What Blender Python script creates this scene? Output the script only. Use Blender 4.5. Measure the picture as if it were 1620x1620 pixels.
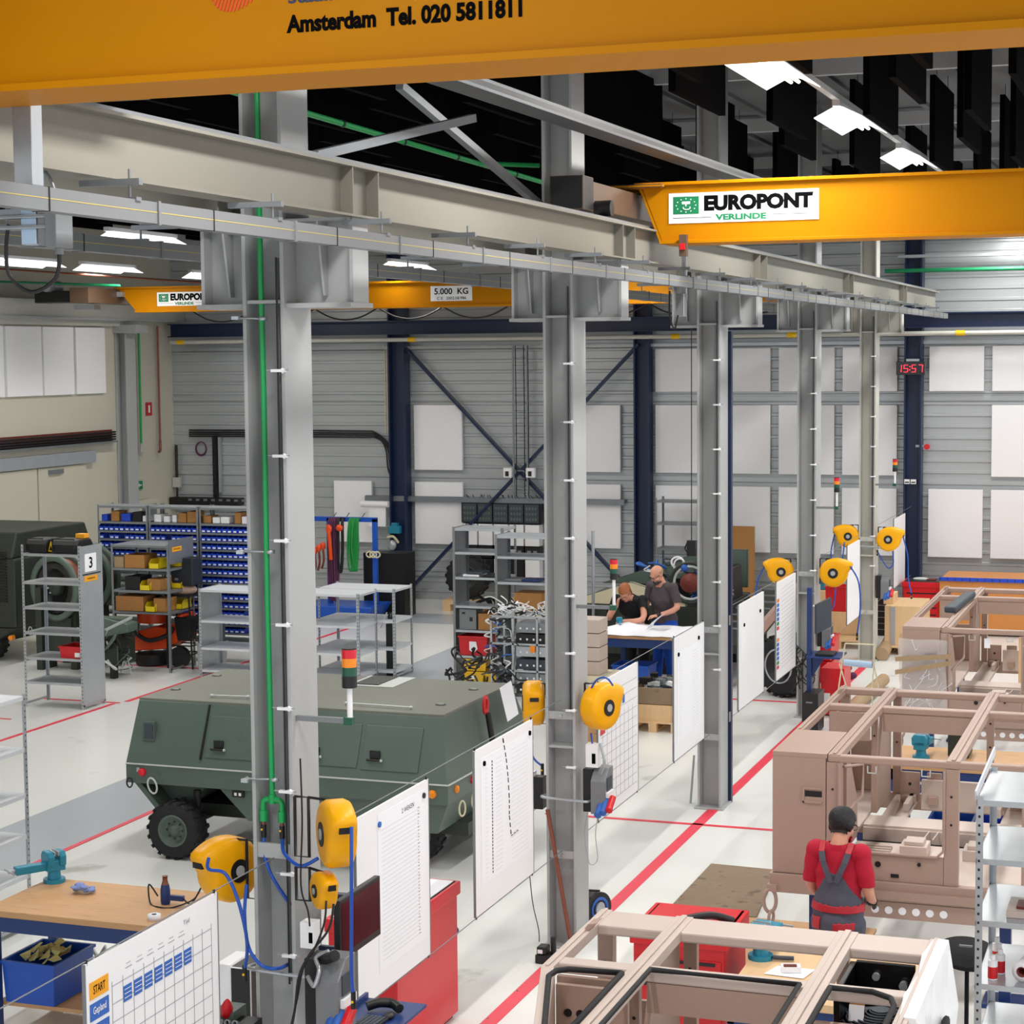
import bpy, bmesh, math, random
from math import sin, cos, pi, sqrt, radians as RD
from mathutils import Vector as V, Matrix as MX
for o in list(bpy.data.objects): bpy.data.objects.remove(o)
SC = bpy.context.scene
COL = SC.collection
rnd = random.Random(5)
# ---------------------------------------------------------------- camera
YAW, PIT, ROL, FPX, CH = -.3401, -.0811, -.0090, 3062.1, 4.68
def _basis():
    cy, sy = cos(YAW), sin(YAW)
    f = V((sy*cos(PIT), cy*cos(PIT), sin(PIT))); r = V((cy, -sy, 0)); u = r.cross(f)
    c, s = cos(ROL), sin(ROL)
    return c*r+s*u, -s*r+c*u, f
CR, CU, CF = _basis()
CAM = V((0, 0, CH))
cd = bpy.data.cameras.new('camera'); cam = bpy.data.objects.new('camera', cd); COL.objects.link(cam)
cd.sensor_width = 36; cd.sensor_fit = 'HORIZONTAL'; cd.lens = FPX/1620*36; cd.clip_end = 200
cam.matrix_world = MX((( CR.x, CU.x, -CF.x, 0), (CR.y, CU.y, -CF.y, 0), (CR.z, CU.z, -CF.z, CH), (0, 0, 0, 1)))
SC.camera = cam
def at(px, py, x=None, y=None, z=None):
    """world point of a measured position on a known plane of the hall"""
    d = CF+(px-810)/FPX*CR-(py-810)/FPX*CU
    t = (z-CH)/d.z if z is not None else (y/d.y if y is not None else x/d.x)
    return CAM+t*d
# ---------------------------------------------------------------- world, lights, exposure
w = bpy.data.worlds.new('World'); SC.world = w; w.use_nodes = True
bg = w.node_tree.nodes['Background']; bg.inputs[0].default_value = (.93, .96, 1, 1); bg.inputs[1].default_value = .9
SC.view_settings.view_transform = 'Standard'; SC.view_settings.look = 'None'
SC.view_settings.gamma = 1; SC.view_settings.exposure = 0.5; SC.view_settings.use_curve_mapping = False
LAMPW = 66
def area(name, loc, sx, sy, power, parent=None, col=(1, .985, .96)):
    l = bpy.data.lights.new(name, 'AREA'); l.shape = 'RECTANGLE'; l.size = sx; l.size_y = sy; l.energy = power; l.color = col
    o = bpy.data.objects.new(name, l); COL.objects.link(o); o.location = loc
    if parent: o.parent = parent
    return o
# ---------------------------------------------------------------- materials
def lin(h):
    h = h.lstrip('#'); r = []
    for i in (0, 2, 4):
        c = int(h[i:i+2], 16)/255; r.append(c/12.92 if c <= .04045 else ((c+.055)/1.055)**2.4)
    return (*r, 1)
MT = {}
def mat(name, hexc, rough=.5, metal=0, var=.06, scale=6, bump=0, emit=0, alpha=1, coat=0, spots=None, stretch=(1, 1, 1), spec=.5):
    m = bpy.data.materials.new(name); m.use_nodes = True; nt = m.node_tree; b = nt.nodes['Principled BSDF']
    c = lin(hexc); tc = nt.nodes.new('ShaderNodeTexCoord'); mp = nt.nodes.new('ShaderNodeMapping'); mp.inputs['Scale'].default_value = stretch
    nt.links.new(tc.outputs['Object'], mp.inputs[0])
    n = nt.nodes.new('ShaderNodeTexNoise'); n.inputs['Scale'].default_value = scale; n.inputs['Detail'].default_value = 5
    nt.links.new(mp.outputs[0], n.inputs['Vector'])
    mx = nt.nodes.new('ShaderNodeMix'); mx.data_type = 'RGBA'
    mx.inputs[6].default_value = tuple(max(0, k*(1-var)) for k in c[:3])+(1,); mx.inputs[7].default_value = tuple(min(1, k*(1+var)) for k in c[:3])+(1,)
    nt.links.new(n.outputs[0], mx.inputs[0]); out = mx.outputs[2]
    if spots:
        n2 = nt.nodes.new('ShaderNodeTexNoise'); n2.inputs['Scale'].default_value = spots[1]; n2.inputs['Detail'].default_value = 8
        nt.links.new(mp.outputs[0], n2.inputs['Vector'])
        rp = nt.nodes.new('ShaderNodeValToRGB'); rp.color_ramp.elements[0].position = spots[2]; rp.color_ramp.elements[1].position = min(1, spots[2]+.08)
        nt.links.new(n2.outputs[0], rp.inputs[0])
        m2 = nt.nodes.new('ShaderNodeMix'); m2.data_type = 'RGBA'; m2.inputs[7].default_value = lin(spots[0])
        nt.links.new(rp.outputs[0], m2.inputs[0]); nt.links.new(out, m2.inputs[6]); out = m2.outputs[2]
    nt.links.new(out, b.inputs['Base Color'])
    b.inputs['Specular IOR Level'].default_value = spec; b.inputs['Roughness'].default_value = rough; b.inputs['Metallic'].default_value = metal
    if coat: b.inputs['Coat Weight'].default_value = coat; b.inputs['Coat Roughness'].default_value = .15
    if bump:
        bp = nt.nodes.new('ShaderNodeBump'); bp.inputs['Strength'].default_value = bump; bp.inputs['Distance'].default_value = .01
        nt.links.new(n.outputs[0], bp.inputs['Height']); nt.links.new(bp.outputs[0], b.inputs['Normal'])
    if emit: b.inputs['Emission Color'].default_value = c; b.inputs['Emission Strength'].default_value = emit
    if alpha < 1: b.inputs['Alpha'].default_value = alpha
    MT[name] = m; return m
mat('floor', '#E6E7E3', .22, 0, .03, .7, spots=('#BFC0B8', 1.3, .66))
mat('floor_grey', '#B4BAC0', .22, 0, .03, 2)
mat('red_tape', '#E2354B', .45, 0, .08, 5)
mat('rubber_flat', '#0A0A0C', .9, 0, .1, 5)
mat('steel_grey', '#A9ABAB', .42, 0, .05, 3)
mat('steel_cream', '#BEBDB4', .45, 0, .05, 3)
mat('girder', '#7F7C72', .45, 0, .05, 1.5)
mat('duct', '#7A7D80', .4, .1, .04, 4)
mat('yellow_line', '#C9B45A', .5)
mat('crane', '#BE7A00', .5, 0, .05, 1.2, spec=.1)
mat('crane_dark', '#5A4636', .5, 0, .2, 4)
mat('reel', '#F4AC00', .38, 0, .04, 6, spec=.3)
mat('black', '#101012', .45, 0, .2, 8)
mat('black_gloss', '#0B0B0D', .18, 0, .1, 8)
mat('rubber', '#1B1B1D', .75, 0, .2, 20, bump=.3)
mat('baffle', '#080708', .95, 0, .2, 3, spec=.04)
mat('roof', '#6E7074', .7, 0, .08, .8)
mat('roof_beam', '#C4C6C8', .5, 0, .05, 2)
mat('cladding', '#B7BCBE', .34, .35, .10, 1.5, stretch=(.4, 1, 3))
mat('navy', '#0E2246', .4, 0, .1, 3)
mat('blue_frame', '#17356F', .4, 0, .08, 4)
mat('bright_blue', '#1550B4', .4, 0, .08, 4)
mat('bin_blue', '#1644C4', .4, 0, .08, 4)
mat('hose_blue', '#1B4FB0', .35, 0, .05, 4)
mat('white', '#F0F0F2', .5, 0, .015, 3)
mat('white_gloss', '#EFEFF1', .28, 0, .01, 3)
mat('paper', '#F1F2F6', .7, 0, .015, 8)
mat('cream_wall', '#C4C0B0', .6, 0, .03, .6)
mat('cream_door', '#C4BFAE', .5, 0, .02, 1)
mat('galv', '#B5BABF', .33, .55, .10, 5)
mat('galv_perf', '#4C4E52', .45, .3, .35, 60)
mat('galv_dark', '#8B9095', .4, .6, .10, 5)
mat('shelf_white', '#D3D7DC', .4, .15, .04, 4)
mat('olive', '#53645A', .42, 0, .10, 2.2, spots=('#45534A', 3, .68))
mat('olive_lit_top', '#6E7064', .5, 0, .08, 1.5)  # olive made paler for the light falling on the trailer roof
mat('olive_dark', '#2A3128', .5, 0, .15, 3)
mat('worn', '#C6CBC6', .5, 0, .1, 10)
mat('brown', '#A98E80', .45, 0, .04, 2.5)
mat('brown_light', '#C6B5AB', .45, 0, .04, 2.5)  # pale brown parts; also the nearest cab roof, brightened for reflected light
mat('wood', '#C79A6B', .5, 0, .12, 3, stretch=(1, 8, 8), spots=('#A87C50', 5, .62))
mat('orange_wood', '#C8823F', .55, 0, .06, 3)
mat('red_can', '#B03A22', .4, 0, .05, 3)
mat('wood_pale', '#DDB98C', .6, 0, .10, 4, stretch=(8, 1, 1))
mat('plywood', '#8A765F', .75, 0, .2, 6, spots=('#6A5A49', 7, .6))
mat('card', '#A8763F', .75, 0, .1, 4)
mat('red', '#CE1420', .35, 0, .05, 3)
mat('red_dull', '#B5202C', .5, 0, .06, 4)
mat('red_shirt', '#B3062C', .8, 0, .10, 14, bump=.25)
mat('overall', '#51525F', .85, 0, .10, 18, bump=.25)
mat('shirt_dark', '#4A4146', .85, 0, .10, 16, bump=.2)
mat('shirt_black', '#0E0F11', .85, 0, .15, 16, bump=.2)
mat('jeans_blue', '#0B4FC0', .8, 0, .12, 12, bump=.2)
mat('skin', '#D79A80', .5, 0, .06, 14)
mat('hair_dark', '#131215', .6, 0, .25, 45, bump=.8)
mat('hair_red', '#A8653C', .6, 0, .25, 45, bump=.8)
mat('green_pipe', '#12994F', .35, 0, .05, 4)
mat('green', '#0F8A3A', .6, 0, .15, 12)
mat('green_sign', '#0C7A4C', .5, 0, .03, 4)
mat('copper', '#8A5140', .4, .4, .1, 4)
mat('orange', '#E2480F', .4, 0, .06, 4)
mat('orange_lamp', '#F08A10', .25, 0, .04, 4)
mat('red_lamp', '#D5122A', .25, 0, .04, 4)
mat('green_lamp', '#06503A', .25, 0, .04, 4)
mat('yellow', '#E8B90C', .45, 0, .05, 5)
mat('yellow_bin', '#E6CC18', .45, 0, .05, 5)
mat('cyan_vice', '#2488A4', .35, .1, .08, 9)
mat('ink', '#08080A', .8, 0, 0, 3, spec=.05)
mat('yellow_sign', '#F0A51C', .5, 0, .03, 3)
mat('ink_grey', '#8E9096', .6, 0, 0, 3)
mat('ink_blue', '#2E63B8', .6, 0, 0, 3)
mat('rag', '#8092C8', .9, 0, .35, 22, bump=.6)
mat('glove', '#D8CE86', .85, 0, .12, 14, bump=.4)
mat('plastic_wrap', '#ECEAEC', .1, 0, .05, 7, alpha=.38, bump=1.0)
mat('plastic_white', '#EDEDF0', .3, 0, .02, 6)
mat('screen', '#24141C', .15, 0, .1, 3)
mat('led', '#FF2030', .4, 0, 0, 3, emit=5)
mat('tube', '#FFF6E4', .4, 0, 0, 3, emit=9)
mat('glowing_reflector', '#FFFFFF', .35, 0, 0, 3, emit=.9)  # wings emit a little themselves, standing in for tube light on them
mat('camo', '#B59A88', .9, 0, .5, 18, bump=.5)
mat('rust', '#6E2A20', .5, .1, .2, 10)
mat('cream_metal', '#D9D0B0', .5, 0, .05, 5)
mat('purple', '#5B2A4C', .8, 0, .2, 14)
mat('roll_tan', '#A48B6A', .8, 0, .15, 8)
mat('foam_blue', '#A9C2DC', .5, 0, .04, 8)
mat('case', '#1B222C', .55, 0, .08, 8)
mat('slate', '#3A424C', .6, 0, .05, 8)
# ---------------------------------------------------------------- mesh helpers
ORG = {}
def setp(o, label=None, cat=None, group=None, kind=None):
    if label: o['label'] = label
    if cat: o['category'] = cat
    if group: o['group'] = group
    if kind: o['kind'] = kind
    return o
def T(name, label, cat, loc, group=None):
    o = bpy.data.objects.new(name, None); COL.objects.link(o); o.location = V(loc); o.empty_display_size = .1
    ORG[o] = V(loc); return setp(o, label, cat, group)
_txt = {}
def text_geo(s, bold):
    k = (s, bold)
    if k not in _txt:
        c = bpy.data.curves.new('t', 'FONT'); c.body = s; c.size = 1; c.offset = bold; c.resolution_u = 3; c.align_x = 'CENTER'; c.align_y = 'CENTER'
        o = bpy.data.objects.new('t', c); COL.objects.link(o); bpy.context.view_layer.update()
        me = bpy.data.meshes.new_from_object(o.evaluated_get(bpy.context.evaluated_depsgraph_get()))
        vs = [v.co.copy() for v in me.vertices]; fs = [tuple(p.vertices) for p in me.polygons]
        if vs:
            x0 = min(v.x for v in vs); x1 = max(v.x for v in vs); y0 = min(v.y for v in vs); y1 = max(v.y for v in vs)
            vs = [V(((v.x-(x0+x1)/2)/(x1-x0), (v.y-(y0+y1)/2)/(y1-y0), 0)) for v in vs]
        bpy.data.objects.remove(o); bpy.data.curves.remove(c); bpy.data.meshes.remove(me); _txt[k] = (vs, fs)
    return _txt[k]
class MB:
    def __init__(s, t=None):
        s.v = []; s.f = []; s.fm = []; s.sm = []; s.mats = []; s.cur = 0; s.X = None; s.org = ORG.get(t, V((0, 0, 0))) if t is not None else V((0, 0, 0)); s.t = t
    def m(s, name):
        if name not in s.mats: s.mats.append(name)
        s.cur = s.mats.index(name); return s
    def add(s, vs, fs, smooth=False):
        b = len(s.v)
        for v in vs:
            v = V(v)
            s.v.append(s.X @ v if s.X else v)
        for f in fs: s.f.append(tuple(b+i for i in f)); s.fm.append(s.cur); s.sm.append(smooth)
        return s
    def box(s, x0, x1, y0, y1, z0, z1):
        return s.add([(x0, y0, z0), (x1, y0, z0), (x1, y1, z0), (x0, y1, z0), (x0, y0, z1), (x1, y0, z1), (x1, y1, z1), (x0, y1, z1)],
                     [(0, 3, 2, 1), (4, 5, 6, 7), (0, 1, 5, 4), (1, 2, 6, 5), (2, 3, 7, 6), (3, 0, 4, 7)])
    def cb(s, c, sx, sy, sz, rz=0):
        M = MX.Translation(V(c)) @ MX.Rotation(rz, 4, 'Z'); a, b, d = sx/2, sy/2, sz/2
        vs = [M @ V(p) for p in [(-a, -b, -d), (a, -b, -d), (a, b, -d), (-a, b, -d), (-a, -b, d), (a, -b, d), (a, b, d), (-a, b, d)]]
        return s.add(vs, [(0, 3, 2, 1), (4, 5, 6, 7), (0, 1, 5, 4), (1, 2, 6, 5), (2, 3, 7, 6), (3, 0, 4, 7)])
    def bar(s, p, q, w, h=None, up=(0, 0, 1)):
        p, q = V(p), V(q); h = h or w; d = (q-p).normalized(); u = V(up)
        if abs(d.dot(u)) > .98: u = V((0, 1, 0))
        a = d.cross(u).normalized()*w/2; b = a.cross(d).normalized()*h/2
        vs = [p-a-b, p+a-b, p+a+b, p-a+b, q-a-b, q+a-b, q+a+b, q-a+b]
        return s.add(vs, [(0, 3, 2, 1), (4, 5, 6, 7), (0, 1, 5, 4), (1, 2, 6, 5), (2, 3, 7, 6), (3, 0, 4, 7)])
    def loft(s, rings, cap=True, smooth=True, closed=True):
        n = len(rings[0]); vs = [p for r in rings for p in r]; fs = []
        for i in range(len(rings)-1):
            for j in range(n if closed else n-1):
                k = (j+1) % n; fs.append((i*n+j, i*n+k, (i+1)*n+k, (i+1)*n+j))
        s.add(vs, fs, smooth)
        if cap:
            s.add(rings[0], [tuple(range(n))[::-1]]); s.add(rings[-1], [tuple(range(n))])
        return s
    def tube(s, pts, r, n=8, cap=True):
        pts = [V(p) for p in pts]; rings = []; u = None
        for i, p in enumerate(pts):
            d = ((pts[min(i+1, len(pts)-1)]-pts[max(i-1, 0)])).normalized()
            if u is None: u = d.orthogonal().normalized()
            else:
                u = u-d*u.dot(d)
                u = u.normalized() if u.length > 1e-4 else d.orthogonal().normalized()
            w = d.cross(u); rr = r[i] if isinstance(r, (list, tuple)) else r
            rings.append([p+rr*(cos(2*pi*k/n)*u+sin(2*pi*k/n)*w) for k in range(n)])
        return s.loft(rings, cap)
    def curve(s, pts, r, n=7, seg=6):
        return s.tube(spline(pts, seg), r, n)
    def cyl(s, p, q, r0, r1=None, n=16, cap=True):
        r1 = r0 if r1 is None else r1; p, q = V(p), V(q); d = (q-p).normalized(); u = d.orthogonal().normalized(); w = d.cross(u)
        return s.loft([[c+r*(cos(2*pi*k/n)*u+sin(2*pi*k/n)*w) for k in range(n)] for c, r in ((p, r0), (q, r1))], cap)
    def lathe(s, c, ax, prof, n=24, cap=True, smooth=True):
        c = V(c); d = V(ax).normalized(); u = V((0, 0, 1)) if abs(d.z) < .9 else V((1, 0, 0)); u = (u-d*u.dot(d)).normalized(); w = d.cross(u)
        return s.loft([[c+d*h+max(r, .0005)*(cos(2*pi*k/n)*u+sin(2*pi*k/n)*w) for k in range(n)] for r, h in prof], cap, smooth)
    def ell(s, c, a, b, d, n=14, k=9):
        c = V(c); rings = []
        for i in range(k+1):
            t = -pi/2+pi*i/k; rr = max(cos(t), .02)
            rings.append([c+V((a*rr*cos(2*pi*j/n), b*rr*sin(2*pi*j/n), d*sin(t))) for j in range(n)])
        return s.loft(rings)
    def prism(s, pts, ax, a, b):
        """polygon pts in the plane across axis ax, from a to b"""
        def P(p, t):
            return {'y': (p[0], t, p[1]), 'x': (t, p[0], p[1]), 'z': (p[0], p[1], t)}[ax]
        n = len(pts); vs = [P(p, a) for p in pts]+[P(p, b) for p in pts]
        fs = [tuple(range(n)), tuple(range(n, 2*n))[::-1]]+[(i, n+i, n+(i+1) % n, (i+1) % n) for i in range(n)]
        return s.add(vs, fs)
    def txt(s, t, c, w, h, right=(1, 0, 0), up=(0, 0, 1), bold=0.0, shear=0):
        """lettering centred on c, w wide and h high"""
        vs, fs = text_geo(t, bold); c, r, u = V(c), V(right).normalized(), V(up).normalized()
        return s.add([c+r*(v.x*w+shear*v.y*h)+u*v.y*h for v in vs], fs)
    def build(s, name, mt=None, parent=None, label=None, cat=None, group=None, kind=None, bev=0, orgc=True, ren=None):
        if mt and not s.mats: s.m(mt)
        org = s.org
        if parent is None and s.t is None and s.v and orgc:
            xs = [v.x for v in s.v]; ys = [v.y for v in s.v]; zs = [v.z for v in s.v]
            org = V(((min(xs)+max(xs))/2, (min(ys)+max(ys))/2, min(zs)))
        me = bpy.data.meshes.new(name); me.from_pydata([v-org for v in s.v], [], s.f)
        for mm in s.mats: me.materials.append(MT[mm])
        me.polygons.foreach_set('material_index', s.fm); me.polygons.foreach_set('use_smooth', s.sm)
        bm = bmesh.new(); bm.from_mesh(me); bmesh.ops.recalc_face_normals(bm, faces=bm.faces); bm.to_mesh(me); bm.free()
        o = bpy.data.objects.new(name, me); COL.objects.link(o)
        if parent is not None: o.parent = parent
        else: o.location = org
        ORG[o] = org
        if bev:
            b = o.modifiers.new('bevel', 'BEVEL'); b.width = bev; b.segments = 2; b.limit_method = 'ANGLE'; b.angle_limit = RD(40); b.material = 0 if len(s.mats) > 1 else -1
        return setp(o, label, cat, group, kind)
def spline(pts, seg=6):
    pts = [V(p) for p in pts]; out = []
    for i in range(len(pts)-1):
        a, b, c, d = pts[max(i-1, 0)], pts[i], pts[i+1], pts[min(i+2, len(pts)-1)]
        for k in range(seg):
            t = k/seg; out.append(.5*((2*b)+(-a+c)*t+(2*a-5*b+4*c-d)*t*t+(-a+3*b-3*c+d)*t**3))
    out.append(pts[-1]); return out
def copy_tree(o, loc=None, label=None, parent=None):
    c = o.copy(); COL.objects.link(c)
    if parent is not None: c.parent = parent
    if loc is not None: c.location = V(loc)
    if label: c['label'] = label
    for ch in list(o.children): copy_tree(ch, parent=c)
    return c
def rotz(c, a): return MX.Translation(V(c)) @ MX.Rotation(a, 4, 'Z')
# ---------------------------------------------------------------- the hall
LW, BW, RF = -19.36, 34.4, 7.8
MB().m('floor').box(LW-.3, 9, -3, BW+.3, -.2, 0).build('floor', kind='structure', orgc=False)
m = MB(); m.m('floor_grey').box(-11.2, -10.12, 3, 30.5, 0, .003); m.box(LW, -8, 31.2, 32.4, 0, .003)
m.build('trim_1', kind='structure', label='blue-grey painted walkway strip on the pale floor')
def tape(n, x0, x1, y0, y1, lab):
    MB().m('red_tape').box(x0, x1, y0, y1, .001, .006).build('trim_%d' % n, kind='structure', label=lab)
tape(2, -4.66, -4.55, 5, 32.6, 'long red tape line under the row of steel columns')
tape(3, -10.14, -10.08, 8, 17.6, 'red tape line along the grey walkway by the workbench')
tape(4, -13.83, -13.77, 17, 22.7, 'red tape line in front of the numbered rack')
tape(5, -6.2, -2.9, 18.44, 18.5, 'thin red tape line across the middle bay')
tape(6, -9.6, -4.9, 25.4, 25.46, 'thin red tape line near the loose tyre')
tape(7, -15.0, -13.75, 22.75, 22.8, 'short red tape line behind the numbered rack')
tape(8, -14.95, -14.5, 21.3, 21.34, 'short red tape mark in front of the numbered rack')
tape(9, -16.8, -13.6, 25.66, 25.72, 'red tape line below the dark shelf by the bins')
tape(10, -13.75, -13.68, 22.9, 31, 'red tape line running back beside the bin wall')
tape(11, -9.55, -9.2, 14.1, 14.15, 'short red tape tick by the workbench')
# back wall: horizontal profiled steel sheeting
m = MB(); m.m('cladding'); prof = []; z = 0.0
while z < RF:
    prof += [(z, 0), (z+.13, 0), (z+.145, .022), (z+.185, .022), (z+.20, 0)]; z += .20
for (za, ya), (zb, yb) in zip(prof, prof[1:]):
    m.add([(LW, BW-ya, za), (9, BW-ya, za), (9, BW-yb, zb), (LW, BW-yb, zb)], [(0, 1, 2, 3)])
m.box(LW, 9, BW+.02, BW+.2, 0, RF)
for zz in (.45, 2.36, 3.82): m.box(LW, 9, BW-.035, BW, zz, zz+.07)
m.build('wall_back', kind='structure', orgc=False)
m = MB(); m.m('cream_wall').box(LW-.25, LW, -3, BW, 0, RF)
for yy in (8.4, 14.4, 20.4, 26.4, 32.9): m.m('cream_door').box(LW-.01, LW+.004, yy, yy+.012, 0, RF)
m.m('cream_door').box(LW, LW+.004, -3, BW, 4.2, 4.212)
m.build('wall_left', kind='structure', orgc=False)
m = MB(); m.m('roof')
x = LW
while x < 9: m.box(x, x+.62, -3, BW, RF, RF+.03); m.box(x+.62, x+.7, -3, BW, RF-.05, RF+.03); x += .7
m.box(LW, 9, -3, BW, RF+.03, RF+.1); m.build('ceiling', kind='structure', orgc=False)
for i, yy in enumerate((11.5, 16.7, 20.6, 25.5, 30.5)):
    MB().m('roof_beam').box(LW, 9, yy-.05, yy+.05, RF-.22, RF-.05).build('trim_%d' % (20+i), kind='structure', label='white roof purlin across the hall, number %d from the camera' % (i+1))
# left wall doors
for n, (ya, yb) in enumerate(((27.4, 29.4), (29.45, 31.0))):
    d = MB(); d.m('cream_door').box(LW, LW+.06, ya, yb, 0, 2.74); o = d.build('door_%d' % (n+1), kind='structure', bev=.004)
    h = MB(); h.org = ORG[o]; h.m('galv_dark').box(LW+.06, LW+.1, ya+.3, ya+.75, 2.62, 2.7); h.build('door_closer', parent=o)
d = MB(); d.m('galv').box(LW, LW+.1, 26.5, 31.3, 2.76, 2.98); d.build('trim_12', kind='structure', label='grey steel rail above the cream sliding doors')
d = MB(); d.m('cream_door').box(LW, LW+.25, 32.55, 33.3, 0, 1.95); d.m('galv_dark').box(LW+.24, LW+.26, 32.65, 33.2, 0, 1.85); d.build('door_3', kind='structure')
m = MB(); m.m('steel_cream').box(LW+.0, LW+.3, -3, BW-.02, 5.42, 5.72); m.m('steel_grey').box(LW+.1, LW+.35, -3, BW-.02, 5.38, 5.42); m.m('steel_cream').box(LW, LW+.16, 24, 33, 5.28, 5.38)
m.build('crane_runway_beam', label='cream crane runway beam along the left wall', cat='beam')
def icol(m, x0, x1, y0, y1, z0, z1, t=.022, web=True):
    m.box(x0, x0+t, y0, y1, z0, z1); m.box(x1-t, x1, y0, y1, z0, z1)
    if web: m.box(x0+t, x1-t, (y0+y1)/2-t/3, (y0+y1)/2+t/3, z0, z1)
m = MB(); m.m('steel_grey'); icol(m, LW+.01, LW+.25, 32.2, 32.55, 0, 5.3); m.box(LW+.0, LW+.5, 32.15, 32.6, 5.15, 5.3)
m.build('steel_column', label='grey steel column against the cream left wall', cat='column')
# navy steelwork of the back wall
for k, (xa, xb, lab) in enumerate(((-14.53, -14.2, 'navy steel column on the back wall left of the cross bracing'), (-9.68, -9.4, 'navy steel column on the back wall right of the cross bracing'), (-4.8, -4.5, 'navy steel column on the back wall that carries the red digital clock'), (.2, .5, 'navy steel column on the back wall behind the right end of the cabs'))):
    m = MB(); m.m('navy'); icol(m, xa, xb, BW-.36, BW-.05, 0, RF-.1, .03); m.box(xa, xb, BW-.36, BW-.33, 0, .03)
    m.build('navy_column', label=lab, cat='column')
m = MB(); m.m('navy').box(LW+.2, 9, BW-.40, BW-.38, 5.08, 5.34); m.box(LW+.2, 9, BW-.52, BW-.28, 5.08, 5.1); m.box(LW+.2, 9, BW-.52, BW-.28, 5.32, 5.34)
m.build('navy_crossbeam', label='long navy steel beam across the back wall', cat='beam')
for a, b, lab in (((-14.25, 4.85), (-9.6, .12), 'navy diagonal brace falling to the right'), ((-9.6, 4.85), (-14.25, .12), 'navy diagonal brace falling to the left')):
    yy = BW-.2 if 'right' in lab else BW-.27
    MB().m('navy').bar((a[0], yy, a[1]), (b[0], yy, b[1]), .05, .13, up=(0, 1, 0)).build('diagonal_brace', label=lab+' on the back wall', cat='brace', bev=.004)
m = MB(); m.m('steel_cream').tube([(LW+.3, BW-.6, 4.98), (9, BW-.6, 4.98)], .04, 10)
m.m('yellow')
for xx in (-18.9, -14.0, -10.9, -8.9, -6.8, -3.9, -1.2, 1.5): m.tube([(xx, BW-.6, 4.98), (xx+.16, BW-.6, 4.98)], .048, 10)
m.build('pipe_run', label='pale pipe with yellow couplings below the navy beam', cat='pipe')
m = MB(); m.m('galv').box(LW+.3, 9, BW-.16, BW-.05, 4.80, 4.86); m.build('cable_tray', label='thin grey cable tray high on the back wall', cat='tray')
m = MB(); m.m('galv_dark').box(-15.1, -9.9, BW-.22, BW-.05, 1.93, 2.0); m.box(-15.1, -9.9, BW-.24, BW-.22, 1.9, 1.98); m.build('cable_tray', label='grey cable tray above the electric panels on the back wall', cat='tray')
# acoustic boards
def board(x0, x1, z0, z1, lab, grp):
    return MB().m('white').box(x0, x1, BW-.13, BW-.045, z0, z1).build('wall_board', label=lab, cat='board', group=grp, bev=.006)
def ordn(i): return ('first', 'second', 'third', 'fourth', 'fifth', 'sixth', 'seventh', 'eighth', 'ninth', 'tenth', 'eleventh', 'twelfth')[i]
low = [(-15.8, -15.0), (-14.1, -13.12), (-11.05, -10.0), (-9.33, -8.35), (-8.2, -7.21), (-7.05, -6.06), (-5.91, -4.95), (-4.4, -3.47), (-3.33, -2.3)]
mid = low[1:7]+[(-3.33, -2.3)]
top = low[3:]
for i, (a, b) in enumerate(low): board(a, b, 1.08, 2.27, 'white wall board in the lowest row, %s from the left' % ordn(i), 'white boards in the lowest row')
for i, (a, b) in enumerate(mid): board(a, b, 2.5, 3.74, 'white wall board in the middle row, %s from the left' % ordn(i), 'white boards in the middle row')
for i, (a, b) in enumerate(top): board(a, b, 3.98, 4.76, 'white wall board in the highest row, %s from the left' % ordn(i), 'white boards in the highest row')
for i, (a, b) in enumerate(((27.3, 28.5), (28.58, 29.66), (29.72, 30.7), (30.78, 31.78))):
    MB().m('white').box(LW, LW+.06, a, b, 4.03, 5.25).build('wall_board', label='white board high on the cream left wall, %s from the left' % ordn(i), cat='board', group='white boards on the left wall', bev=.005)
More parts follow.
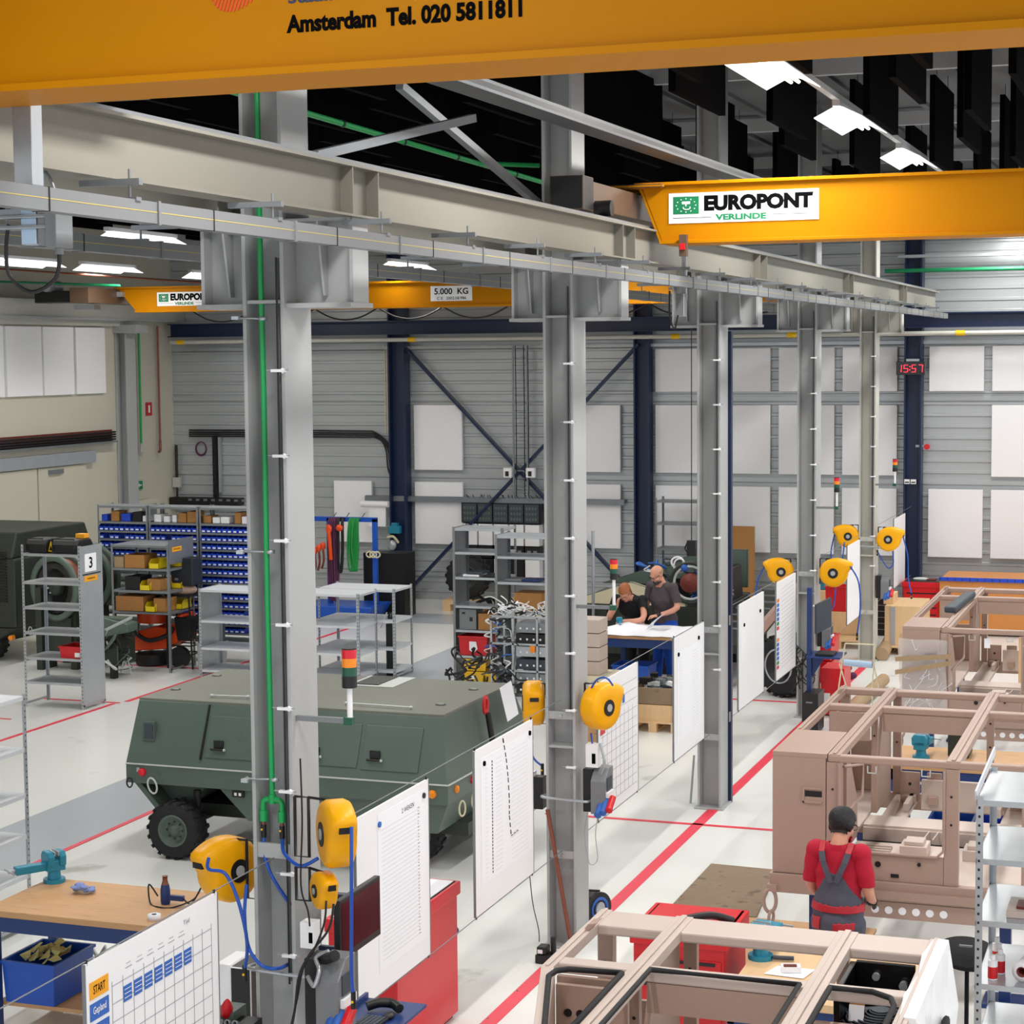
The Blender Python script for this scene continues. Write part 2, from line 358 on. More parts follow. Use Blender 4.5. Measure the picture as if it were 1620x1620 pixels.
# columns with crane brackets
CY = [9.24, 14.24, 19.14, 24.37, 29.17]; CX0, CX1 = -4.774, -4.53
wh = ['nearest of the row, with the green air pipe', 'second of the row, with the broom handle in it', 'third of the row, with a navy post on its side', 'fourth of the row, in shadow', 'farthest of the row, pale cream']
def rowpos(i): return wh[i]
COLS = []
for i, y0 in enumerate(CY):
    y1 = y0+.33; mm = 'steel_cream' if i == 4 else 'steel_grey'
    t = T('steel_column', 'tall grey steel column, '+rowpos(i), 'column', ((CX0+CX1)/2, (y0+y1)/2, 0)); COLS.append(t)
    m = MB(t); m.m(mm); icol(m, CX0, CX1, y0, y1, 0, RF-.05)
    for zz in ((1.6, 4.96) if i else (4.96,)): m.box(CX0+.02, CX1-.02, y0+.01, y1, zz, zz+.02)
    m.box(CX0-.03, CX1+.03, y0-.03, y1+.03, 0, .02)
    m.build('shaft', parent=t, bev=.003)
    m = MB(t); m.m(mm)
    if i: 
        for zz in (.72, 1.83): m.box(CX0+.02, CX1-.02, y0+.01, y0+.03, zz, zz+.06); m.m('galv').cyl((-4.65, y0+.01, zz+.03), (-4.65, y0-.01, zz+.03), .012, n=8); m.m(mm)
    else: m.m('steel_grey').box(CX0+.02, CX1-.02, y0+.01, y0+.03, 1.98, 2.06)
    m.build('cross_plate', parent=t)
    for sx, nm in ((-1, 'left'), (1, 'right')):
        m = MB(t); m.m(mm)
        xa, xb = (-5.04, CX0) if sx < 0 else (CX1, -4.17); yc = (y0+y1)/2
        m.box(xa, xb, yc-.008, yc+.008, 4.96, 5.4); m.box(xa-.015*(sx < 0), xb+.015*(sx > 0), y0+.02, y1-.02, 4.935, 4.96); m.box(xa, xb, y0+.02, y1-.02, 5.385, 5.4)
        xo = xa if sx < 0 else xb; m.box(xo-.01, xo+.01, yc-.1, yc+.1, 4.96, 5.4)
        xm = (xa+xb)/2
        m.prism([(yc-.13, 5.4), (yc+.13, 5.4), (yc+.05, 5.0), (yc-.05, 5.0)], 'x', xm-.006, xm+.006)
        m.build('crane_bracket', parent=t)
# crane runways on the brackets
for xc, lab in ((-4.2, 'long cream crane runway girder on the right-hand column brackets'), (-4.99, 'long cream crane runway girder on the left-hand column brackets')):
    t = T('crane_runway_girder', lab, 'beam', (xc, 20, 5.4)); m = MB(t); m.m('girder')
    ye = 33.4
    m.box(xc-.005, xc+.005, -2, ye, 5.41, 5.66); m.box(xc-.08, xc+.08, -2, ye, 5.40, 5.412); m.box(xc-.08, xc+.08, -2, ye, 5.655, 5.67)
    m.m('galv_dark').box(xc-.02, xc+.02, -2, ye, 5.67, 5.70)
    m.build('beam', parent=t)
    for y0 in CY:
        for dy in (0, .33):
            m = MB(t); m.m('girder').box(xc-.075, xc+.075, y0+dy, y0+dy+.01, 5.41, 5.656); sf = m.build('stiffener', parent=t)
        for zz in (5.47, 5.53, 5.6):
            for dd in (.06, .11): m = MB(t); m.m('galv').cyl((xc+.005, y0+dd, zz), (xc+.025, y0+dd, zz), .014, n=6); m.build('bolt', parent=t)
for xc, zc, lab in ((-3.97, 5.26, 'grey conductor rail duct hung below the right crane girder'), (-5.38, 5.27, 'grey conductor rail duct hung below the left crane girder')):
    t = T('conductor_rail', lab, 'duct', (xc, 20, zc)); m = MB(t); m.m('duct').box(xc-.035, xc+.035, -2, 33, zc-.045, zc+.04); m.m('yellow_line').box(xc+.035, xc+.036, -2, 33, zc-.002, zc+.001)
    m.build('duct', parent=t)
    s = 1 if xc > -4.5 else -1
    y = 3.0
    while y < 33:
        m = MB(t); m.m('galv_dark').bar((xc-s*.22, y, zc+.11), (xc+s*.05, y, zc+.11), .03, .025); m.tube([(xc, y, zc+.16), (xc, y, zc+.04)], .006, 6); m.box(xc-.04, xc+.04, y-.02, y+.02, zc+.035, zc+.05)
        m.build('hanger', parent=t)
        m = MB(t); m.m('duct').box(xc-.042, xc+.042, y+.15, y+.17, zc-.05, zc+.045); m.build('joint_sleeve', parent=t)
        m = MB(t); m.m('black').box(xc-.038, xc+.038, y+.62, y+.626, zc-.047, zc+.042); m.build('joint', parent=t); y += 1.25
# ---------------------------------------------------------------- overhead cranes
def europont(m, x0, x1, z0, z1, y):
    w, h = x1-x0, z1-z0; f = (0, -1, 0)
    m.m('white_gloss').box(x0, x1, y-.006, y, z0, z1)
    a = y-.0075
    m.m('green_sign').box(x0+.03*w, x0+.205*w, y-.0072, y-.006, z0+.30*h, z1-.12*h)
    cx, cz = x0+.118*w, z0+.59*h
    m.m('white_gloss')
    for k in range(12): 
        q = 2*pi*k/12; m.cyl((cx+.066*w*cos(q), a, cz+.22*h*sin(q)), (cx+.066*w*cos(q), a-.001, cz+.22*h*sin(q)), .004*w+.001, n=5)
    m.box(cx-.028*w, cx+.028*w, a-.001, a, cz+.04*h, cz+.13*h); m.box(cx-.004*w, cx+.004*w, a-.001, a, cz-.03*h, cz+.05*h)
    m.tube([(cx-.02*w+.024*w*(1-cos(t)), a, cz-.08*h-.06*h*sin(t)) for t in [i*pi/6 for i in range(-1, 8)]], .004*w, 5)
    m.m('ink').txt('EUROPONT', (x0+.60*w, a, z0+.64*h), .72*w, .52*h, bold=.06)
    m.m('ink').box(x0+.03*w, x0+.29*w, a, a+.001, z0+.17*h, z0+.185*h); m.box(x0+.68*w, x0+.93*w, a, a+.001, z0+.2*h, z0+.215*h)
    m.m('green_sign').txt('VERLINDE', (x0+.485*w, a, z0+.17*h), .34*w, .2*h, bold=.05)
    m.m('ink').txt('®', (x0+.965*w, a, z0+.87*h), .02*w, .1*h)
# nearest crane
t = T('overhead_crane', 'huge yellow overhead crane girder across the top of the view with a phone number', 'crane', (0, 5.84, 5.58))
m = MB(t); m.m('crane').box(-4.35, 8.5, 5.70, 5.72, 5.6, 6.14); m.box(-4.35, 8.5, 5.96, 5.98, 5.6, 6.14)
m.box(-4.35, 8.5, 5.66, 6.02, 5.578, 5.602); m.box(-4.35, 8.5, 5.66, 6.02, 6.13, 6.15); m.box(-4.36, -4.34, 5.66, 6.02, 5.58, 6.15)
m.build('girder', parent=t)
m = MB(t); yy = 5.698
m.m('ink').txt('Amsterdam  Tel. 020 5811811', ((at(453, 35, y=yy).x+at(826, 14, y=yy).x)/2, yy, at(640, 25, y=yy).z), at(826, 14, y=yy).x-at(453, 35, y=yy).x, .058, bold=.045)
c = at(565, -4, y=yy); m.m('navy').txt('staalkabels, hijs', (c.x, yy, c.z+.012), .48, .058, bold=.02)
m.build('lettering', parent=t)
m = MB(t); m.m('orange'); c = at(378, -30, y=yy)
for k in range(-7, 8):
    hh = .095*sqrt(max(0, 1-(k/7.5)**2)); xx = c.x+k*.013
    m.prism([(xx-.004-hh*.35, c.z-hh), (xx+.003-hh*.35, c.z-hh), (xx+.005+hh*.35, c.z+hh), (xx-.004+hh*.35, c.z+hh)], 'y', yy-.001, yy+.001)
m.build('emblem', parent=t)
m = MB(t); m.m('crane_dark').box(-4.42, -4.0, 4.9, 7.0, 5.72, 5.92)
m.build('end_carriage', parent=t, bev=.01)
m = MB(t); m.m('galv').box(-4.02, -3.94, 6.03, 6.10, 5.3, 6.1)
m.build('pickup_arm', parent=t, bev=.004)
# conductor pick-up that hangs in front of the rail at the left edge
p = at(48, 290, y=6.5); t = T('current_collector', 'galvanised post with grey switch box and looped black cable at the left edge', 'collector', (p.x, 6.5, 4.95))
a = at(47, 150, y=6.5); b = at(47, 388, y=6.5)
m = MB(t); m.m('galv').box(a.x-.03, a.x+.03, 6.47, 6.53, b.z+.05, a.z+.12); m.m('foam_blue').box(a.x-.035, a.x+.035, 6.465, 6.535, b.z, a.z-.19)
m.m('galv_dark').box(a.x-.13, a.x+.1, 6.45, 6.55, b.z+.06, b.z+.075); m.box(a.x-.13, a.x+.1, 6.45, 6.55, b.z+.10, b.z+.115)
m.build('post', parent=t, bev=.004)
q = at(93, 355, y=6.5); m = MB(t); m.m('duct').box(q.x-.025, q.x+.025, 6.44, 6.56, q.z-.09, q.z+.09); m.box(q.x-.07, q.x-.025, 6.46, 6.54, q.z-.08, q.z+.08); m.cyl((q.x, 6.5, q.z-.09), (q.x, 6.5, q.z-.115), .018, n=8); m.cyl((q.x-.01, 6.5, q.z+.09), (q.x-.01, 6.5, q.z+.115), .016, n=8)
m.build('switch_box', parent=t, bev=.004)
m = MB(t); m.m('black').curve([(q.x, 6.5, q.z-.11), tuple(at(88, 440, y=6.5)), tuple(at(50, 462, y=6.5)), tuple(at(15, 435, y=6.5)), tuple(at(10, 390, y=6.5)), tuple(at(14, 355, y=6.5))], .008)
m.m('galv_dark').curve([(q.x-.01, 6.5, q.z+.11), tuple(at(78, 280, y=6.5)), tuple(at(58, 255, y=6.5)), tuple(at(53, 200, y=6.48)), tuple(at(52, 150, y=6.48))], .007)
m.build('cable', parent=t)
# second crane
t = T('overhead_crane', 'yellow overhead crane girder with the white and green maker sign, second from the camera', 'crane', (0, 15.4, 5.56))
m = MB(t); m.m('crane')
for ya, yb in ((15.2, 15.215), (15.5, 15.515)): m.prism([(-4.08, 5.575), (8.5, 5.575), (8.5, 6.03), (-4.26, 6.03)], 'y', ya, yb)
m.box(-4.09, 8.5, 15.16, 15.56, 5.555, 5.58); m.box(-4.30, 8.5, 15.16, 15.56, 6.02, 6.045); m.prism([(-4.1, 5.57), (-4.07, 5.57), (-4.25, 6.03), (-4.28, 6.03)], 'y', 15.2, 15.515)
m.build('girder', parent=t, bev=.002)
m = MB(t); europont(m, -4.02, -2.81, 5.715, 5.955, 15.199); m.build('maker_sign', parent=t, label='white sign with EUROPONT in black and VERLINDE in green')
m = MB(t); m.m('crane_dark').box(-4.5, -4.3, 13.95, 17.4, 5.76, 5.97); m.m('black').box(-4.53, -4.27, 13.7, 13.96, 5.74, 5.99)
for yy in (13.8, 16.9): m.cyl((-4.3, yy+.3, 5.77), (-4.17, yy+.3, 5.77), .06, n=14)
m.m('crane').box(-4.5, -4.05, 15.1, 15.6, 6.0, 6.03); m.build('end_carriage', parent=t, bev=.008)
t2 = t
p = at(1080, 400, y=15.1); m = MB(t); m.m('crane_dark').box(p.x-.03, p.x+.03, 15.1, 15.16, 5.45, 5.62); m.m('red').box(p.x-.02, p.x+.02, 15.08, 15.1, 5.5, 5.55); m.build('limit_switch', parent=t)
p = at(1083, 470, y=15.6); t = T('current_collector', 'grey switch box with black cable under the sign end of the second crane', 'collector', (p.x, 15.6, p.z-.3))
m = MB(t); m.m('galv').box(p.x-.02, p.x+.02, 15.58, 15.62, p.z-.02, 5.56); m.m('duct').box(p.x-.05, p.x+.02, 15.5, 15.6, p.z-.16, p.z+.03); m.build('switch_box', parent=t, bev=.004)
m = MB(t); m.m('black').curve([(p.x-.03, 15.5, p.z-.15), (p.x-.06, 15.5, p.z-.26), (p.x-.1, 15.5, p.z-.15), (p.x-.1, 15.5, p.z+.05)], .008)
m.build('cable', parent=t)
# third crane, left bay far back
t = T('overhead_crane', 'yellow overhead crane girder farthest back in the left bay, marked 5.000 KG', 'crane', (-11, 29.2, 5.46))
m = MB(t); m.m('crane')
for ya, yb in ((29.0, 29.02), (29.3, 29.32)): m.prism([(-17.0, 5.48), (-5.4, 5.48), (-5.2, 5.86), (-17.35, 5.86)], 'y', ya, yb)
m.box(-17.0, -5.4, 28.96, 29.36, 5.45, 5.48); m.box(-17.4, -5.2, 28.96, 29.36, 5.85, 5.88); m.build('girder', parent=t)
m = MB(t); europont(m, -16.58, -15.52, 5.55, 5.78, 28.999); m.build('maker_sign', parent=t, label='white sign with EUROPONT in black')
m = MB(t); m.m('white_gloss').box(-11.61, -10.9, 28.993, 28.999, 5.545, 5.785); m.m('ink').txt('5.000  KG', (-11.255, 28.991, 5.70), .58, .1, bold=.02); m.txt('C E   2002.08.986', (-11.25, 28.991, 5.59), .5, .045, bold=.01); m.build('load_sign', parent=t, label='white plate reading 5.000 KG')
m = MB(t); m.m('black')
for k in range(9):
    xa = -16.2+k*1.15; m.curve([(xa, 29.5, 5.47), (xa+.28, 29.5, 5.33), (xa+.57, 29.5, 5.28), (xa+.86, 29.5, 5.33), (xa+1.15, 29.5, 5.47)], .014, 6, 4)
m.build('festoon_cable', parent=t)
m = MB(t); m.m('crane_dark').box(-17.65, -17.3, 28.0, 30.4, 5.6, 5.85); m.m('galv').box(-18.9, -17.2, 28.9, 29.1, 5.72, 5.8); m.build('end_carriage', parent=t)
t = T('crane_trolley', 'dark hoist trolley parked at the left end of the farthest crane', 'hoist', (-18.2, 28.6, 5.5)); m = MB(t); m.m('black').box(-18.6, -17.6, 28.4, 28.8, 5.62, 5.82); m.build('housing', parent=t, bev=.02)
m = MB(t); m.m('galv').cyl((-18.3, 28.3, 5.9), (-18.3, 28.7, 5.9), .1, n=12); m.box(-17.9, -17.5, 28.5, 28.7, 5.5, 5.58); m.build('drum', parent=t)
# ---------------------------------------------------------------- lamps
def lamp(x, y, z, lab, grp, w=.17, L=1.45, power=1.0):
    t = T('ceiling_lamp', lab, 'lamp', (x, y, z), grp)
    m = MB(t); m.m('roof_beam').box(x-.035, x+.035, y-L/2-.1, y+L/2+.1, z+.03, z+.08); m.build('housing', parent=t)
    m = MB(t); m.m('glowing_reflector')
    for s in (-1, 1): m.prism([(x+s*.03, z+.03), (x+s*w*1.25, z-.06), (x+s*w*1.25, z-.052), (x+s*.03, z+.038)], 'y', y-L/2, y+L/2)
    m.build('glowing_reflector', parent=t)
    for s in (-1, 1):
        m = MB(t); m.m('tube').tube([(x+s*.03, y-L/2-.06, z), (x+s*.03, y+L/2+.06, z)], .013, 8); m.build('tube', parent=t)
    a = area('lamp_light', (0, 0, -.07), .3, L, LAMPW*power, t); a.data.spread = RD(170)
    return t
LY = [3.0, 7.0, 10.9, 14.55, 18.0, 21.8, 25.6, 29.4, 32.9]
for i, y in enumerate(LY):
    x = -3.03; lamp(x, y, 6.8, 'bright ceiling lamp in the lamp row above the cabs, %s from the camera end' % ordn(i), 'lamps of the row above the cabs')
MB().m('roof_beam').box(-3.06, -3.0, 1, 33.5, 6.88, 6.93).build('lamp_rail', label='thin metal rail that carries the lamp row above the cabs', cat='rail')
for i, y in enumerate(LY[1:]): lamp(2.2, y, 6.8, 'ceiling lamp in the row right of the cabs, %s from the camera end' % ordn(i), 'lamps of the row right of the cabs')
for i, y in enumerate((11, 15.2, 19.4, 23.6, 27.5)): lamp(-8.2, y, 6.1, 'ceiling lamp above the armoured trailer, %s from the camera end' % ordn(i), 'lamps of the row above the armoured trailer', power=.8)
for i, y in enumerate((14, 21, 25.6, 29.5)): lamp(-12.2, y, 6.15, 'ceiling lamp in the middle row of the left bay, %s from the camera end' % ordn(i), 'lamps of the middle row of the left bay', power=.75)
for i, y in enumerate((18, 22, 25.2, 27.5, 31)): lamp(-16.6, y, 6.13, 'ceiling lamp in the row beside the cream left wall, %s from the camera end' % ordn(i), 'lamps of the row beside the left wall', power=.55)
# ---------------------------------------------------------------- acoustic baffles
bf = MB(); bf.m('baffle').box(-.03, .03, -.85, .85, 0, .92); bf.m('galv_dark').bar((0, -.5, .92), (0, -.5, 1.22), .006); bf.bar((0, .5, .92), (0, .5, 1.22), .006)
bo = bf.build('acoustic_baffle', label='black acoustic baffle hung from the hall ceiling', cat='baffle', group='black acoustic baffles under the roof', orgc=False, bev=.006)
first = True; nb = 0
zb = 6.72
for r, y in enumerate([9.2, 11.4, 13.6, 15.7, 17.9, 20.0, 22.2, 24.3, 26.5, 28.6, 30.8, 33.0]):
    x = -16.5+(.55 if r % 2 else 0)
    while x < 2.6:
        inview = at(0, 100, y=y).x-1.2 < x < at(1620, 100, y=y).x+1.2
        if inview and abs(x+3.03) > .25 and abs(x+4.65) > .22 and abs(x-2.2) > .28:
            zz = zb
            o = bo if first else bo.copy()
            if not first: COL.objects.link(o)
            o.location = (x, y+rnd.uniform(-.1, .1), zz); first = False; nb += 1
        x += .86
print('baffles', nb)
# ---------------------------------------------------------------- braces, trays and pipes under the roof
def flat(name, pts, r, mt, lab, cat='pipe', n=8, parts=None):
    return MB().m(mt).tube(pts, r, n).build(name, label=lab, cat=cat)
for k, (a, b, lab) in enumerate((((498, 246), (748, 187), 'grey steel roof brace rising to the right from the nearest column'), ((632, 135), (858, 328), 'grey steel roof brace falling to the second column'))):
    if k == 0: A = at(*a, y=9.5); B = at(*b, y=11.5)
    else: A = at(*a, x=-4.66); B = at(*b, x=-4.66)
    MB().m('galv_dark').bar(A, B, .05, .05).build('roof_brace', label=lab, cat='brace')
X = -2.9-.9
a = at(700, 128, x=-4.0); b = at(1158, 282, x=-4.0)
m = MB(); m.m('galv_perf'); d = (b-a)
m.bar(a-d*.6, b+d*1.2, .18, .012); q = V((.09, 0, .03)); m.bar(a-d*.6+q, b+d*1.2+q, .008, .07); m.bar(a-d*.6-V((.09, 0, -.03)), b+d*1.2-V((.09, 0, -.03)), .008, .07)
m.m('black').bar(a-d*.6+V((.05, 0, .03)), b+d*1.2+V((.05, 0, .03)), .09, .03); m.build('cable_tray', label='perforated metal cable tray with black cables under the roof, running beside the crane girder', cat='tray')
m = MB(); m.m('green_pipe'); A = at(495, 182, x=-5.3); B = at(755, 258, x=-5.3); Cc = at(853, 262, x=-4.9)
m.tube([A-(B-A)*.8, B, B+(B-A)*2.6], .02, 8); m.tube([B, Cc], .018, 8); m.m('black')
for f in (.15, .5, .85, 1.3): 
    q = A+(B-A)*f; m.cyl(q-V((0, .012, 0)), q+V((0, .012, 0)), .026, n=8)
m.build('air_pipe', label='green air pipe high under the roof behind the crane girder', cat='pipe')
m = MB(); m.m('green_sign').tube([at(1400, 429, y=33.7), at(1640, 424, y=33.7)], .035, 8); m.build('pipe_run', label='dark green pipe high on the back wall above the navy beam', cat='pipe')
m = MB(); m.m('galv').box(-4.9, 9, 33.9, 34.1, 6.28, 6.33); m.build('cable_tray', label='perforated grey cable tray above the dark green pipe on the back wall', cat='tray')
m = MB(); m.m('green_sign').tube([at(-20, 445, y=28), at(190, 452, y=28)], .02, 6); m.build('air_pipe', label='thin green pipe high in the far left bay', cat='pipe')
m = MB(); m.m('copper').tube([at(-20, 424, y=27), at(330, 448, y=27)], .018, 6); m.build('sprinkler_pipe', label='thin brown pipe high in the far left bay', cat='pipe')
# pipes on the left wall
def wallpipe(px, y0, y1, mt, lab, r=.025):
    a = at(px, y0, x=LW+.1); z1 = 5.3; b = at(px, y1, x=LW+.1)
    t = T('wall_pipe', lab, 'pipe', (a.x, a.y, b.z)); m = MB(t); m.m(mt).tube([(a.x, a.y, z1), (a.x, a.y, b.z)], r, 8); m.build('pipe', parent=t)
    m = MB(t); m.m('steel_grey' if mt != 'copper' else mt).curve([(a.x, a.y, b.z+.1), (a.x, a.y, b.z), (a.x+.02, a.y-.04, b.z-.1), (a.x+.05, a.y-.14, b.z-.12)], r*1.25, 8, 3); m.build('elbow', parent=t)
wallpipe(219, 515, 710, 'green_pipe', 'green pipe running down the cream left wall')
wallpipe(249, 515, 705, 'copper', 'reddish-brown pipe running down the cream left wall near the corner', .022)
m = MB(); m.m('black')
for k in range(4): m.tube([(LW+.1, 12, 3.16+k*.045), (LW+.1, 32, 3.16+k*.045)], .018, 6)
m.m('galv_dark').box(LW+.01, LW+.16, 12, 32, 3.1, 3.13); m.m('rust').box(LW+.01, LW+.03, 12, 32, 3.13, 3.34)
m.build('cable_bundle', label='bundle of dark cables on a tray along the cream left wall', cat='cable')
m = MB(); m.m('black'); z0 = at(300, 690, y=BW-.1).z; e = at(612, 695, y=BW-.1)
for k in range(4): m.tube(spline([(LW+.4, BW-.1, z0+k*.04), (e.x-.8, BW-.1, z0+k*.04), (e.x-.2, BW-.1, z0-.02+k*.03), (e.x-.02+k*.04, BW-.1, z0-.25), (e.x+.02+k*.04, BW-.1, 2.5), (e.x+.2+k*.03, BW-.1, 2.02)], 5), .016, 6)
m.build('cable_bundle', label='bundle of dark cables along the back wall bending down at the navy column', cat='cable')
m = MB(); m.m('cream_metal')
for k in range(3): m.tube([(e.x+k*.05-.03, BW-.08, 4.9), (e.x+k*.05-.03, BW-.08, 3.2)], .014, 6)
m.build('conduit_run', label='thin pale conduits beside the left navy column', cat='conduit')
m = MB(); m.m('galv_dark')
xa, xb = at(811, 540, y=BW-.35).x, at(833, 540, y=BW-.35).x
for xx in (xa, xb): m.bar((xx, BW-.35, 4.85), (xx, BW-.35, 2.0), .03, .03, up=(0, 1, 0))
zz = 2.1
while zz < 4.85: m.bar((xa, BW-.35, zz), (xb, BW-.35, zz), .018, .018); zz += .14
m.build('cable_ladder', label='narrow vertical cable ladder with rungs at the middle of the cross bracing', cat='ladder')
m = MB(); m.m('black')
for xx in (xa+.06, xb-.05, xb+.03): m.curve([(xx, BW-.38, 4.85), (xx+.01, BW-.39, 3.4), (xx, BW-.38, 2.05)], .01, 5)
m.build('cable_bundle', label='black cables hanging along the cable ladder', cat='cable')
for px, lab in ((803, 'left'), (839, 'right')):
    p = at(px, 748, y=BW-.42); t = T('socket_box', 'small white box with black socket on the %s of the bracing centre' % lab, 'socket', (p.x, p.y, p.z-.1))
    m = MB(t); m.m('white').box(p.x-.08, p.x+.08, BW-.44, BW-.34, p.z-.09, p.z+.09); m.build('housing', parent=t, bev=.006); m = MB(t); m.m('black').box(p.x-.03, p.x+.03, BW-.47, BW-.44, p.z-.06, p.z+.03); m.build('outlet', parent=t)
# exit sign and fire sign on the left wall
p = at(218, 768, x=LW+.02); m = MB(); m.m('green_sign').box(LW, LW+.03, p.y-.17, p.y+.17, p.z-.08, p.z+.08); m.m('white').box(LW+.03, LW+.032, p.y-.14, p.y-.03, p.z-.06, p.z+.06)
m.m('green_sign').cyl((LW+.032, p.y-.085, p.z+.035), (LW+.034, p.y-.085, p.z+.035), .014, n=8); m.prism([(p.y-.11, p.z-.05), (p.y-.085, p.z+.02), (p.y-.06, p.z-.05)], 'x', LW+.032, LW+.034)
m.m('white').box(LW+.03, LW+.032, p.y+.03, p.y+.13, p.z-.012, p.z+.012); m.prism([(p.y+.0, p.z), (p.y+.05, p.z+.045), (p.y+.05, p.z-.045)], 'x', LW+.03, LW+.032)
m.build('exit_sign', label='green emergency exit sign with running figure on the cream left wall', cat='sign')
p = at(236, 647, x=LW+.02); m = MB(); m.m('red_dull').box(LW, LW+.02, p.y-.11, p.y+.11, p.z-.13, p.z+.13); m.m('white').box(LW+.02, LW+.022, p.y-.03, p.y+.03, p.z-.07, p.z+.07); m.build('fire_sign', label='small red fire sign with white symbol on the cream left wall', cat='sign')
# clock
t = T('digital_clock', 'black digital clock showing 15:57 in red on the navy column', 'clock', (-4.66, BW-.45, 4.26)); m = MB(t); m.m('black_gloss').box(-4.92, -4.43, BW-.48, BW-.38, 4.27, 4.5); m.m('galv').box(-4.76, -4.53, BW-.44, BW-.38, 4.5, 4.55); m.build('housing', parent=t, bev=.004)
m = MB(t); m.m('led')
SEG = {'1': 'bc', '5': 'afgcd', '7': 'abc'}
def seg7(ch, x, z, w, h):
    y = BW-.486; s = .022; r = {'a': ((0, h), (w, h)), 'b': ((w, h), (w, h/2)), 'c': ((w, h/2), (w, 0)), 'd': ((0, 0), (w, 0)), 'e': ((0, 0), (0, h/2)), 'f': ((0, h/2), (0, h)), 'g': ((0, h/2), (w, h/2))}
    for q in SEG[ch]:
        (a, b), (c, d) = r[q]; m.bar((x+a+b*.08, y, z+b), (x+c+d*.08, y, z+d), .006, s, up=(0, 1, 0))
for ch, xx in (('1', -4.90), ('5', -4.79), ('5', -4.655), ('7', -4.54)): seg7(ch, xx, 4.32, .065, .12)
m.box(-4.695, -4.68, BW-.488, BW-.482, 4.35, 4.365); m.box(-4.69, -4.675, BW-.488, BW-.482, 4.405, 4.42)
m.build('digits', parent=t, label='glowing red digits 15:57')
p = at(1466, 707, y=BW-.3); m = MB(); m.m('red').cyl((p.x, BW-.3, p.z), (p.x, BW-.2, p.z), .05, n=12); m.m('galv').box(p.x-.2, p.x, BW-.22, BW-.2, p.z-.01, p.z+.03); m.build('alarm_light', label='small red alarm light beside the clock column', cat='alarm')
p = at(1440, 762, y=BW-.38); m = MB(); m.m('white').box(p.x-.1, p.x-.01, BW-.4, BW-.36, p.z-.04, p.z+.04); m.box(p.x+.01, p.x+.1, BW-.4, BW-.36, p.z-.04, p.z+.04); m.m('ink').box(p.x-.09, p.x-.02, BW-.402, BW-.4, p.z-.02, p.z+.0); m.box(p.x+.02, p.x+.09, BW-.402, BW-.4, p.z-.02, p.z); m.build('column_label', label='pair of small white labels on the clock column', cat='label')
# ---------------------------------------------------------------- armoured trailer
def wheel(t, c, ax, R, Wd, hubm='olive', name='wheel', parent=None, lugs=18):
    m = MB(t); c = V(c); a = V(ax).normalized()
    m.m('rubber').lathe(c, a, [(R*.55, -Wd/2), (R*.9, -Wd/2), (R*.97, -Wd*.42), (R*.97, Wd*.42), (R*.9, Wd/2), (R*.55, Wd/2)], 36, cap=False)
    u = V((0, 0, 1)); w = a.cross(u)
    for k in range(lugs):
        for s in (-1, 1):
            q = 2*pi*(k+.25*s)/lugs; rd = u*cos(q)+w*sin(q); tg = a.cross(rd)
            p = c+rd*R*.985
            m.bar(p+a*s*Wd*.5+tg*R*.03, p+a*s*Wd*.06-tg*R*.06, R*.13, R*.06, up=tuple(rd))
    o = m.build(name, parent=parent if parent is not None else t)
    m = MB(t); m.m(hubm)
    for s in (-1, 1): m.lathe(c, a*s, [(R*.56, Wd*.42), (R*.56, Wd*.52), (R*.50, Wd*.52), (R*.42, Wd*.3), (R*.2, Wd*.3), (R*.17, Wd*.46), (.001, Wd*.46)], 28, cap=False)
    m.m('black')
    for k in range(8):
        q = 2*pi*k/8; rd = u*cos(q)+w*sin(q); m.cyl(c+rd*R*.3-a*Wd*.33*1, c+rd*R*.3+a*Wd*.33*1, R*.035, n=6)
    m.build('rim', parent=o); return o
y0, y1 = 15.75, 17.25
t = T('armoured_trailer', 'dark green armoured trailer body with sloping sides standing behind the nearest column', 'trailer', (-7.7, 16.5, 0))
xL, xR = -9.46, -6.2; zb, zt = .875, 1.44
m = MB(t); m.m('olive')
y1 = 18.0; xT = xR-.13
m.add([(xL, y0, zb), (xR, y0, zb), (xR+.03, y1, zb), (xL, y1, zb), (xL+.02, y0+.24, zt), (xT, y0+.24, zt), (xT+.03, y1-.25, zt), (xL+.02, y1-.25, zt)], [(3, 2, 1, 0), (4, 5, 6, 7), (0, 1, 5, 4), (1, 2, 6, 5), (2, 3, 7, 6), (3, 0, 4, 7)])
m.box(xL, xR, y0, y1, .69, zb)
m.prism([(-8.5, .69), (xR-.02, .69), (xR-.12, .42), (-8.2, .40)], 'y', y0+.04, y1-.1)
m.prism([(xL+.05, .69), (xL+.75, .69), (xL+.5, .45), (xL+.32, .42)], 'y', y0+.3, y1-.2)
m.prism([(xL+.05, .69), (xL+.12, .69), (xL+.36, .44), (xL+.30, .42)], 'y', y0+.05, y1-.2)
tp = [(xL+.02, y0+.24), (xT, y0+.24), (xT+.03, y1-.25), (xL+.02, y1-.25)]
bot = [(xL, y0), (xR, y0), (xR+.03, y1)]
m.build('body', parent=t, bev=.008)
m = MB(t); m.m('olive_lit_top'); m.prism(tp, 'z', zt-.002, zt+.02); m.build('roof_plate', parent=t, bev=.004, label='grey-green flat roof plate')
m = MB(t); m.m('worn')
for a, b in ((bot[0], bot[1]), (bot[1], bot[2])): m.bar((a[0], a[1], zb), (b[0], b[1], zb), .02, .012)
m.m('olive'); m.build('edge_strip', parent=t, label='worn silvery edge strip')
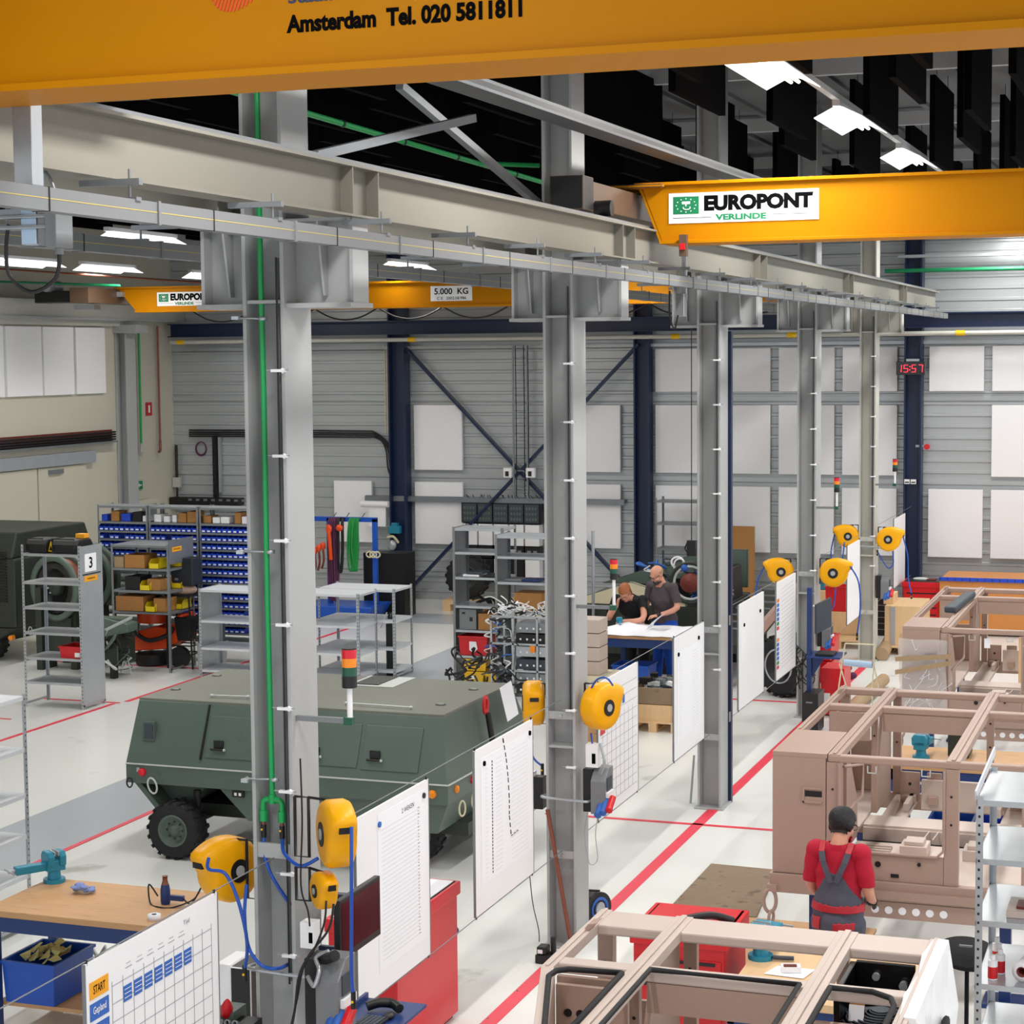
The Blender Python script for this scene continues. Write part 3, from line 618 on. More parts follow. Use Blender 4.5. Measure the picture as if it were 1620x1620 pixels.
def hatch(x0, x1, z0=.97, z1=1.34):
    m = MB(t); m.m('olive')
    f = lambda z: y0+.24*(z-zb)/(zt-zb)-.012
    m.add([(x0, f(z0), z0), (x1, f(z0), z0), (x1, f(z1), z1), (x0, f(z1), z1), (x0, f(z0)+.03, z0), (x1, f(z0)+.03, z0), (x1, f(z1)+.03, z1), (x0, f(z1)+.03, z1)], [(0, 1, 2, 3), (4, 5, 6, 7), (0, 1, 5, 4), (1, 2, 6, 5), (2, 3, 7, 6), (3, 0, 4, 7)])
    h = m.build('hatch', parent=t, bev=.006)
    xc = x0+.13; zc = 1.06
    m = MB(t); m.m('black').box(xc-.05, xc+.05, f(zc)-.003, f(zc)+.01, zc-.02, zc+.07); m.tube([(xc-.07, f(zc)-.03, zc-.01), (xc+.07, f(zc)-.03, zc-.01)], .011, 8); m.m('worn').tube([(xc+.065, f(zc)-.03, zc-.01), (xc+.082, f(zc)-.03, zc-.01)], .012, 8); m.build('handle', parent=h)
hatch(-8.64, -7.72); hatch(-7.66, -7.1); hatch(-7.06, -6.5, .96)
m = MB(t); m.m('black').bar((-8.68, y0+.02, .95), (-8.68, y0+.235, 1.43), .018, .02); m.build('hatch_gap', parent=t)
c = at(237, 1156, y=y0+.1); m = MB(t); m.m('slate').box(c.x-.045, c.x+.045, c.y-.03, c.y+.0, c.z-.07, c.z+.07); m.m('olive').box(c.x-.06, c.x+.06, c.y-.02, c.y+.03, c.z-.095, c.z+.085); m.build('viewing_port', parent=t, bev=.003)
for px, py, mm, lab in ((224, 1222, 'red_lamp', 'round red lamp'), (683, 1257, 'orange_lamp', 'round orange lamp')):
    c = at(px, py, y=y0-.02); m = MB(t); m.m(mm).lathe((c.x, y0, c.z), (0, -1, 0), [(.038, 0), (.038, .02), (.03, .035), (.0, .04)], 20); m.m('steel_grey').box(c.x-.06, c.x-.03, y0-.01, y0, c.z, c.z+.04); m.build('marker_lamp', parent=t, label=lab)
for f, zc, mm in ((.1, .8, 'orange_lamp'), (.3, .8, 'red_lamp')):
    p = V((xR, y0+f*2, zc)); d = V((1, 0, 0)); m = MB(t); m.m(mm).lathe(p, d, [(.035, 0), (.035, .02), (.0, .035)], 16); m.build('marker_lamp', parent=t)
def ring(m, c, a, b, r, nrm=(0, -1, 0), tilt=0):
    n = V(nrm).normalized(); u = V((0, 0, 1)); w = n.cross(u).normalized(); u2 = u*cos(tilt)+w*sin(tilt); w2 = w*cos(tilt)-u*sin(tilt)
    pts = [V(c)+u2*b*cos(q)+w2*a*sin(q) for q in [2*pi*k/18 for k in range(19)]]; m.tube(pts, r, 7, cap=False)
c = at(241, 1243, y=y0-.04)
m = MB(t); m.m('worn'); ring(m, c, .045, .075, .009, tilt=.3); m.build('tow_ring', parent=t)
c = at(205, 1238, y=y0-.03); m = MB(t); m.m('black'); ring(m, c, .03, .045, .008); m.build('tow_ring', parent=t)
for q in (.3, .62):
    p = V((xR, y0+q, .66)); m = MB(t); m.m('cream_metal'); ring(m, p+V((.03, -.03, -.05)), .035, .07, .009, (1, -.6, 0)); m.build('tow_ring', parent=t)
c = at(375, 1257, y=y0); m = MB(t); m.m('black').box(c.x-.06, c.x+.06, y0+.015, y0+.03, c.z-.03, c.z+.03); m.m('white').box(c.x-.035, c.x-.01, y0+.01, y0+.02, c.z-.015, c.z+.012); m.box(c.x+.01, c.x+.035, y0+.01, y0+.02, c.z-.015, c.z+.012); m.build('socket_plate', parent=t)
m = MB(t); m.m('olive_dark').box(-9.2, -6.2, y0+.5, y1-.4, .3, .42); m.cyl((-8.94, y0+.05, .29), (-8.94, y1-.05, .29), .05); m.cyl((-6.75, y0+.55, .29), (-6.75, y1-.3, .29), .05)
for xx in (-8.94, -6.6): m.tube([(xx+.09, y0+.26, .3), (xx+.09, y0+.26, .6)], .035, 8)
m.build('chassis', parent=t)
for x, y in ((-8.94, y0+.02), (-8.94, y1-.05), (-6.75, y0+.55), (-6.75, y1-.3)): wheel(t, (x, y+.02, .275), (0, -1, 0), .272, .21)
for px, py in ((343, 1069), (278, 1091), (697, 1115), (749, 1091)):
    c = at(px, py, z=zt+.02); m = MB(t); m.m('black').lathe((c.x, c.y, zt+.018), (0, 0, 1), [(.05, 0), (.05, .006), (.03, .006), (.0, .004)], 20); m.m('worn').bar((c.x-.03, c.y, zt+.028), (c.x+.03, c.y, zt+.028), .008, .01); m.build('filler_cap', parent=t)
for a, b in (((335, 1100), (392, 1102)), ((548, 1112), (650, 1119))):
    A, B = at(*a, z=zt+.04), at(*b, z=zt+.04); m = MB(t); m.m('worn').tube([A, B], .008, 7); m.ell(A, .02, .02, .014); m.ell(B, .02, .02, .014); m.build('grab_rail', parent=t)
a, b = at(560, 1083, z=zt+.02), at(630, 1072, z=zt+.02); m = MB(t); m.m('worn').box(a.x-.05, b.x+.18, a.y-.06, b.y+.02, zt+.021, zt+.025); m.m('olive_dark').box(a.x, b.x, a.y, b.y, zt+.025, zt+.032); m.build('roof_hatch', parent=t)
# red sling hook and papers at the right end
c = at(762, 1115, x=-6.24); c.x = -6.2; d = MB(); d.m('red'); ring(d, c, .05, .08, .016, (1, 0, 0)); d.m('black').tube(spline([c+V((.02, 0, -.07)), c+V((.05, .02, -.3)), c+V((.08, .04, -.5))], 4), .03, 7); d.build('lifting_hook', label='red lifting hook with black sling on the trailer right end', cat='hook')
a = at(790, 1092, x=-6.2); m = MB(); m.m('paper').add([a+V((.02, -.05, .03)), a+V((.02, .28, .05)), a+V((.08, .32, -.28)), a+V((.08, 0, -.3))], [(0, 1, 2, 3)]); m.build('paper_sheet', label='white paper sheet taped to the right end of the trailer', cat='paper')
# ---------------------------------------------------------------- sand-coloured cabs
def openq(m, x0, x1, y, z0, z1, xa, xb, za, zb_, t=.05):
    """plate in plane y with a window"""
    m.box(x0, xa, y, y+t, z0, z1); m.box(xb, x1, y, y+t, z0, z1); m.box(xa, xb, y, y+t, z0, za); m.box(xa, xb, y, y+t, zb_, z1)
def seal(m, pts, r=.011): m.m('rubber').tube(pts+[pts[0]], r, 6)
def cab(lab, x0, y0, y1, blockd, near_open=True, seals=False, fan=False, wrap=False, z0=.86, z1=1.81, xr=-1.02):
    t = T('vehicle_cab', lab, 'cab', ((x0+xr)/2, (y0+y1)/2, .35))
    r1, r2 = x0+.43, x0+1.27; b = 'brown'
    ym = y1-.85
    # left side block and side walls
    m = MB(t); m.m(b)
    if blockd:
        m.box(x0, r1-.045, y0, y0+.03, z0+.065, z1-.031); m.box(x0, x0+.03, y0+.031, y0+blockd-.002, z0+.065, z1-.031); m.box(x0, r1-.035, y0, y0+blockd, z1-.03, z1+.002); m.box(r1-.075, r1-.045, y0+.05, y0+blockd-.003, z0+.065, z1-.031)
        hx, hz = x0+.22, z0+.62
        m.box(hx, hx+.14, y0-.012, y0+.0, hz+.07, hz+.085); m.box(hx, hx+.14, y0-.012, y0, hz-.03, hz-.015); m.box(hx, hx+.014, y0-.012, y0, hz-.03, hz+.07)
        m.m('black').box(hx+.015, hx+.14, y0-.002, y0+.0, hz, hz+.06); m.m(b).box(hx+.015, hx+.15, y0-.004, y0, hz-.02, hz+.015)
        m.build('side_locker', parent=t, bev=.008)
    m = MB(t); m.m(b)
    m.box(x0-.02+(.5 if seals else 0), xr, y0-.02, y0+.05, z0-.08, z0+.06); m.box(x0-.02, xr, y1-.05, y1, z0-.08, z0+.06); m.box(x0-.02, x0+.05, y0+.051+(1.8 if seals else 0), y1-.051, z0-.08, z0+.06); m.box(xr-.06, xr, y0+.051, y1-.051, z0-.08, z0+.06)
    for yy in (.28, .62): m.box(x0+.051, xr-.061, y0+(y1-y0)*yy-.04, y0+(y1-y0)*yy+.04, z0-.04, z0+.015)
    m.build('floor_frame', parent=t, bev=.006)
    # floor pans
    m = MB(t); m.m('brown_light'); yb = y0+1.1
    m.box(r1, xr-.05, y0+.05, yb, z0+.02, z0+.06); m.box(r1, xr-.05, yb+.3, yb+.62, z0+.07, z0+.12); m.box(x0+.05, r1-.06, y0+.9, y1-.05, z0+.02, z0+.05); m.box(r1+.05, r1+.25, y0+1.5, y1-.05, z0+.02, z0+.05); m.box(r2+.15, xr-.05, y0+1.5, y1-.05, z0+.02, z0+.05)
    m.box(r1, xr-.05, yb+.28, yb+.32, z0-.08, z0+.1)
    for k in range(4): m.box(r1+.1, r1+.3, y0+.7+k*.07, y0+.72+k*.07, z0+.06, z0+.085)
    for xx in (r1+.38, r2+.0, ): m.box(xx, xx+.2, y0+.72, y0+.95, z0+.06, z0+.14); m.box(xx+.03, xx+.17, y0+.75, y0+.92, z0+.14, z0+.17)
    m.box(r1+.3, r2+.3, y1-.35, y1-.3, z0, z0+.25); m.box(r1+.2, r1+.24, y1-.7, y1-.2, z0+.05, z0+.12); m.box(r2+.1, r2+.14, y1-.7, y1-.2, z0+.05, z0+.12)
    for xx in (r1+.5, r1+.57, r2+.45, r2+.52): m.tube([(xx, yb+.02, z0+.1), (xx+.02, yb+.4, z0+.1)], .006, 5)
    m.build('floor_pan', parent=t, bev=.004)
    m = MB(t); m.m('rubber').box(r1, xr-.06, yb+.02, yb+.28, z0-.02, z0+.0); m.build('floor_mat', parent=t)
    for (xa, za, w_) in ((r1+.12, .3, .16), (r1+.34, .3, .12), (r2+.16, .28, .16)):
        m = MB(t); m.m(b).box(xa, xa+w_, y1-.3, y1-.27, z0+.05, z0+za); m.box(xa+.02, xa+w_-.02, y1-.4, y1-.3, z0+.05, z0+.12); m.m('black').cyl((xa+w_/2, y1-.301, z0+.2), (xa+w_/2, y1-.304, z0+.2), .014, n=8); m.build('seat_bracket', parent=t, bev=.004)
    m = MB(t); m.m('brown_light').tube([(r2+.1, y1-.25, z0+.32), (r2+.2, y1-.6, z0+.1)], .008, 6); m.build('link_rod', parent=t)
    # pillars
    for (px, py, w, d) in ((x0, y1-.08, .08, .08), (r1-.04, y0, .09, .07), (r2-.05, y0, .1, .07), (xr-.07, y0, .07, .07), (xr-.07, y1-.08, .07, .08), (r1-.04, ym, .05, .05), (r1+.02, y1-.06, .07, .05), (r2-.04, y1-.06, .06, .05)) + (((x0+.4, 6.9, .05, .05),) if not blockd else ()):
        m = MB(t); m.m(b).box(px, px+w, py+.002, py+d, z0+.061, z1-.056); 
        m.m('black').cyl((px+w/2, py+.0, z1-.25), (px+w/2, py-.003, z1-.25), .009, n=8); m.cyl((px+w/2, py+.0, z0+.5), (px+w/2, py-.003, z0+.5), .009, n=8)
        m.build('pillar', parent=t, bev=.01)
    # lower door skin, near side
    if near_open:
        m = MB(t); m.m(b).box(r1+.052, r2-.052, y0+.006, y0+.03, z0+.062, z0+.26); m.box(r1-.02, xr, y0-.05, y0-.022, z0-.06, z0+.0)
        m.m('black').cyl((r1+.33, y0-.002, z0+.18), (r1+.33, y0+.0, z0+.18), .022, n=12); m.cyl((r1+.62, y0-.012, z0+.2), (r1+.62, y0+.0, z0+.2), .014, n=10); m.box(r1+.42, r1+.48, y0-.002, y0, z0+.09, z0+.12)
        m.build('door_sill', parent=t, bev=.006)
        m = MB(t); m.m(b).box(r1+.1, xr, y0-.02, y0-.005, z0-.2, z0-.082); m.m('white')
        for k in range(7): m.cyl((r1+.22+k*.096, y0-.021, z0-.14), (r1+.22+k*.096, y0-.024, z0-.14), .028, n=16)
        m.build('perforated_rail', parent=t)
        m = MB(t); m.m(b)
        for a, bb in ((r1+.05, r2-.05),): m.tube([(a, y0-.005, z1-.06), (a, y0-.005, z0+.3), (a+.04, y0-.005, z0+.26), (bb-.05, y0-.005, z0+.26), (bb, y0-.005, z0+.31), (bb, y0-.005, z1-.06)], .012, 6)
        m.tube([(r1+.07, y0+.08, z1-.1), (r1+.17, y0+.3, z1-.12), (r1+.17, y0+.3, z0+.6), (r1+.07, y0+.08, z0+.5)], .012, 6)
        m.build('door_frame', parent=t)
    # side walls
    ys = y0+max(blockd, 1.9 if seals else 0)
    m = MB(t); m.m(b).prism([(y1-.8, z0+.062), (y1-.09, z0+.062), (y1-.09, z1-.06), (y1-.5, z1-.06), (y1-.62, z1-.25), (y1-.8, z1-.6)], 'x', r1-.02, r1+.01); m.build('side_panel', parent=t, bev=.004)
    m = MB(t); m.m(b).prism([(ys, z0+.061), (y1-.09, z0+.061), (y1-.09, z0+.5), (ys, z0+.5)], 'x', x0+.002, x0+.02); m.build('side_panel', parent=t)
    m = MB(t); m.m(b).box(xr-.03, xr-.004, y1-.8, y1-.09, z0+.062, z1-.056); m.build('side_panel', parent=t)
    m = MB(t); m.m(b).prism([(y0+.75, z0+.062), (y0+1.25, z0+.062), (y0+1.25, z0+.35), (y0+.9, z0+.75), (y0+.75, z0+.75)], 'x', r1-.05, r1-.022); m.build('side_panel', parent=t)
    m = MB(t); m.m(b).box(x0+.09, r1-.05, y1-.034, y1-.006, z0+.062, z1-.45); m.build('rear_panel', parent=t, bev=.004)
    # roof grid
    for (a, w) in ((x0, .06), (r1-.03, .09), (r2-.04, .1), (xr-.06, .06)):
        ya = y0+(blockd if a == x0 else 0)
        if seals and a == x0: ya = 8.42
        m = MB(t); m.m('brown_light' if seals else b).box(a, a+w, ya+.003, y1-.003, z1-.05, z1+.004); m.box(a+w*.35, a+w*.65, ya+.01, y1-.01, z1+.004, z1+.014); m.m('black')  # nearest cab's roof gets the paler brown, reflected light put into its colour
        if seals:
            for k in range(6): m.cyl((a+w*.2, y0+.3+k*(y1-y0-.5)/6, z1+.001), (a+w*.2, y0+.3+k*(y1-y0-.5)/6, z1+.003), .006, n=6)
        m.build('roof_rail', parent=t, bev=.008)
    for (yy, w, xa) in ((y1-.12, .12 if not seals else .26, x0), (ym-.05, .10, x0), (y0, .07, r1-.03)):
        if yy == y1-.12 and seals: yy = y1-.26
        m = MB(t); m.m('brown_light' if seals else b).box(xa+.002, xr-.002, yy, yy+w, z1-.0545, z1-.002); m.build('roof_crossbar', parent=t, bev=.01)
    m = MB(t); m.m(b); m.prism([(x0-.05, z1-.1), (x0+.05, z1), (x0+.1, z1+.05), (x0+.05, z1+.04)], 'y', y1-.4, y1-.3); m.build('roof_bracket', parent=t, bev=.004); m = MB(t); m.m(b).box(x0+.06, r1-.04, ym-.08, ym-.052, z1-.28, z1-.056); m.build('inner_panel', parent=t); m = MB(t); m.m(b).box(r1+.06, r2-.05, ym-.046, ym-.03, z1-.2, z1-.056); m.build('inner_panel', parent=t)
    for k, xx in enumerate((r1+.28, r1+.66)):
        if near_open: m = MB(t); m.m('worn'); m.tube([(xx-.03, y0+.02, z1-.07), (xx-.03, y0+.02, z1-.12), (xx+.03, y0+.02, z1-.12), (xx+.03, y0+.02, z1-.07)], .006, 5); m.build('latch', parent=t)
    if blockd:
        for zz in (z0-.12,):
            m = MB(t); m.m(b); ring(m, (x0-.01, y0-.04, zz-.02), .045, .085, .014, (0.3, -1, 0)); ring(m, (x0+.0, y0-.04, zz-.14), .035, .045, .012, (1, -.3, 0)); m.box(x0-.03, x0+.04, y0-.05, y0+.02, zz+.05, zz+.1); m.build('shackle', parent=t)
    # support stands
    for xx in (x0+.25, xr-.2):
        for yy in (y0+.35, y1-.4):
            m = MB(t); m.m('navy')
            m = MB(t); m.m('blue_frame').box(xx-.04, xx+.04, yy-.04, yy+.04, .03, z0-.08); m.box(xx-.15, xx+.15, yy-.15, yy+.15, 0, .03); m.build('stand', parent=t)
    if seals:
        for (xa, xb) in ((x0+.07, r1-.05), (r1+.08, r2-.06), (r2+.08, xr-.08)):
            m = MB(t); zz = z1+.012; ya, yb = y0+.1, ym-.06
            if xa < x0+.1: xb += .02; pts = [(xa+.33, 7.25, zz), (xa+.02, 8.28, zz), (xa+.03, 8.36, zz), (xa+.08, 8.40, zz), (xb, 8.42, zz), (xb, 7.25, zz)]
            elif xb > xr-.12: pts = [(xa, ya, zz), (xa, yb, zz), (xb-.12, yb, zz), (xb-.03, yb-.06, zz), (xb, yb-.16, zz), (xb, ya, zz)]
            else: pts = [(xa, ya, zz), (xa, yb, zz), (xb, yb, zz), (xb, ya, zz)]
            seal(m, [V(p) for p in pts], .014); m.build('window_seal', parent=t)
        m = MB(t); m.m('brown_light').bar((x0+.03, 8.44, z1-.02), (x0+.45, 7.0, z1-.02), .06, .05); m.m('brown').prism([(x0+.03, 8.44), (x0+.45, 7.0), (x0+.46, 7.03), (x0+.06, 8.46)], 'z', z0, z1-.03); m.build('slanted_side', parent=t, bev=.006)
        m = MB(t); m.m('brown').box(x0+.3, r1-.02, y0+.1, ym-.1, z0+.5, z0+.53); m.box(x0+.08, r1, ym-.16, ym-.13, z0+.1, z1-.07); m.m('black')
        for px in (.14, .2): m.cyl((x0+px, ym-.161, z1-.2), (x0+px, ym-.165, z1-.2), .02, n=10)
        m.build('inner_panel', parent=t)
        m = MB(t); m.m('brown').box(r2, xr-.05, ym-.16, ym-.13, z0+.1, z1-.12); m.build('inner_panel', parent=t)
    if fan:
        m = MB(t); m.m('black_gloss').box(r2+.1, xr-.09, y1-.33, y1-.30, z1-.4, z1-.04); m.box(r2+.1, xr-.09, ym+.08, y1-.3, z1-.42, z1-.38); m.box(r2+.07, r2+.1, ym+.08, y1-.3, z1-.4, z1-.05)
        fo = m.build('fan_shroud', parent=t, bev=.004)
        m = MB(t); m.m('slate'); cx, cy = (r2+xr)/2+.03, ym+.22
        for k in range(9): 
            r = .05+k*.018; m.tube([(cx+r*cos(q), cy+r*sin(q), z1-.17-.006*k) for q in [2*pi*i/24 for i in range(25)]], .005, 5, cap=False)
        m.cyl((cx, cy, z1-.38), (cx, cy, z1-.16), .045); m.build('fan_guard', parent=fo)
        m = MB(t); m.m('galv').cyl((r2+.2, y1-.335, z1-.1), (r2+.2, y1-.36, z1-.1), .018); m.cyl((xr-.14, y1-.335, z1-.13), (xr-.14, y1-.37, z1-.13), .02); m.build('bolt', parent=fo)
        m = MB(t); m.m('card').add([(r2+.13, ym+.14, z1-.2), (r2+.2, ym+.14, z1-.2), (r2+.2, ym+.2, z1-.08), (r2+.13, ym+.2, z1-.08)], [(0, 1, 2, 3)]); m.m('paper').add([(r2+.13, ym+.132, z1-.2), (r2+.2, ym+.132, z1-.2), (r2+.2, ym+.158, z1-.13), (r2+.13, ym+.158, z1-.13)], [(0, 1, 2, 3)]); m.build('tag', parent=t, label='brown card tag hanging at the fan')
        m = MB(t); m.m('white_gloss'); pts = []
        rings = []
        for i, yy in enumerate((y1-.02, y1-.3, y1-.6, y1-.9, y1-1.2)):
            o = .012*((-1)**i); rings.append([V((xr-.05+o, yy, z1+.012)), V((xr+.03, yy, z1+.01)), V((xr+.07+o, yy-.02, z1-.3)), V((xr+.06-o, yy+.02, z1-.62)), V((xr+.04, yy+.0, z1-.63)), V((xr+.02, yy, z1-.1))])
        m.loft(rings, smooth=False); m.build('protective_film', parent=t, label='white protective film over the right edge')
        m = MB(t); seal(m, [V((xr+.085, y1-.55, z1-.2)), V((xr+.085, y1-1.15, z1-.2)), V((xr+.085, y1-1.15, z1-.62)), V((xr+.085, y1-.55, z1-.62))], .016); m.build('window_seal', parent=t)
    if wrap:
        m = MB(t); m.m('plastic_wrap')
        n = 14; rings = []
        for k in range(9):
            zz = z0-.1+(z1-.12-z0+.1)*k/8; rr = []
            for (a, bq) in ((x0-.03, y0-.03), (x0+.16, y0-.05), (x0+.36, y0-.04), (r1+.03, y0-.02), (r1+.03, y0+.4), (x0+.2, y0+.5), (x0-.04, y0+.45), (x0-.05, y0+.2)): rr.append(V((a+rnd.uniform(-.02, .02), bq+rnd.uniform(-.025, .025), zz+rnd.uniform(-.02, .02))))
            rings.append(rr)
        m.loft(rings, cap=False, smooth=False); m.build('plastic_film', parent=t, label='clear plastic film wrapped round the locker')
        m = MB(t); m.m('plastic_white')  # white strands stand in for highlights along the film's wrinkles
        for k in range(18):
            p = V((x0+rnd.uniform(0, .42), y0-.065, rnd.uniform(z0, z1-.2))); m.curve([p, p+V((rnd.uniform(-.09, .09), rnd.uniform(-.01, .01), rnd.uniform(-.12, .12))), p+V((rnd.uniform(-.14, .14), 0, rnd.uniform(-.2, .2)))], .0028, 4, 3)
        m.build('film_crease_highlight', parent=t, kind='stuff')
        m = MB(t); m.m('roll_tan'); 
        for za, zc in ((z1-.36, z1-.31), (z1-.50, z1-.38)): m.add([(x0-.06, y0-.09, za), (r1+.08, y0-.08, zc), (r1+.08, y0-.08, zc+.05), (x0-.06, y0-.09, za+.05)], [(0, 1, 2, 3)])
        m.build('packing_tape', parent=t, label='brown packing tape')
    return t
cab('sand-brown vehicle cab shell nearest the camera with black window seals and a fan', -2.86, 6.6, 9.42, .0, near_open=False, seals=True, fan=True, z1=1.81, xr=-1.12)
cab('sand-brown vehicle cab shell on stands that the man in red faces', -2.84, 13.62, 16.5, .85)
cab('sand-brown vehicle cab shell farthest back, partly wrapped in clear plastic film', -2.86, 20.3, 23.9, .75, wrap=True)
# ---------------------------------------------------------------- racks, benches and the left bay
def rack(lab, x0, x1, y0, y1, h, zs, mt='galv', shelf='galv', side=None, group=None, name='shelving_rack', holes=True, pw=.035, back=False):
    t = T(name, lab, 'rack', ((x0+x1)/2, (y0+y1)/2, 0), group)
    for xx, sx in ((x0, 1), (x1, -1)):
        for yy, sy in ((y0, 1), (y1, -1)):
            m = MB(t); m.m(mt).prism([(xx, yy), (xx+sx*pw, yy), (xx+sx*pw, yy+sy*.003), (xx+sx*.003, yy+sy*.003), (xx+sx*.003, yy+sy*pw), (xx, yy+sy*pw)], 'z', 0, h)
            if holes:
                m.m('black'); z = .05
                while z < h-.02:
                    m.box(xx-.0006*sx, xx+.0006*sx, yy+sy*.012, yy+sy*.024, z, z+.014); m.box(xx+sx*.012, xx+sx*.024, yy-.0006*sy, yy+.0006*sy, z, z+.014); z += .05
            m.build('post', parent=t)
    for z in zs:
        m = MB(t); m.m(shelf).box(x0+.004, x1-.004, y0+.004, y1-.004, z-.004, z); m.box(x0+.004, x1-.004, y0+.003, y0+.006, z-.032, z); m.box(x0+.004, x1-.004, y1-.006, y1-.003, z-.032, z); m.box(x0+.003, x0+.006, y0, y1, z-.032, z); m.box(x1-.006, x1-.003, y0, y1, z-.032, z)
        m.build('shelf', parent=t)
    m = MB(t); m.m(mt)
    m.bar((x0+.002, y0, .05), (x0+.002, y1, .05), .004, .03); m.build('foot_bar', parent=t); m = MB(t); m.m(mt).bar((x1-.002, y0, .05), (x1-.002, y1, .05), .004, .03); m.build('foot_bar', parent=t)
    if side:
        for s in side:
            xx = x0 if s == 'l' else x1; m = MB(t); m.m('galv_dark' if mt != 'galv' else 'galv').box(xx-.002, xx+.002, y0+.01, y1-.01, .06, h-.01); m.build('side_panel', parent=t)
    if back:
        m = MB(t); m.m('galv_dark').bar((x0, y1, h*.25), (x1, y1, h*.75), .004, .02); m.bar((x1, y1, h*.25), (x0, y1, h*.75), .004, .02); m.build('cross_brace', parent=t)
    return t
def carton(lab, x0, x1, y0, y1, z, h, mt='card', grp=None, open_=False, name='cardboard_box', cat='box'):
    t = MB(); t.m(mt)
    if open_:
        w = .006; t.box(x0, x1, y0, y1, z, z+w)
        for a in ((x0, x0+w, y0, y1), (x1-w, x1, y0, y1), (x0, x1, y0, y0+w), (x0, x1, y1-w, y1)): t.box(*a, z, z+h)
    else:
        t.box(x0, x1, y0, y1, z, z+h); 
        if mt == 'card': t.m('roll_tan').box(x0-.001, x1+.001, (y0+y1)/2-.025, (y0+y1)/2+.025, z+h*.8, z+h+.001)
    return t.build(name, label=lab, cat=cat, group=grp, bev=.004)
def crate(lab, x0, x1, y0, y1, z, h, mt, grp=None, name='plastic_crate', sticker=None, ribs=True):
    t = T(name, lab, 'crate', ((x0+x1)/2, (y0+y1)/2, z), grp); m = MB(t); m.m(mt); w = .01; tp = .015
    m.box(x0+tp, x1-tp, y0+tp, y1-tp, z, z+.01)
    for (a, b, c, d) in ((x0, y0, x1, y0), (x1, y0, x1, y1), (x1, y1, x0, y1), (x0, y1, x0, y0)):
        cx, cy = (x0+x1)/2, (y0+y1)/2; f = lambda p, q, k: (p+(tp if p < cx else -tp)*k, q+(tp if q < cy else -tp)*k)
        A, B = f(a, b, 1), f(c, d, 1); A2, B2 = f(a, b, 1+w/tp), f(c, d, 1+w/tp)
        Cc, D = f(a, b, 0), f(c, d, 0); C2, D2 = f(a, b, w/tp), f(c, d, w/tp)
        m.add([(A[0], A[1], z), (B[0], B[1], z), (D[0], D[1], z+h), (Cc[0], Cc[1], z+h), (A2[0], A2[1], z), (B2[0], B2[1], z), (D2[0], D2[1], z+h), (C2[0], C2[1], z+h)], [(0, 1, 2, 3), (7, 6, 5, 4), (0, 1, 5, 4), (2, 3, 7, 6), (1, 2, 6, 5), (3, 0, 4, 7)])
    m.build('shell', parent=t)
    m = MB(t); m.m(mt).box(x0-.012, x1+.012, y0-.012, y0+.004, z+h-.02, z+h); m.box(x0-.012, x1+.012, y1-.004, y1+.012, z+h-.02, z+h); m.box(x0-.012, x0+.004, y0, y1, z+h-.02, z+h); m.box(x1-.004, x1+.012, y0, y1, z+h-.02, z+h)
    m.build('rim', parent=t)
    if sticker:
        m = MB(t); m.m('white'); sticker(m); m.build('sticker', parent=t)
    return t
# the numbered rack
R3 = rack('galvanised rack with a sign reading 3 on its end panel', -14.84, -13.93, 22.17, 22.72, 2.2, [.35, .68, 1.02, 1.36, 1.70, 2.08], side='r')
m = MB(R3); m.m('paper').box(-13.928, -13.924, 22.28, 22.56, 1.84, 2.08); m.m('ink').txt('3', (-13.922, 22.42, 1.96), .085, .15, right=(0, 1, 0), bold=.02); m.m('black').box(-13.928, -13.921, 22.22, 22.66, 1.80, 1.815)
m.build('number_sign', parent=R3, label='white sheet with a black 3')
m = MB(R3); m.m('yellow_sign').box(-13.928, -13.922, 22.26, 22.58, 1.71, 1.785); m.m('ink').txt('VOORBEREIDING', (-13.920, 22.42, 1.748), .2, .025, right=(0, 1, 0)); m.build('name_sticker', parent=R3, label='small orange sticker')
crate('red crate with white label on a lower shelf of the numbered rack', -14.32, -13.97, 22.22, 22.6, .68, .16, 'red', sticker=lambda m: m.box(-14.08, -14.0, 22.215, 22.222, .70, .76))
for (xa, xb, lab) in ((-14.83, -14.5, 'black generator housing on top of the numbered rack, left one'), (-14.42, -14.02, 'black generator housing with handle on top of the numbered rack, right one')):
    t = T('equipment_case', lab, 'equipment', ((xa+xb)/2, 22.45, 2.08)); m = MB(t); m.m('black'); m.prism([(22.25, 2.085), (22.65, 2.085), (22.65, 2.2), (22.6, 2.27), (22.3, 2.27), (22.25, 2.2)], 'x', xa, xb); m.build('housing', parent=t, bev=.02)
    m = MB(t); m.m('black').tube([(xa+.03, 22.23, 2.12), (xa+.03, 22.23, 2.28), (xb-.03, 22.23, 2.28), (xb-.03, 22.23, 2.12)], .01, 7); m.cyl((xb-.03, 22.4, 2.15), (xb+.06, 22.4, 2.15), .03); m.build('handle', parent=t)
m = MB(); m.m('yellow_sign').box(-14.2, -14.06, 22.5, 22.62, 2.272, 2.33); m.build('small_box', label='small orange box on the black case on the numbered rack', cat='box', bev=.004)
m = MB(); m.m('yellow').prism([(-14.5, 2.1), (-14.42, 2.1), (-14.46, 2.24)], 'y', 22.3, 22.32); m.m('ink').prism([(-14.48, 2.12), (-14.44, 2.12), (-14.46, 2.19)], 'y', 22.298, 22.3); m.build('warning_sign', label='small yellow warning triangle between the black cases', cat='sign')
# rack at the left edge
rack('light rack with perforated posts cut off by the left edge', -9.85, -9.0, 12.9, 13.45, 1.95, [.1, .45, .78, 1.12, 1.5, 1.93], shelf='shelf_white')
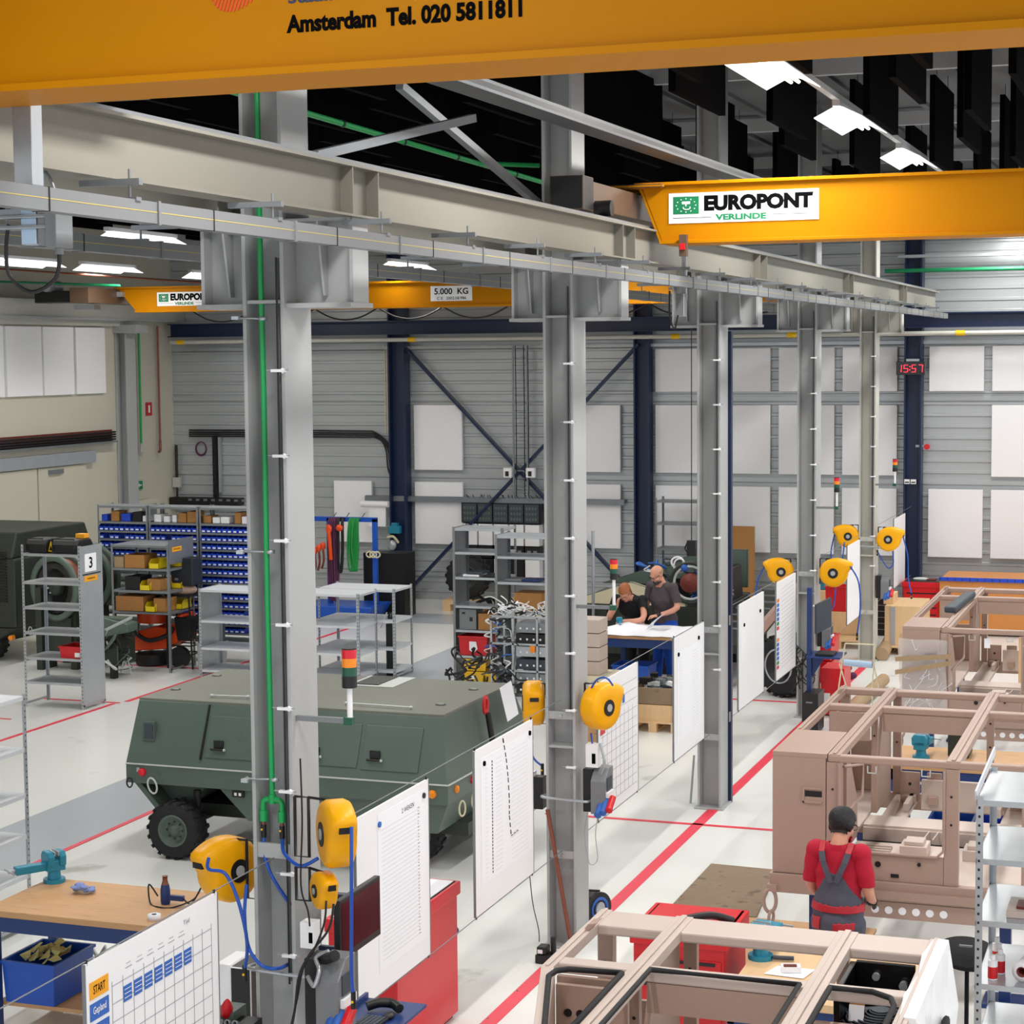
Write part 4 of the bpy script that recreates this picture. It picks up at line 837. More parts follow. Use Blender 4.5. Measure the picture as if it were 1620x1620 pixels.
# wide light rack in front of the bin wall
for (xa, xb, lab) in ((-13.7, -12.45, 'light rack left of the nearest column with empty shelves'), (-12.4, -11.15, 'light rack behind the nearest column with empty shelves')):
    rack(lab, xa, xb, 24.95, 25.6, 1.32, [.12, .45, .85, 1.3], shelf='shelf_white', side='l' if xa < -13 else None)
rack('second light rack standing behind the empty one, right of the nearest column', -12.1, -10.88, 25.62, 26.3, 1.32, [.12, .45, .85, 1.3], shelf='shelf_white')
t = T('wrapped_post', 'black post with white cable tie beside the light rack right of the nearest column', 'post', (-11.0, 25.85, 0)); m = MB(t); m.m('black').box(-11.1, -10.98, 25.8, 25.9, 0, .78); m.build('post', parent=t, bev=.006)
m = MB(t); m.m('black_gloss').ell((-11.04, 25.85, .86), .05, .05, .09); m.build('knob', parent=t); m = MB(t); m.m('plastic_white').bar((-11.08, 25.8, .95), (-11.18, 25.8, .72), .03, .01); m.build('tie', parent=t)
# bin wall
BX = [-16.2, -15.29, -14.41, -13.5]
for k, (xa, xb) in enumerate(zip(BX, BX[1:])):
    rack('dark rack section of the blue bin wall, %s from the left' % ordn(k), xa+.01, xb-.01, 26.3, 26.75, 2.4, [2.385, 2.14]+[2.0-.128*j for j in range(14)], mt='galv_dark', shelf='galv_dark', holes=False, pw=.03)
mb = MB(); mb.m('bin_blue'); bw = .088
mb.prism([(0, 0), (.26, 0), (.26, .085), (.06, .1), (0, .055)], 'x', -bw/2, -bw/2+.004); mb.prism([(0, 0), (.26, 0), (.26, .1), (.06, .1), (0, .055)], 'x', bw/2-.004, bw/2); mb.box(-bw/2, bw/2, 0, .26, 0, .004); mb.box(-bw/2, bw/2, 0, .004, 0, .058); mb.box(-bw/2, bw/2, .256, .26, 0, .085)
mb.m('white').box(-.018, .032, -.002, 0, .012, .034)
bo = mb.build('parts_bin', label='small blue open-front parts bin with white label in the bin wall', cat='bin', group='blue parts bins in the bin wall', orgc=False); used = False
for k, (xa, xb) in enumerate(zip(BX, BX[1:])):
    rows = range(4) if k == 0 else range(13)
    for j in rows:
        for i in range(9):
            if k == 1 and j > 3 and i < 6: continue
            if k == 0 and j == 1 and i == 1: continue
            if rnd.random() < .03: continue
            o = bo.copy() if used else bo
            if used: COL.objects.link(o)
            used = True; o.location = (xa+.07+i*.0905, 26.3+rnd.uniform(-.004, .008), 2.001-.128*j)
xs = [(-16.15, .1, 'bin_blue', .11), (-15.98, .14, 'card', .17), (-15.8, .16, 'bin_blue', .13), (-15.6, .16, 'black', .16), (-15.42, .08, 'white', .1), (-15.22, .12, 'white', .13), (-15.05, .1, 'white', .1), (-14.9, .07, 'white', .12), (-14.8, .14, 'card', .16), (-14.64, .16, 'card', .19), (-14.36, .13, 'card', .12), (-14.2, .12, 'white', .1), (-14.06, .14, 'white', .11), (-13.82, .1, 'card', .19), (-13.7, .12, 'white', .12)]
nm = {'bin_blue': 'blue bin', 'card': 'brown carton', 'black': 'black box', 'white': 'white box'}
for i, (x, w_, mt, h) in enumerate(xs):
    carton('%s on top of the bin wall, %s' % (nm[mt], ['at its left end', 'behind the blue bin at the left end', 'second blue one', 'right of the blue bins', 'beside the first upright', 'first of the middle section', 'second of the middle section', 'third of the middle section', 'left of the taller carton', 'tallest of the middle section', 'first of the right section', 'second of the right section', 'third of the right section', 'tall one near the column', 'beside the column'][i]), x, x+w_, 26.36, 26.62, 2.145, h*.9, mt, 'boxes on the top shelf of the bin wall', name='storage_box')
# darker mid rack with cartons
t = rack('dark shelving rack with cartons and yellow bins before the bin wall', -15.3, -14.32, 25.2, 25.95, 1.92, [.9, 1.22, 1.55, 1.9], mt='galv_dark', shelf='galv_dark', holes=False)
m = MB(t); m.m('galv_dark').box(-14.325, -14.318, 25.2, 25.95, 1.62, 1.98); m.m('yellow_sign').box(-14.317, -14.312, 25.3, 25.58, 1.8, 1.87); m.m('ink').txt('MAGAZIJN', (-14.31, 25.44, 1.835), .2, .03, right=(0, 1, 0)); m.build('end_sign', parent=t, label='grey end plate with an orange label')
carton('open brown carton on the upper shelf of the dark rack', -15.08, -14.74, 25.22, 25.6, 1.552, .2, open_=True)
carton('flat grey carton left of the open carton on the dark rack', -15.26, -15.1, 25.22, 25.6, 1.552, .16, 'roll_tan')
carton('long brown carton on the lowest filled shelf of the dark rack', -15.25, -14.78, 25.22, 25.6, .905, .22)
carton('brown carton between yellow bins on the middle shelf', -14.72, -14.5, 25.25, 25.6, 1.222, .17)
carton('brown carton between yellow bins on the lowest filled shelf', -14.62, -14.42, 25.25, 25.6, .905, .2)
carton('black box in the middle shelf of the dark rack', -15.1, -14.84, 25.25, 25.6, 1.222, .2, 'black')
for i, (x, z) in enumerate(((-14.66, 1.552), (-14.5, 1.552), (-14.82, 1.222), (-14.5, 1.222), (-14.74, .905), (-14.5, .905))):
    m = MB(); m.m('yellow_bin'); a = .17; m.X = MX.Translation((0, .38*(i % 2), 0))
    for s in (0, a-.006): m.prism([(25.2, z), (25.5, z), (25.5, z+.14), (25.27, z+.14), (25.2, z+.08)], 'x', x+s, x+s+.006)
    m.box(x, x+a, 25.2, 25.5, z, z+.006); m.box(x, x+a, 25.2, 25.206, z, z+.08); m.box(x, x+a, 25.49, 25.5, z, z+.14)
    m.build('parts_bin', label='yellow open-front bin on the %s shelf of the dark rack, %s one' % (('upper', 'upper', 'middle', 'middle', 'lowest filled', 'lowest filled')[i], ('left', 'right')[i % 2]), cat='bin', group='yellow bins on the dark rack')
# dark green vehicle at the far left
t = T('armoured_vehicle', 'dark green military vehicle parked at the left edge behind the numbered rack', 'vehicle', (-17.6, 26.5, 0))
m = MB(t); m.m('olive_dark'); m.box(-19.2, -17.05, 25.3, 27.6, .55, 1.62); m.prism([(-19.2, .55), (-17.05, .55), (-17.6, .25), (-19.2, .25)], 'y', 25.3, 27.6); m.prism([(25.3, 1.62), (25.45, 2.02), (27.4, 2.02), (27.6, 1.62)], 'x', -19.2, -17.1)
m.build('hull', parent=t, bev=.03)
m = MB(t); m.m('black')
for k in range(18): m.box(-18.6, -17.2, 25.28, 25.3, .95+k*.045, .97+k*.045)
m.build('grille', parent=t)
c = at(18, 1009, y=25.25); m = MB(t); m.m('orange_lamp').cyl((c.x, 25.22, c.z), (c.x, 25.3, c.z), .04); m.build('marker_lamp', parent=t)
m = MB(t); m.m('worn'); ring(m, at(48, 998, y=25.2), .03, .06, .008); m.build('tow_ring', parent=t)
for x in (-18.6, -17.7): wheel(t, (x, 25.5, .3), (0, -1, 0), .3, .25, 'olive_dark')
# drum machines
def drum(px, py, y, R, lab, axy=(-.25, -1)):
    c = at(px, py, y=y); t = T('cable_drum', lab, 'drum', (c.x, y, c.z-R)); n = V((axy[0], axy[1], 0)).normalized(); m = MB(t)
    m.m('olive').lathe(c, n, [(R*.9, -.26), (R, -.26), (R, -.2), (R*.92, -.2)], 36); m.lathe(c, n, [(R*.82, .0), (R*.82, .05), (R, .05), (R, .0)], 36, cap=False); m.build('flange', parent=t)
    m = MB(t); m.m('black').lathe(c, n, [(R*.8, -.2), (R*.8, .03), (R*.6, .04), (R*.55, -.05), (R*.2, -.06)], 36); m.build('core', parent=t)
    m = MB(t); m.m('olive_dark').lathe(c, n, [(R*.24, -.06), (R*.24, .05), (R*.1, .08)], 20); m.m('worn')
    for k in range(6): q = k*pi/3; m.cyl(c+n*.05+V((cos(q)*R*.16, 0, sin(q)*R*.16)), c+n*.07+V((cos(q)*R*.16, 0, sin(q)*R*.16)), .012, n=6)
    m.build('hub', parent=t)
    m = MB(t); m.m('copper')
    for k in range(4): m.lathe(c, n, [(R*(.86+.02*k), -.19+k*.045), (R*(.86+.02*k), -.16+k*.045)], 32, cap=False)
    m.build('winding', parent=t); m = MB(t); m.m('olive_dark').box(c.x-.25, c.x+.25, y+.0, y+.25, .25, c.z-R*.9); m.box(c.x-.3, c.x-.2, y-.1, y+.3, 0, c.z); m.box(c.x+.2, c.x+.3, y+.05, y+.3, 0, c.z); m.build('stand', parent=t)
    return t
drum(88, 930, 25.0, .5, 'big dark green drum with hub seen through the numbered rack')
drum(128, 915, 25.7, .55, 'second green drum showing right of the numbered rack', (.1, -1))
# green machine with hoses and orange cleaner
t = T('engine_unit', 'green engine unit with tangled hoses right of the numbered rack', 'engine', (-15.15, 24.6, 0)); m = MB(t); m.m('olive').box(-15.3, -14.7, 24.5, 24.7, .78, .9); m.prism([(-15.0, .62), (-14.6, .7), (-14.6, .82), (-15.0, .9)], 'y', 24.45, 24.75); m.m('olive_dark').box(-15.4, -14.8, 24.5, 25.0, .2, .75); m.build('frame', parent=t, bev=.01)
m = MB(t)
for k in range(34):
    m.m(rnd.choice(['black', 'black', 'galv', 'rubber', 'olive', 'worn'])); p = V((rnd.uniform(-15.4, -14.6), rnd.uniform(24.35, 24.7), rnd.uniform(.15, .85))); m.curve([p]+[p+V((rnd.uniform(-.18, .18), rnd.uniform(-.1, .1), rnd.uniform(-.15, .15))) for _ in range(3)], rnd.uniform(.007, .018), 6, 4)
m.build('hose', parent=t, kind='stuff')
for x in (-15.3, -14.9): m = MB(t); m.m('black').box(x-.04, x+.04, 24.5, 24.6, 0, .22); m.build('leg', parent=t)
m = MB(); m.m('galv').bar((-13.92, 22.74, 1.0), (-13.78, 23.2, 1.12), .03); m.build('strut', label='short grey strut behind the numbered rack post', cat='strut')
t = T('floor_cleaner', 'orange floor cleaning machine with black head beside the dark rack', 'machine', (-14.95, 25.9, 0))
m = MB(t); m.m('orange'); m.lathe((-15.0, 25.9, .78), (0, 0, 1), [(.24, -.13), (.25, 0), (.22, .1)], 24); m.prism([(-15.25, .22), (-14.65, .28), (-14.35, .45), (-14.38, .82), (-14.46, .82), (-14.55, .58), (-14.85, .62), (-15.25, .5)], 'y', 25.65, 26.1); m.build('body', parent=t, bev=.03)
m = MB(t); m.m('black'); m.lathe((-15.0, 25.9, .9), (0, 0, 1), [(.2, -.02), (.17, .14), (.12, .17)], 20); m.curve([(-15.2, 25.6, .55), (-14.9, 25.55, .42), (-14.6, 25.6, .5), (-14.5, 25.6, .62)], .035, 8); m.build('hood', parent=t)
m = MB(t); m.m('black'); m.cyl((-14.42, 25.6, .17), (-14.42, 25.7, .17), .16, n=24); m.build('wheel', parent=t); m = MB(t); m.m('black').lathe((-15.0, 25.85, .1), (0, 0, 1), [(.26, -.08), (.27, .08)], 20); m.build('brush_skirt', parent=t)
# tall stool with black box
t = T('tall_stand', 'tall black tubular stand with a sack on it left of the light rack', 'stand', (-14.6, 25.95, 0))
c = at(290, 1040, z=0.02)
m = MB(t); m.m('black')
for dx in (0, .42):
    for dy in (0, .3): m.bar((-14.6+dx, 25.6+dy, 0), (-14.6+dx*.9, 25.6+dy, 1.12), .022)
for z in (.22, .35, 1.1): m.bar((-14.6, 25.6, z), (-14.2, 25.6, z), .018); m.bar((-14.6, 25.9, z), (-14.2, 25.9, z), .018); m.bar((-14.6, 25.6, z), (-14.6, 25.9, z), .018); m.bar((-14.2, 25.6, z), (-14.2, 25.9, z), .018)
m.box(-14.61, -14.19, 25.58, 25.92, 1.1, 1.12); m.build('frame', parent=t)
m = MB(t); m.m('black').prism([(-14.5, .78), (-14.18, .78), (-14.25, .42), (-14.45, .42)], 'y', 25.62, 25.85); m.build('bag', parent=t, bev=.02)
m = MB(); m.m('camo').ell((-14.37, 25.75, 1.19), .2, .15, .09, 16, 8); m.ell((-14.5, 25.72, 1.17), .12, .12, .07); m.build('camouflage_bundle', label='bundled camouflage cloth under the black cabinet on the stand', cat='cloth')
t = T('instrument_case', 'upright black instrument case on top of the tall stand', 'case', (-14.33, 25.75, 1.26)); m = MB(t); m.m('case').box(-14.52, -14.15, 25.6, 25.9, 1.26, 1.68); m.build('case', parent=t, bev=.02)
m = MB(t); m.m('duct').cb((-14.42, 25.595, 1.36), .06, .006, .035, 0); m.build('badge', parent=t)
crate('grey lattice crate on the floor left of the light rack', -14.05, -13.72, 25.5, 25.85, .0, .42, 'steel_grey')
carton('black folding crate stacked on the grey lattice crate', -14.03, -13.74, 25.52, 25.83, .425, .3, 'slate', name='folding_crate', cat='crate')
# slings frame
t = T('sling_frame', 'blue frame with trough for hanging lifting slings behind the light rack', 'frame', (-14.0, 31.3, 0)); m = MB(t); m.m('bright_blue')
for x in (-14.5, -13.62): m.box(x-.04, x+.04, 31.2, 31.28, 0, 1.82)
m.box(-14.9, -13.58, 31.2, 31.28, 1.76, 1.84); m.build('post_frame', parent=t, bev=.004)
m = MB(t); m.m('bright_blue').prism([(-14.95, .3), (-13.5, .3), (-13.65, .08), (-14.95, .08)], 'y', 30.8, 31.7); m.build('trough', parent=t, bev=.02)
for x in (-14.15, -13.85, -14.4): m = MB(t); m.m('galv_dark').bar((x, 31.2, 1.84), (x+.06, 31.2, 1.92), .015); m.build('hook', parent=t)
def sling(x, mt, z0, n, w_, lab, y=31.14):
    m = MB(); m.m(mt)
    for k in range(n):
        a = x+(k-n/2)*w_/n; m.curve([(a, y+.1, 1.8), (a-.02, y-.02, 1.78), (a-.03+rnd.uniform(-.02, .02), y-.04-k*.01, 1.3), (a+rnd.uniform(-.03, .03), y-.05, z0), (a+.04, y-.05, z0+.02), (a+.06, y-.03, 1.3), (a+.05, y, 1.78), (a+.05, y+.1, 1.8)], .017, 6, 4)
    return m.build('lifting_sling', label=lab, cat='sling')
sling(-13.98, 'green', .93, 4, .12, 'long bright green lifting sling on the blue frame')
sling(-14.36, 'purple', .45, 4, .15, 'long purple lifting sling on the blue frame')
sling(-14.24, 'black', .9, 2, .05, 'black lifting sling between the orange and green ones')
m = MB(); m.m('orange'); m.curve([(-14.42, 31.0, 1.72), (-14.38, 30.98, 1.45), (-14.36, 30.98, 1.1)], .035, 8); m.ell((-14.4, 31.0, 1.64), .06, .04, .08); m.ell((-14.22, 31.05, 1.66), .07, .04, .06); m.build('chain_hoist', label='orange hand hoist hanging on the left of the blue frame', cat='hoist')
for i, (x, z) in enumerate(((-14.6, 1.3), (-14.52, 1.34), (-14.68, 1.25))): m = MB(); m.m('orange').ell((x, 31.0, z), .05, .04, .07); m.m('rust').curve([(x, 31, z-.05), (x+.02, 30.98, z-.25), (x-.02, 30.98, z-.4)], .02, 6); m.build('ratchet_strap', label='orange ratchet strap at the left post of the blue frame, %s' % ('lowest', 'highest', 'leftmost')[i], cat='strap', group='orange ratchet straps')
m = MB(); m.m('cream_metal'); c = V((-13.62, 31.1, 1.2))
for k in range(3): ring(m, c+V((k*.07-.05, 0, 0)), .06, .05, .014)
m.build('strap_coil', label='pale yellow coiled strap on the right post of the blue frame', cat='strap')
m = MB(); m.m('black').box(-14.1, -13.3, 31.8, 32.3, 0, 1.15); m.build('dark_cabinet', label='dark cabinet standing behind the blue sling frame', cat='cabinet')
# boxes and tool on the navy column
m = MB(); m.m('white').box(-14.95, -14.6, BW-.4, BW-.36, 1.42, 1.86); m.cyl((-15.1, BW-.4, 1.85), (-14.53, BW-.4, 1.85), .06); m.build('paper_roll', label='white paper roll beside the left navy column', cat='roll')
m = MB(); m.m('cyan_vice').box(-14.5, -14.28, BW-.5, BW-.37, 1.3, 1.44); m.box(-14.45, -14.33, BW-.48, BW-.37, 1.44, 1.5); m.build('first_aid_box', label='bright blue box on the left navy column', cat='box', bev=.004)
m = MB(); m.m('galv').ell((-14.42, BW-.5, 1.08), .08, .07, .1); m.m('cream_metal').curve([(-14.54, BW-.45, 1.22), (-14.4, BW-.5, 1.24), (-14.32, BW-.45, 1.12)], .025, 7); m.build('pressure_regulator', label='shiny pressure regulator below the blue box on the navy column', cat='regulator')
# electric panels on the back wall
t = T('electric_panel', 'black and white electric distribution panel on the back wall behind the middle racks', 'panel', (-12.3, BW-.3, .4))
m = MB(t); m.m('black').box(-13.1, -11.5, BW-.25, BW-.05, 1.52, 1.9); m.build('backplate', parent=t)
for k in range(5):
    xa = -13.06+k*.31; m = MB(t); m.m('slate').box(xa, xa+.28, BW-.3, BW-.25, 1.54, 1.88); m.m('olive')
    for r in range(3):
        for c_ in range(4): m.box(xa+.03+c_*.058, xa+.07+c_*.058, BW-.305, BW-.3, 1.58+r*.1, 1.63+r*.1)
    m.build('breaker_box', parent=t)
    m = MB(t); m.m('white').box(xa, xa+.28, BW-.28, BW-.05, 1.1, 1.5); m.build('cover', parent=t, bev=.004)
    m = MB(t); m.m('black').box(xa, xa+.28, BW-.28, BW-.05, .86, 1.08); m.m('galv_dark').box(xa+.04, xa+.12, BW-.29, BW-.28, .92, 1.02); m.box(xa+.16, xa+.24, BW-.29, BW-.28, .92, 1.02); m.build('switch_box', parent=t, bev=.004)
    m = MB(t); m.m('white' if k % 2 == 0 else 'black').box(xa, xa+.28, BW-.28, BW-.05, .4, .84); m.build('cover', parent=t, bev=.004)
m = MB(t); m.m('black')
for k in range(22): xx = -13.0+k*.07; m.curve([(xx, BW-.2, 1.9), (xx+.02, BW-.22, 1.95), (xx+rnd.uniform(-.1, .1), BW-.2, 2.05)], .008, 5, 3)
m.build('cable', parent=t, kind='stuff')
m = MB(); m.m('black').box(at(280, 790, y=BW).x, at(388, 790, y=BW).x, BW-.3, BW-.05, 1.75, 1.9); m.m('galv_dark')
for k in range(9): m.box(-18.9+k*.17, -18.82+k*.17, BW-.31, BW-.3, 1.84, 1.88)
m.build('pipe_manifold', label='black pipe manifold low on the back wall above the bin wall', cat='manifold')
t = T('meter_box', 'small grey meter box with conduit on the back wall near the left corner', 'box', (-19.2+.1, BW-.2, 2.0)); c = at(280, 763, y=BW-.1); m = MB(t); m.m('steel_cream').box(c.x-.08, c.x+.08, BW-.14, BW-.05, c.z-.1, c.z+.1); m.build('box', parent=t, bev=.004); m = MB(t); m.m('black').tube([(c.x, BW-.1, c.z+.1), (c.x, BW-.1, c.z+.75)], .03, 8); m.tube([(c.x, BW-.1, c.z-.1), (c.x, BW-.1, c.z-.35)], .02, 8); m.build('conduit', parent=t)
c = at(318, 710, y=BW-.06); m = MB(); m.m('purple'); ring(m, c, .12, .14, .012); ring(m, c+V((.01, -.01, .01)), .11, .13, .012); m.build('hose_coil', label='small purple coil of hose on the back wall', cat='hose')
c = at(345, 740, y=BW-.1); m = MB(); m.m('black').box(c.x-.1, c.x-.02, BW-.14, BW-.05, 1.9, 3.1); m.m('galv').box(c.x+.03, c.x+.06, BW-.14, BW-.05, 2.0, 3.1); m.build('downpipe', label='dark vertical duct beside a thin light rail on the back wall', cat='duct')
# front left workbench
def bench(lab, x0, x1, y0, y1, h, wood='wood', shelf=None, th=.045, leg=.07, ap=.11):
    t = T('workbench', lab, 'workbench', ((x0+x1)/2, (y0+y1)/2, 0)); m = MB(t); m.m(wood).box(x0-.02, x1+.02, y0-.02, y1+.02, h-th, h); m.build('tabletop', parent=t, bev=.004)
    m = MB(t); m.m('blue_frame')
    for (a, b, c, d) in ((x0, x1, y0, y0+.04), (x0, x1, y1-.04, y1), (x0, x0+.04, y0, y1), (x1-.04, x1, y0, y1)): m.box(a, b, c, d, h-th-ap, h-th)
    m.build('apron', parent=t, bev=.004)
    for xx in (x0, x1-leg):
        for yy in (y0, y1-leg): m = MB(t); m.m('blue_frame').box(xx, xx+leg, yy, yy+leg, 0, h-th); m.build('leg', parent=t, bev=.004)
    if shelf: m = MB(t); m.m('wood').box(x0+.02, x1-.02, y0+.08, y1-.08, shelf-.03, shelf); m.build('lower_shelf', parent=t, bev=.003)
    return t
bench('workbench with brown wooden top and blue steel legs at the lower left', -7.92, -6.62, 11.28, 12.1, .85, shelf=.17)
def vice(lab, c, az, mt='cyan_vice', s=1.0):
    t = T('bench_vice', lab, 'vice', c); X = rotz(c, az) @ MX.Scale(s, 4)
    m = MB(t); m.X = X; m.m(mt); m.cyl((0, 0, 0), (0, 0, .03), .08); m.cyl((0, 0, .03), (0, 0, .09), .05, .045); m.box(-.055, .055, -.07, .07, .09, .17); m.prism([(-.07, .13), (.07, .13), (.075, .2), (.05, .235), (-.05, .235), (-.075, .2)], 'y', .02, .07); m.build('body', parent=t, bev=.008)
    m = MB(t); m.X = X; m.m(mt); m.box(-.035, .035, -.3, -.05, .1, .16); m.prism([(-.07, .13), (.07, .13), (.075, .2), (.05, .235), (-.05, .235), (-.075, .2)], 'y', -.07, -.02); m.build('sliding_jaw', parent=t, bev=.008)
    m = MB(t); m.X = X; m.m('galv').cyl((0, -.35, .13), (0, -.28, .13), .014); m.tube([(-.09, -.34, .13), (.09, -.34, .13)], .007, 6); m.box(-.06, .06, -.02, -.012, .205, .235); m.box(-.06, .06, .012, .02, .205, .235); m.build('screw_handle', parent=t)
    return t
c = at(86, 1393, z=.86); vice('blue-green bench vice on the left end of the lower-left workbench', (c.x+.0, c.y, .85), RD(-34), s=1.0)
c = at(133, 1408, z=.87); m = MB(); m.m('rag')
for k in range(16): m.ell((c.x+rnd.uniform(-.08, .08), c.y+rnd.uniform(-.05, .05), .868+rnd.uniform(0, .04)), rnd.uniform(.02, .045), rnd.uniform(.015, .035), rnd.uniform(.01, .022), 7, 5)
m.build('cleaning_rag', label='crumpled blue-white cleaning rag on the lower-left workbench', cat='rag')
c = at(262, 1430, z=.85); t = T('heat_gun', 'dark blue heat gun standing upright on the lower-left workbench', 'heat gun', (c.x, c.y, .85)); m = MB(t); m.m('blue_frame').lathe((c.x, c.y, .85), (0, 0, 1), [(.03, 0), (.035, .02), (.035, .1), (.028, .14)], 18); m.cb((c.x+.08, c.y, .9), .13, .03, .035); m.build('body', parent=t)
m = MB(t); m.m('copper').lathe((c.x, c.y, .85), (0, 0, 1), [(.026, .14), (.018, .17), (.018, .2), (.022, .2)], 16); m.build('nozzle', parent=t); m = MB(t); m.m('black').curve([(c.x+.14, c.y, .9), (c.x+.22, c.y-.03, .88), (c.x+.27, c.y+.02, .98), (c.x+.22, c.y, .9), (c.x+.1, c.y-.08, .855), (c.x, c.y-.1, .855), (c.x-.1, c.y-.04, .86), (c.x-.13, c.y, .98), (c.x-.06, c.y, .9)], .006, 6); m.build('power_cord', parent=t)
c = at(244, 1452, z=.86); m = MB(); m.m('paper').lathe((c.x, c.y, .85), (0, 0, 1), [(.018, 0), (.045, 0), (.045, .035), (.018, .035)], 28, cap=False); m.build('tape_roll', label='roll of white masking tape on the lower-left workbench', cat='tape')
b = crate('blue plastic crate full of pale gloves on the bench lower shelf', -7.84, -7.42, 11.33, 11.85, .175, .3, 'bright_blue')
m = MB(); m.m('glove')
for k in range(26): 
    p = V((rnd.uniform(-7.75, -7.5), rnd.uniform(11.42, 11.78), .43+rnd.uniform(0, .04))); m.add([p, p+V((rnd.uniform(.03, .09), rnd.uniform(-.05, .05), rnd.uniform(0, .07))), p+V((rnd.uniform(-.04, .04), rnd.uniform(.03, .1), rnd.uniform(0, .07))), p+V((-.05, .0, rnd.uniform(-.03, .05)))], [(0, 1, 2), (0, 2, 3), (0, 1, 3)])
m.build('glove_heap', label='heap of crumpled pale yellow gloves in the blue crate', cat='gloves', kind='stuff')
c = at(155, 1500, z=.3); t = T('gripper_tool', 'small tool with two silver blades standing by the wire', 'tool', (c.x, c.y, .17)); m = MB(t); m.m('black').ell((c.x, c.y, .2), .03, .04, .05); m.cyl((c.x, c.y, 0), (c.x, c.y, .2), .015); m.build('base', parent=t); m = MB(t); m.m('galv'); 
for s in (-1, 1): m.prism([(c.x, .24), (c.x+s*.06, .33), (c.x+s*.07, .3), (c.x+s*.01, .22)], 'y', c.y-.01, c.y+.01)
m.build('blade', parent=t)
c = at(470//4+2, 1617, z=.02); m = MB(); m.m('black').lathe((-7.0, 10.9, 0), (0, 0, 1), [(.26, 0), (.27, .03), (.2, .05), (0, .055)], 28); m.build('round_base', label='flat black round base on the floor under the lower-left workbench', cat='base')
# middle racks
for (xa, xb, ya, zt_, lab) in ((-9.73, -8.98, 25.0, 2.3, 'tall light rack with red and yellow crates between the first two columns'), (-8.96, -8.2, 24.6, 2.25, 'tall light rack just left of the second column')):
    rack(lab, xa, xb, ya, ya+.55, zt_, [.12, .5, .86, 1.2, 1.6, 1.95, zt_-.02][(0 if ya > 24.8 else 0):], mt='duct', shelf='galv', holes=False, side='l')
crate('red crate with white printed mark in the middle rack', -9.66, -9.24, 25.02, 25.45, .505, .27, 'red', sticker=lambda m: m.prism([(-9.5, .58), (-9.44, .54), (-9.38, .6), (-9.4, .7), (-9.5, .7)], 'y', 25.012, 25.02))
for i, (x, z, w_, h) in enumerate(((-9.6, .125, .3, .15), (-9.6, .285, .34, .17), (-9.28, .125, .2, .13))): crate('yellow crate at the bottom of the middle rack, %s' % ('lower left', 'upper', 'lower right')[i], x, x+w_, 25.03, 25.4, z, h, 'yellow', grp='yellow crates at the bottom of the middle rack', sticker=(lambda m: m.box(-9.5, -9.41, 25.036, 25.04, .17, .23)) if i == 0 else None)
t = T('control_box', 'light grey control box in the middle rack above the red crate', 'box', (-9.52, 25.15, .865)); m = MB(t); m.m('duct').box(-9.65, -9.4, 25.03, 25.3, .865, 1.15); m.m('black').box(-9.61, -9.56, 25.027, 25.03, 1.08, 1.11); m.box(-9.5, -9.45, 25.027, 25.03, .98, 1.04); m.build('housing', parent=t, bev=.006)
carton('brown carton right of the grey control box in the middle rack', -9.37, -9.1, 25.03, 25.4, .865, .23)
carton('brown carton in the rack beside the second column', -8.7, -8.3, 24.65, 25.0, 1.205, .25)
m = MB(); m.m('black')
for k in range(12): p = V((rnd.uniform(-9.6, -9.1), rnd.uniform(25.1, 25.4), 1.215+rnd.uniform(0, .05))); m.curve([p, p+V((.1, .03, .04)), p+V((.2, -.05, 0))], .012, 5, 4)
m.build('cable_heap', label='heap of black cables on a middle shelf of the middle rack', cat='cable')
for i, (x, z) in enumerate(((-9.6, 1.605), (-9.3, 1.605), (-9.55, 1.64), (-8.85, 1.605), (-8.6, 1.605))): m = MB(); m.m(('plastic_white', 'black', 'slate', 'duct', 'blue_frame')[i]).box(x, x+.24, 25.05 if x < -8.9 else 24.7, 25.35 if x < -8.9 else 24.95, z, z+.03); m.build('flat_device', label='flat %s device lying on the upper shelf of the racks beside the second column' % ('white', 'black', 'dark grey', 'light grey', 'dark blue')[i], cat='device', bev=.004)
# tyre behind the rack
c = at(741, 912, y=33.1)
t = T('spare_tyre', 'black tyre on a wooden pallet behind the middle rack', 'tyre', (c.x, 33.1, c.z-.4)); wheel(t, (c.x, 33.1, c.z), (0, -1, 0), .4, .3, 'olive_dark')
zt = c.z-.41; m = MB(); m.m('wood_pale').box(c.x-.4, c.x+1.6, 32.8, 33.5, zt-.08, zt)
for k in range(4): m.box(c.x-.4+k*.6, c.x-.25+k*.6, 32.8, 33.5, .0, zt-.08)
m.build('wooden_pallet', label='wooden pallet below the black tyre behind the middle rack', cat='pallet')
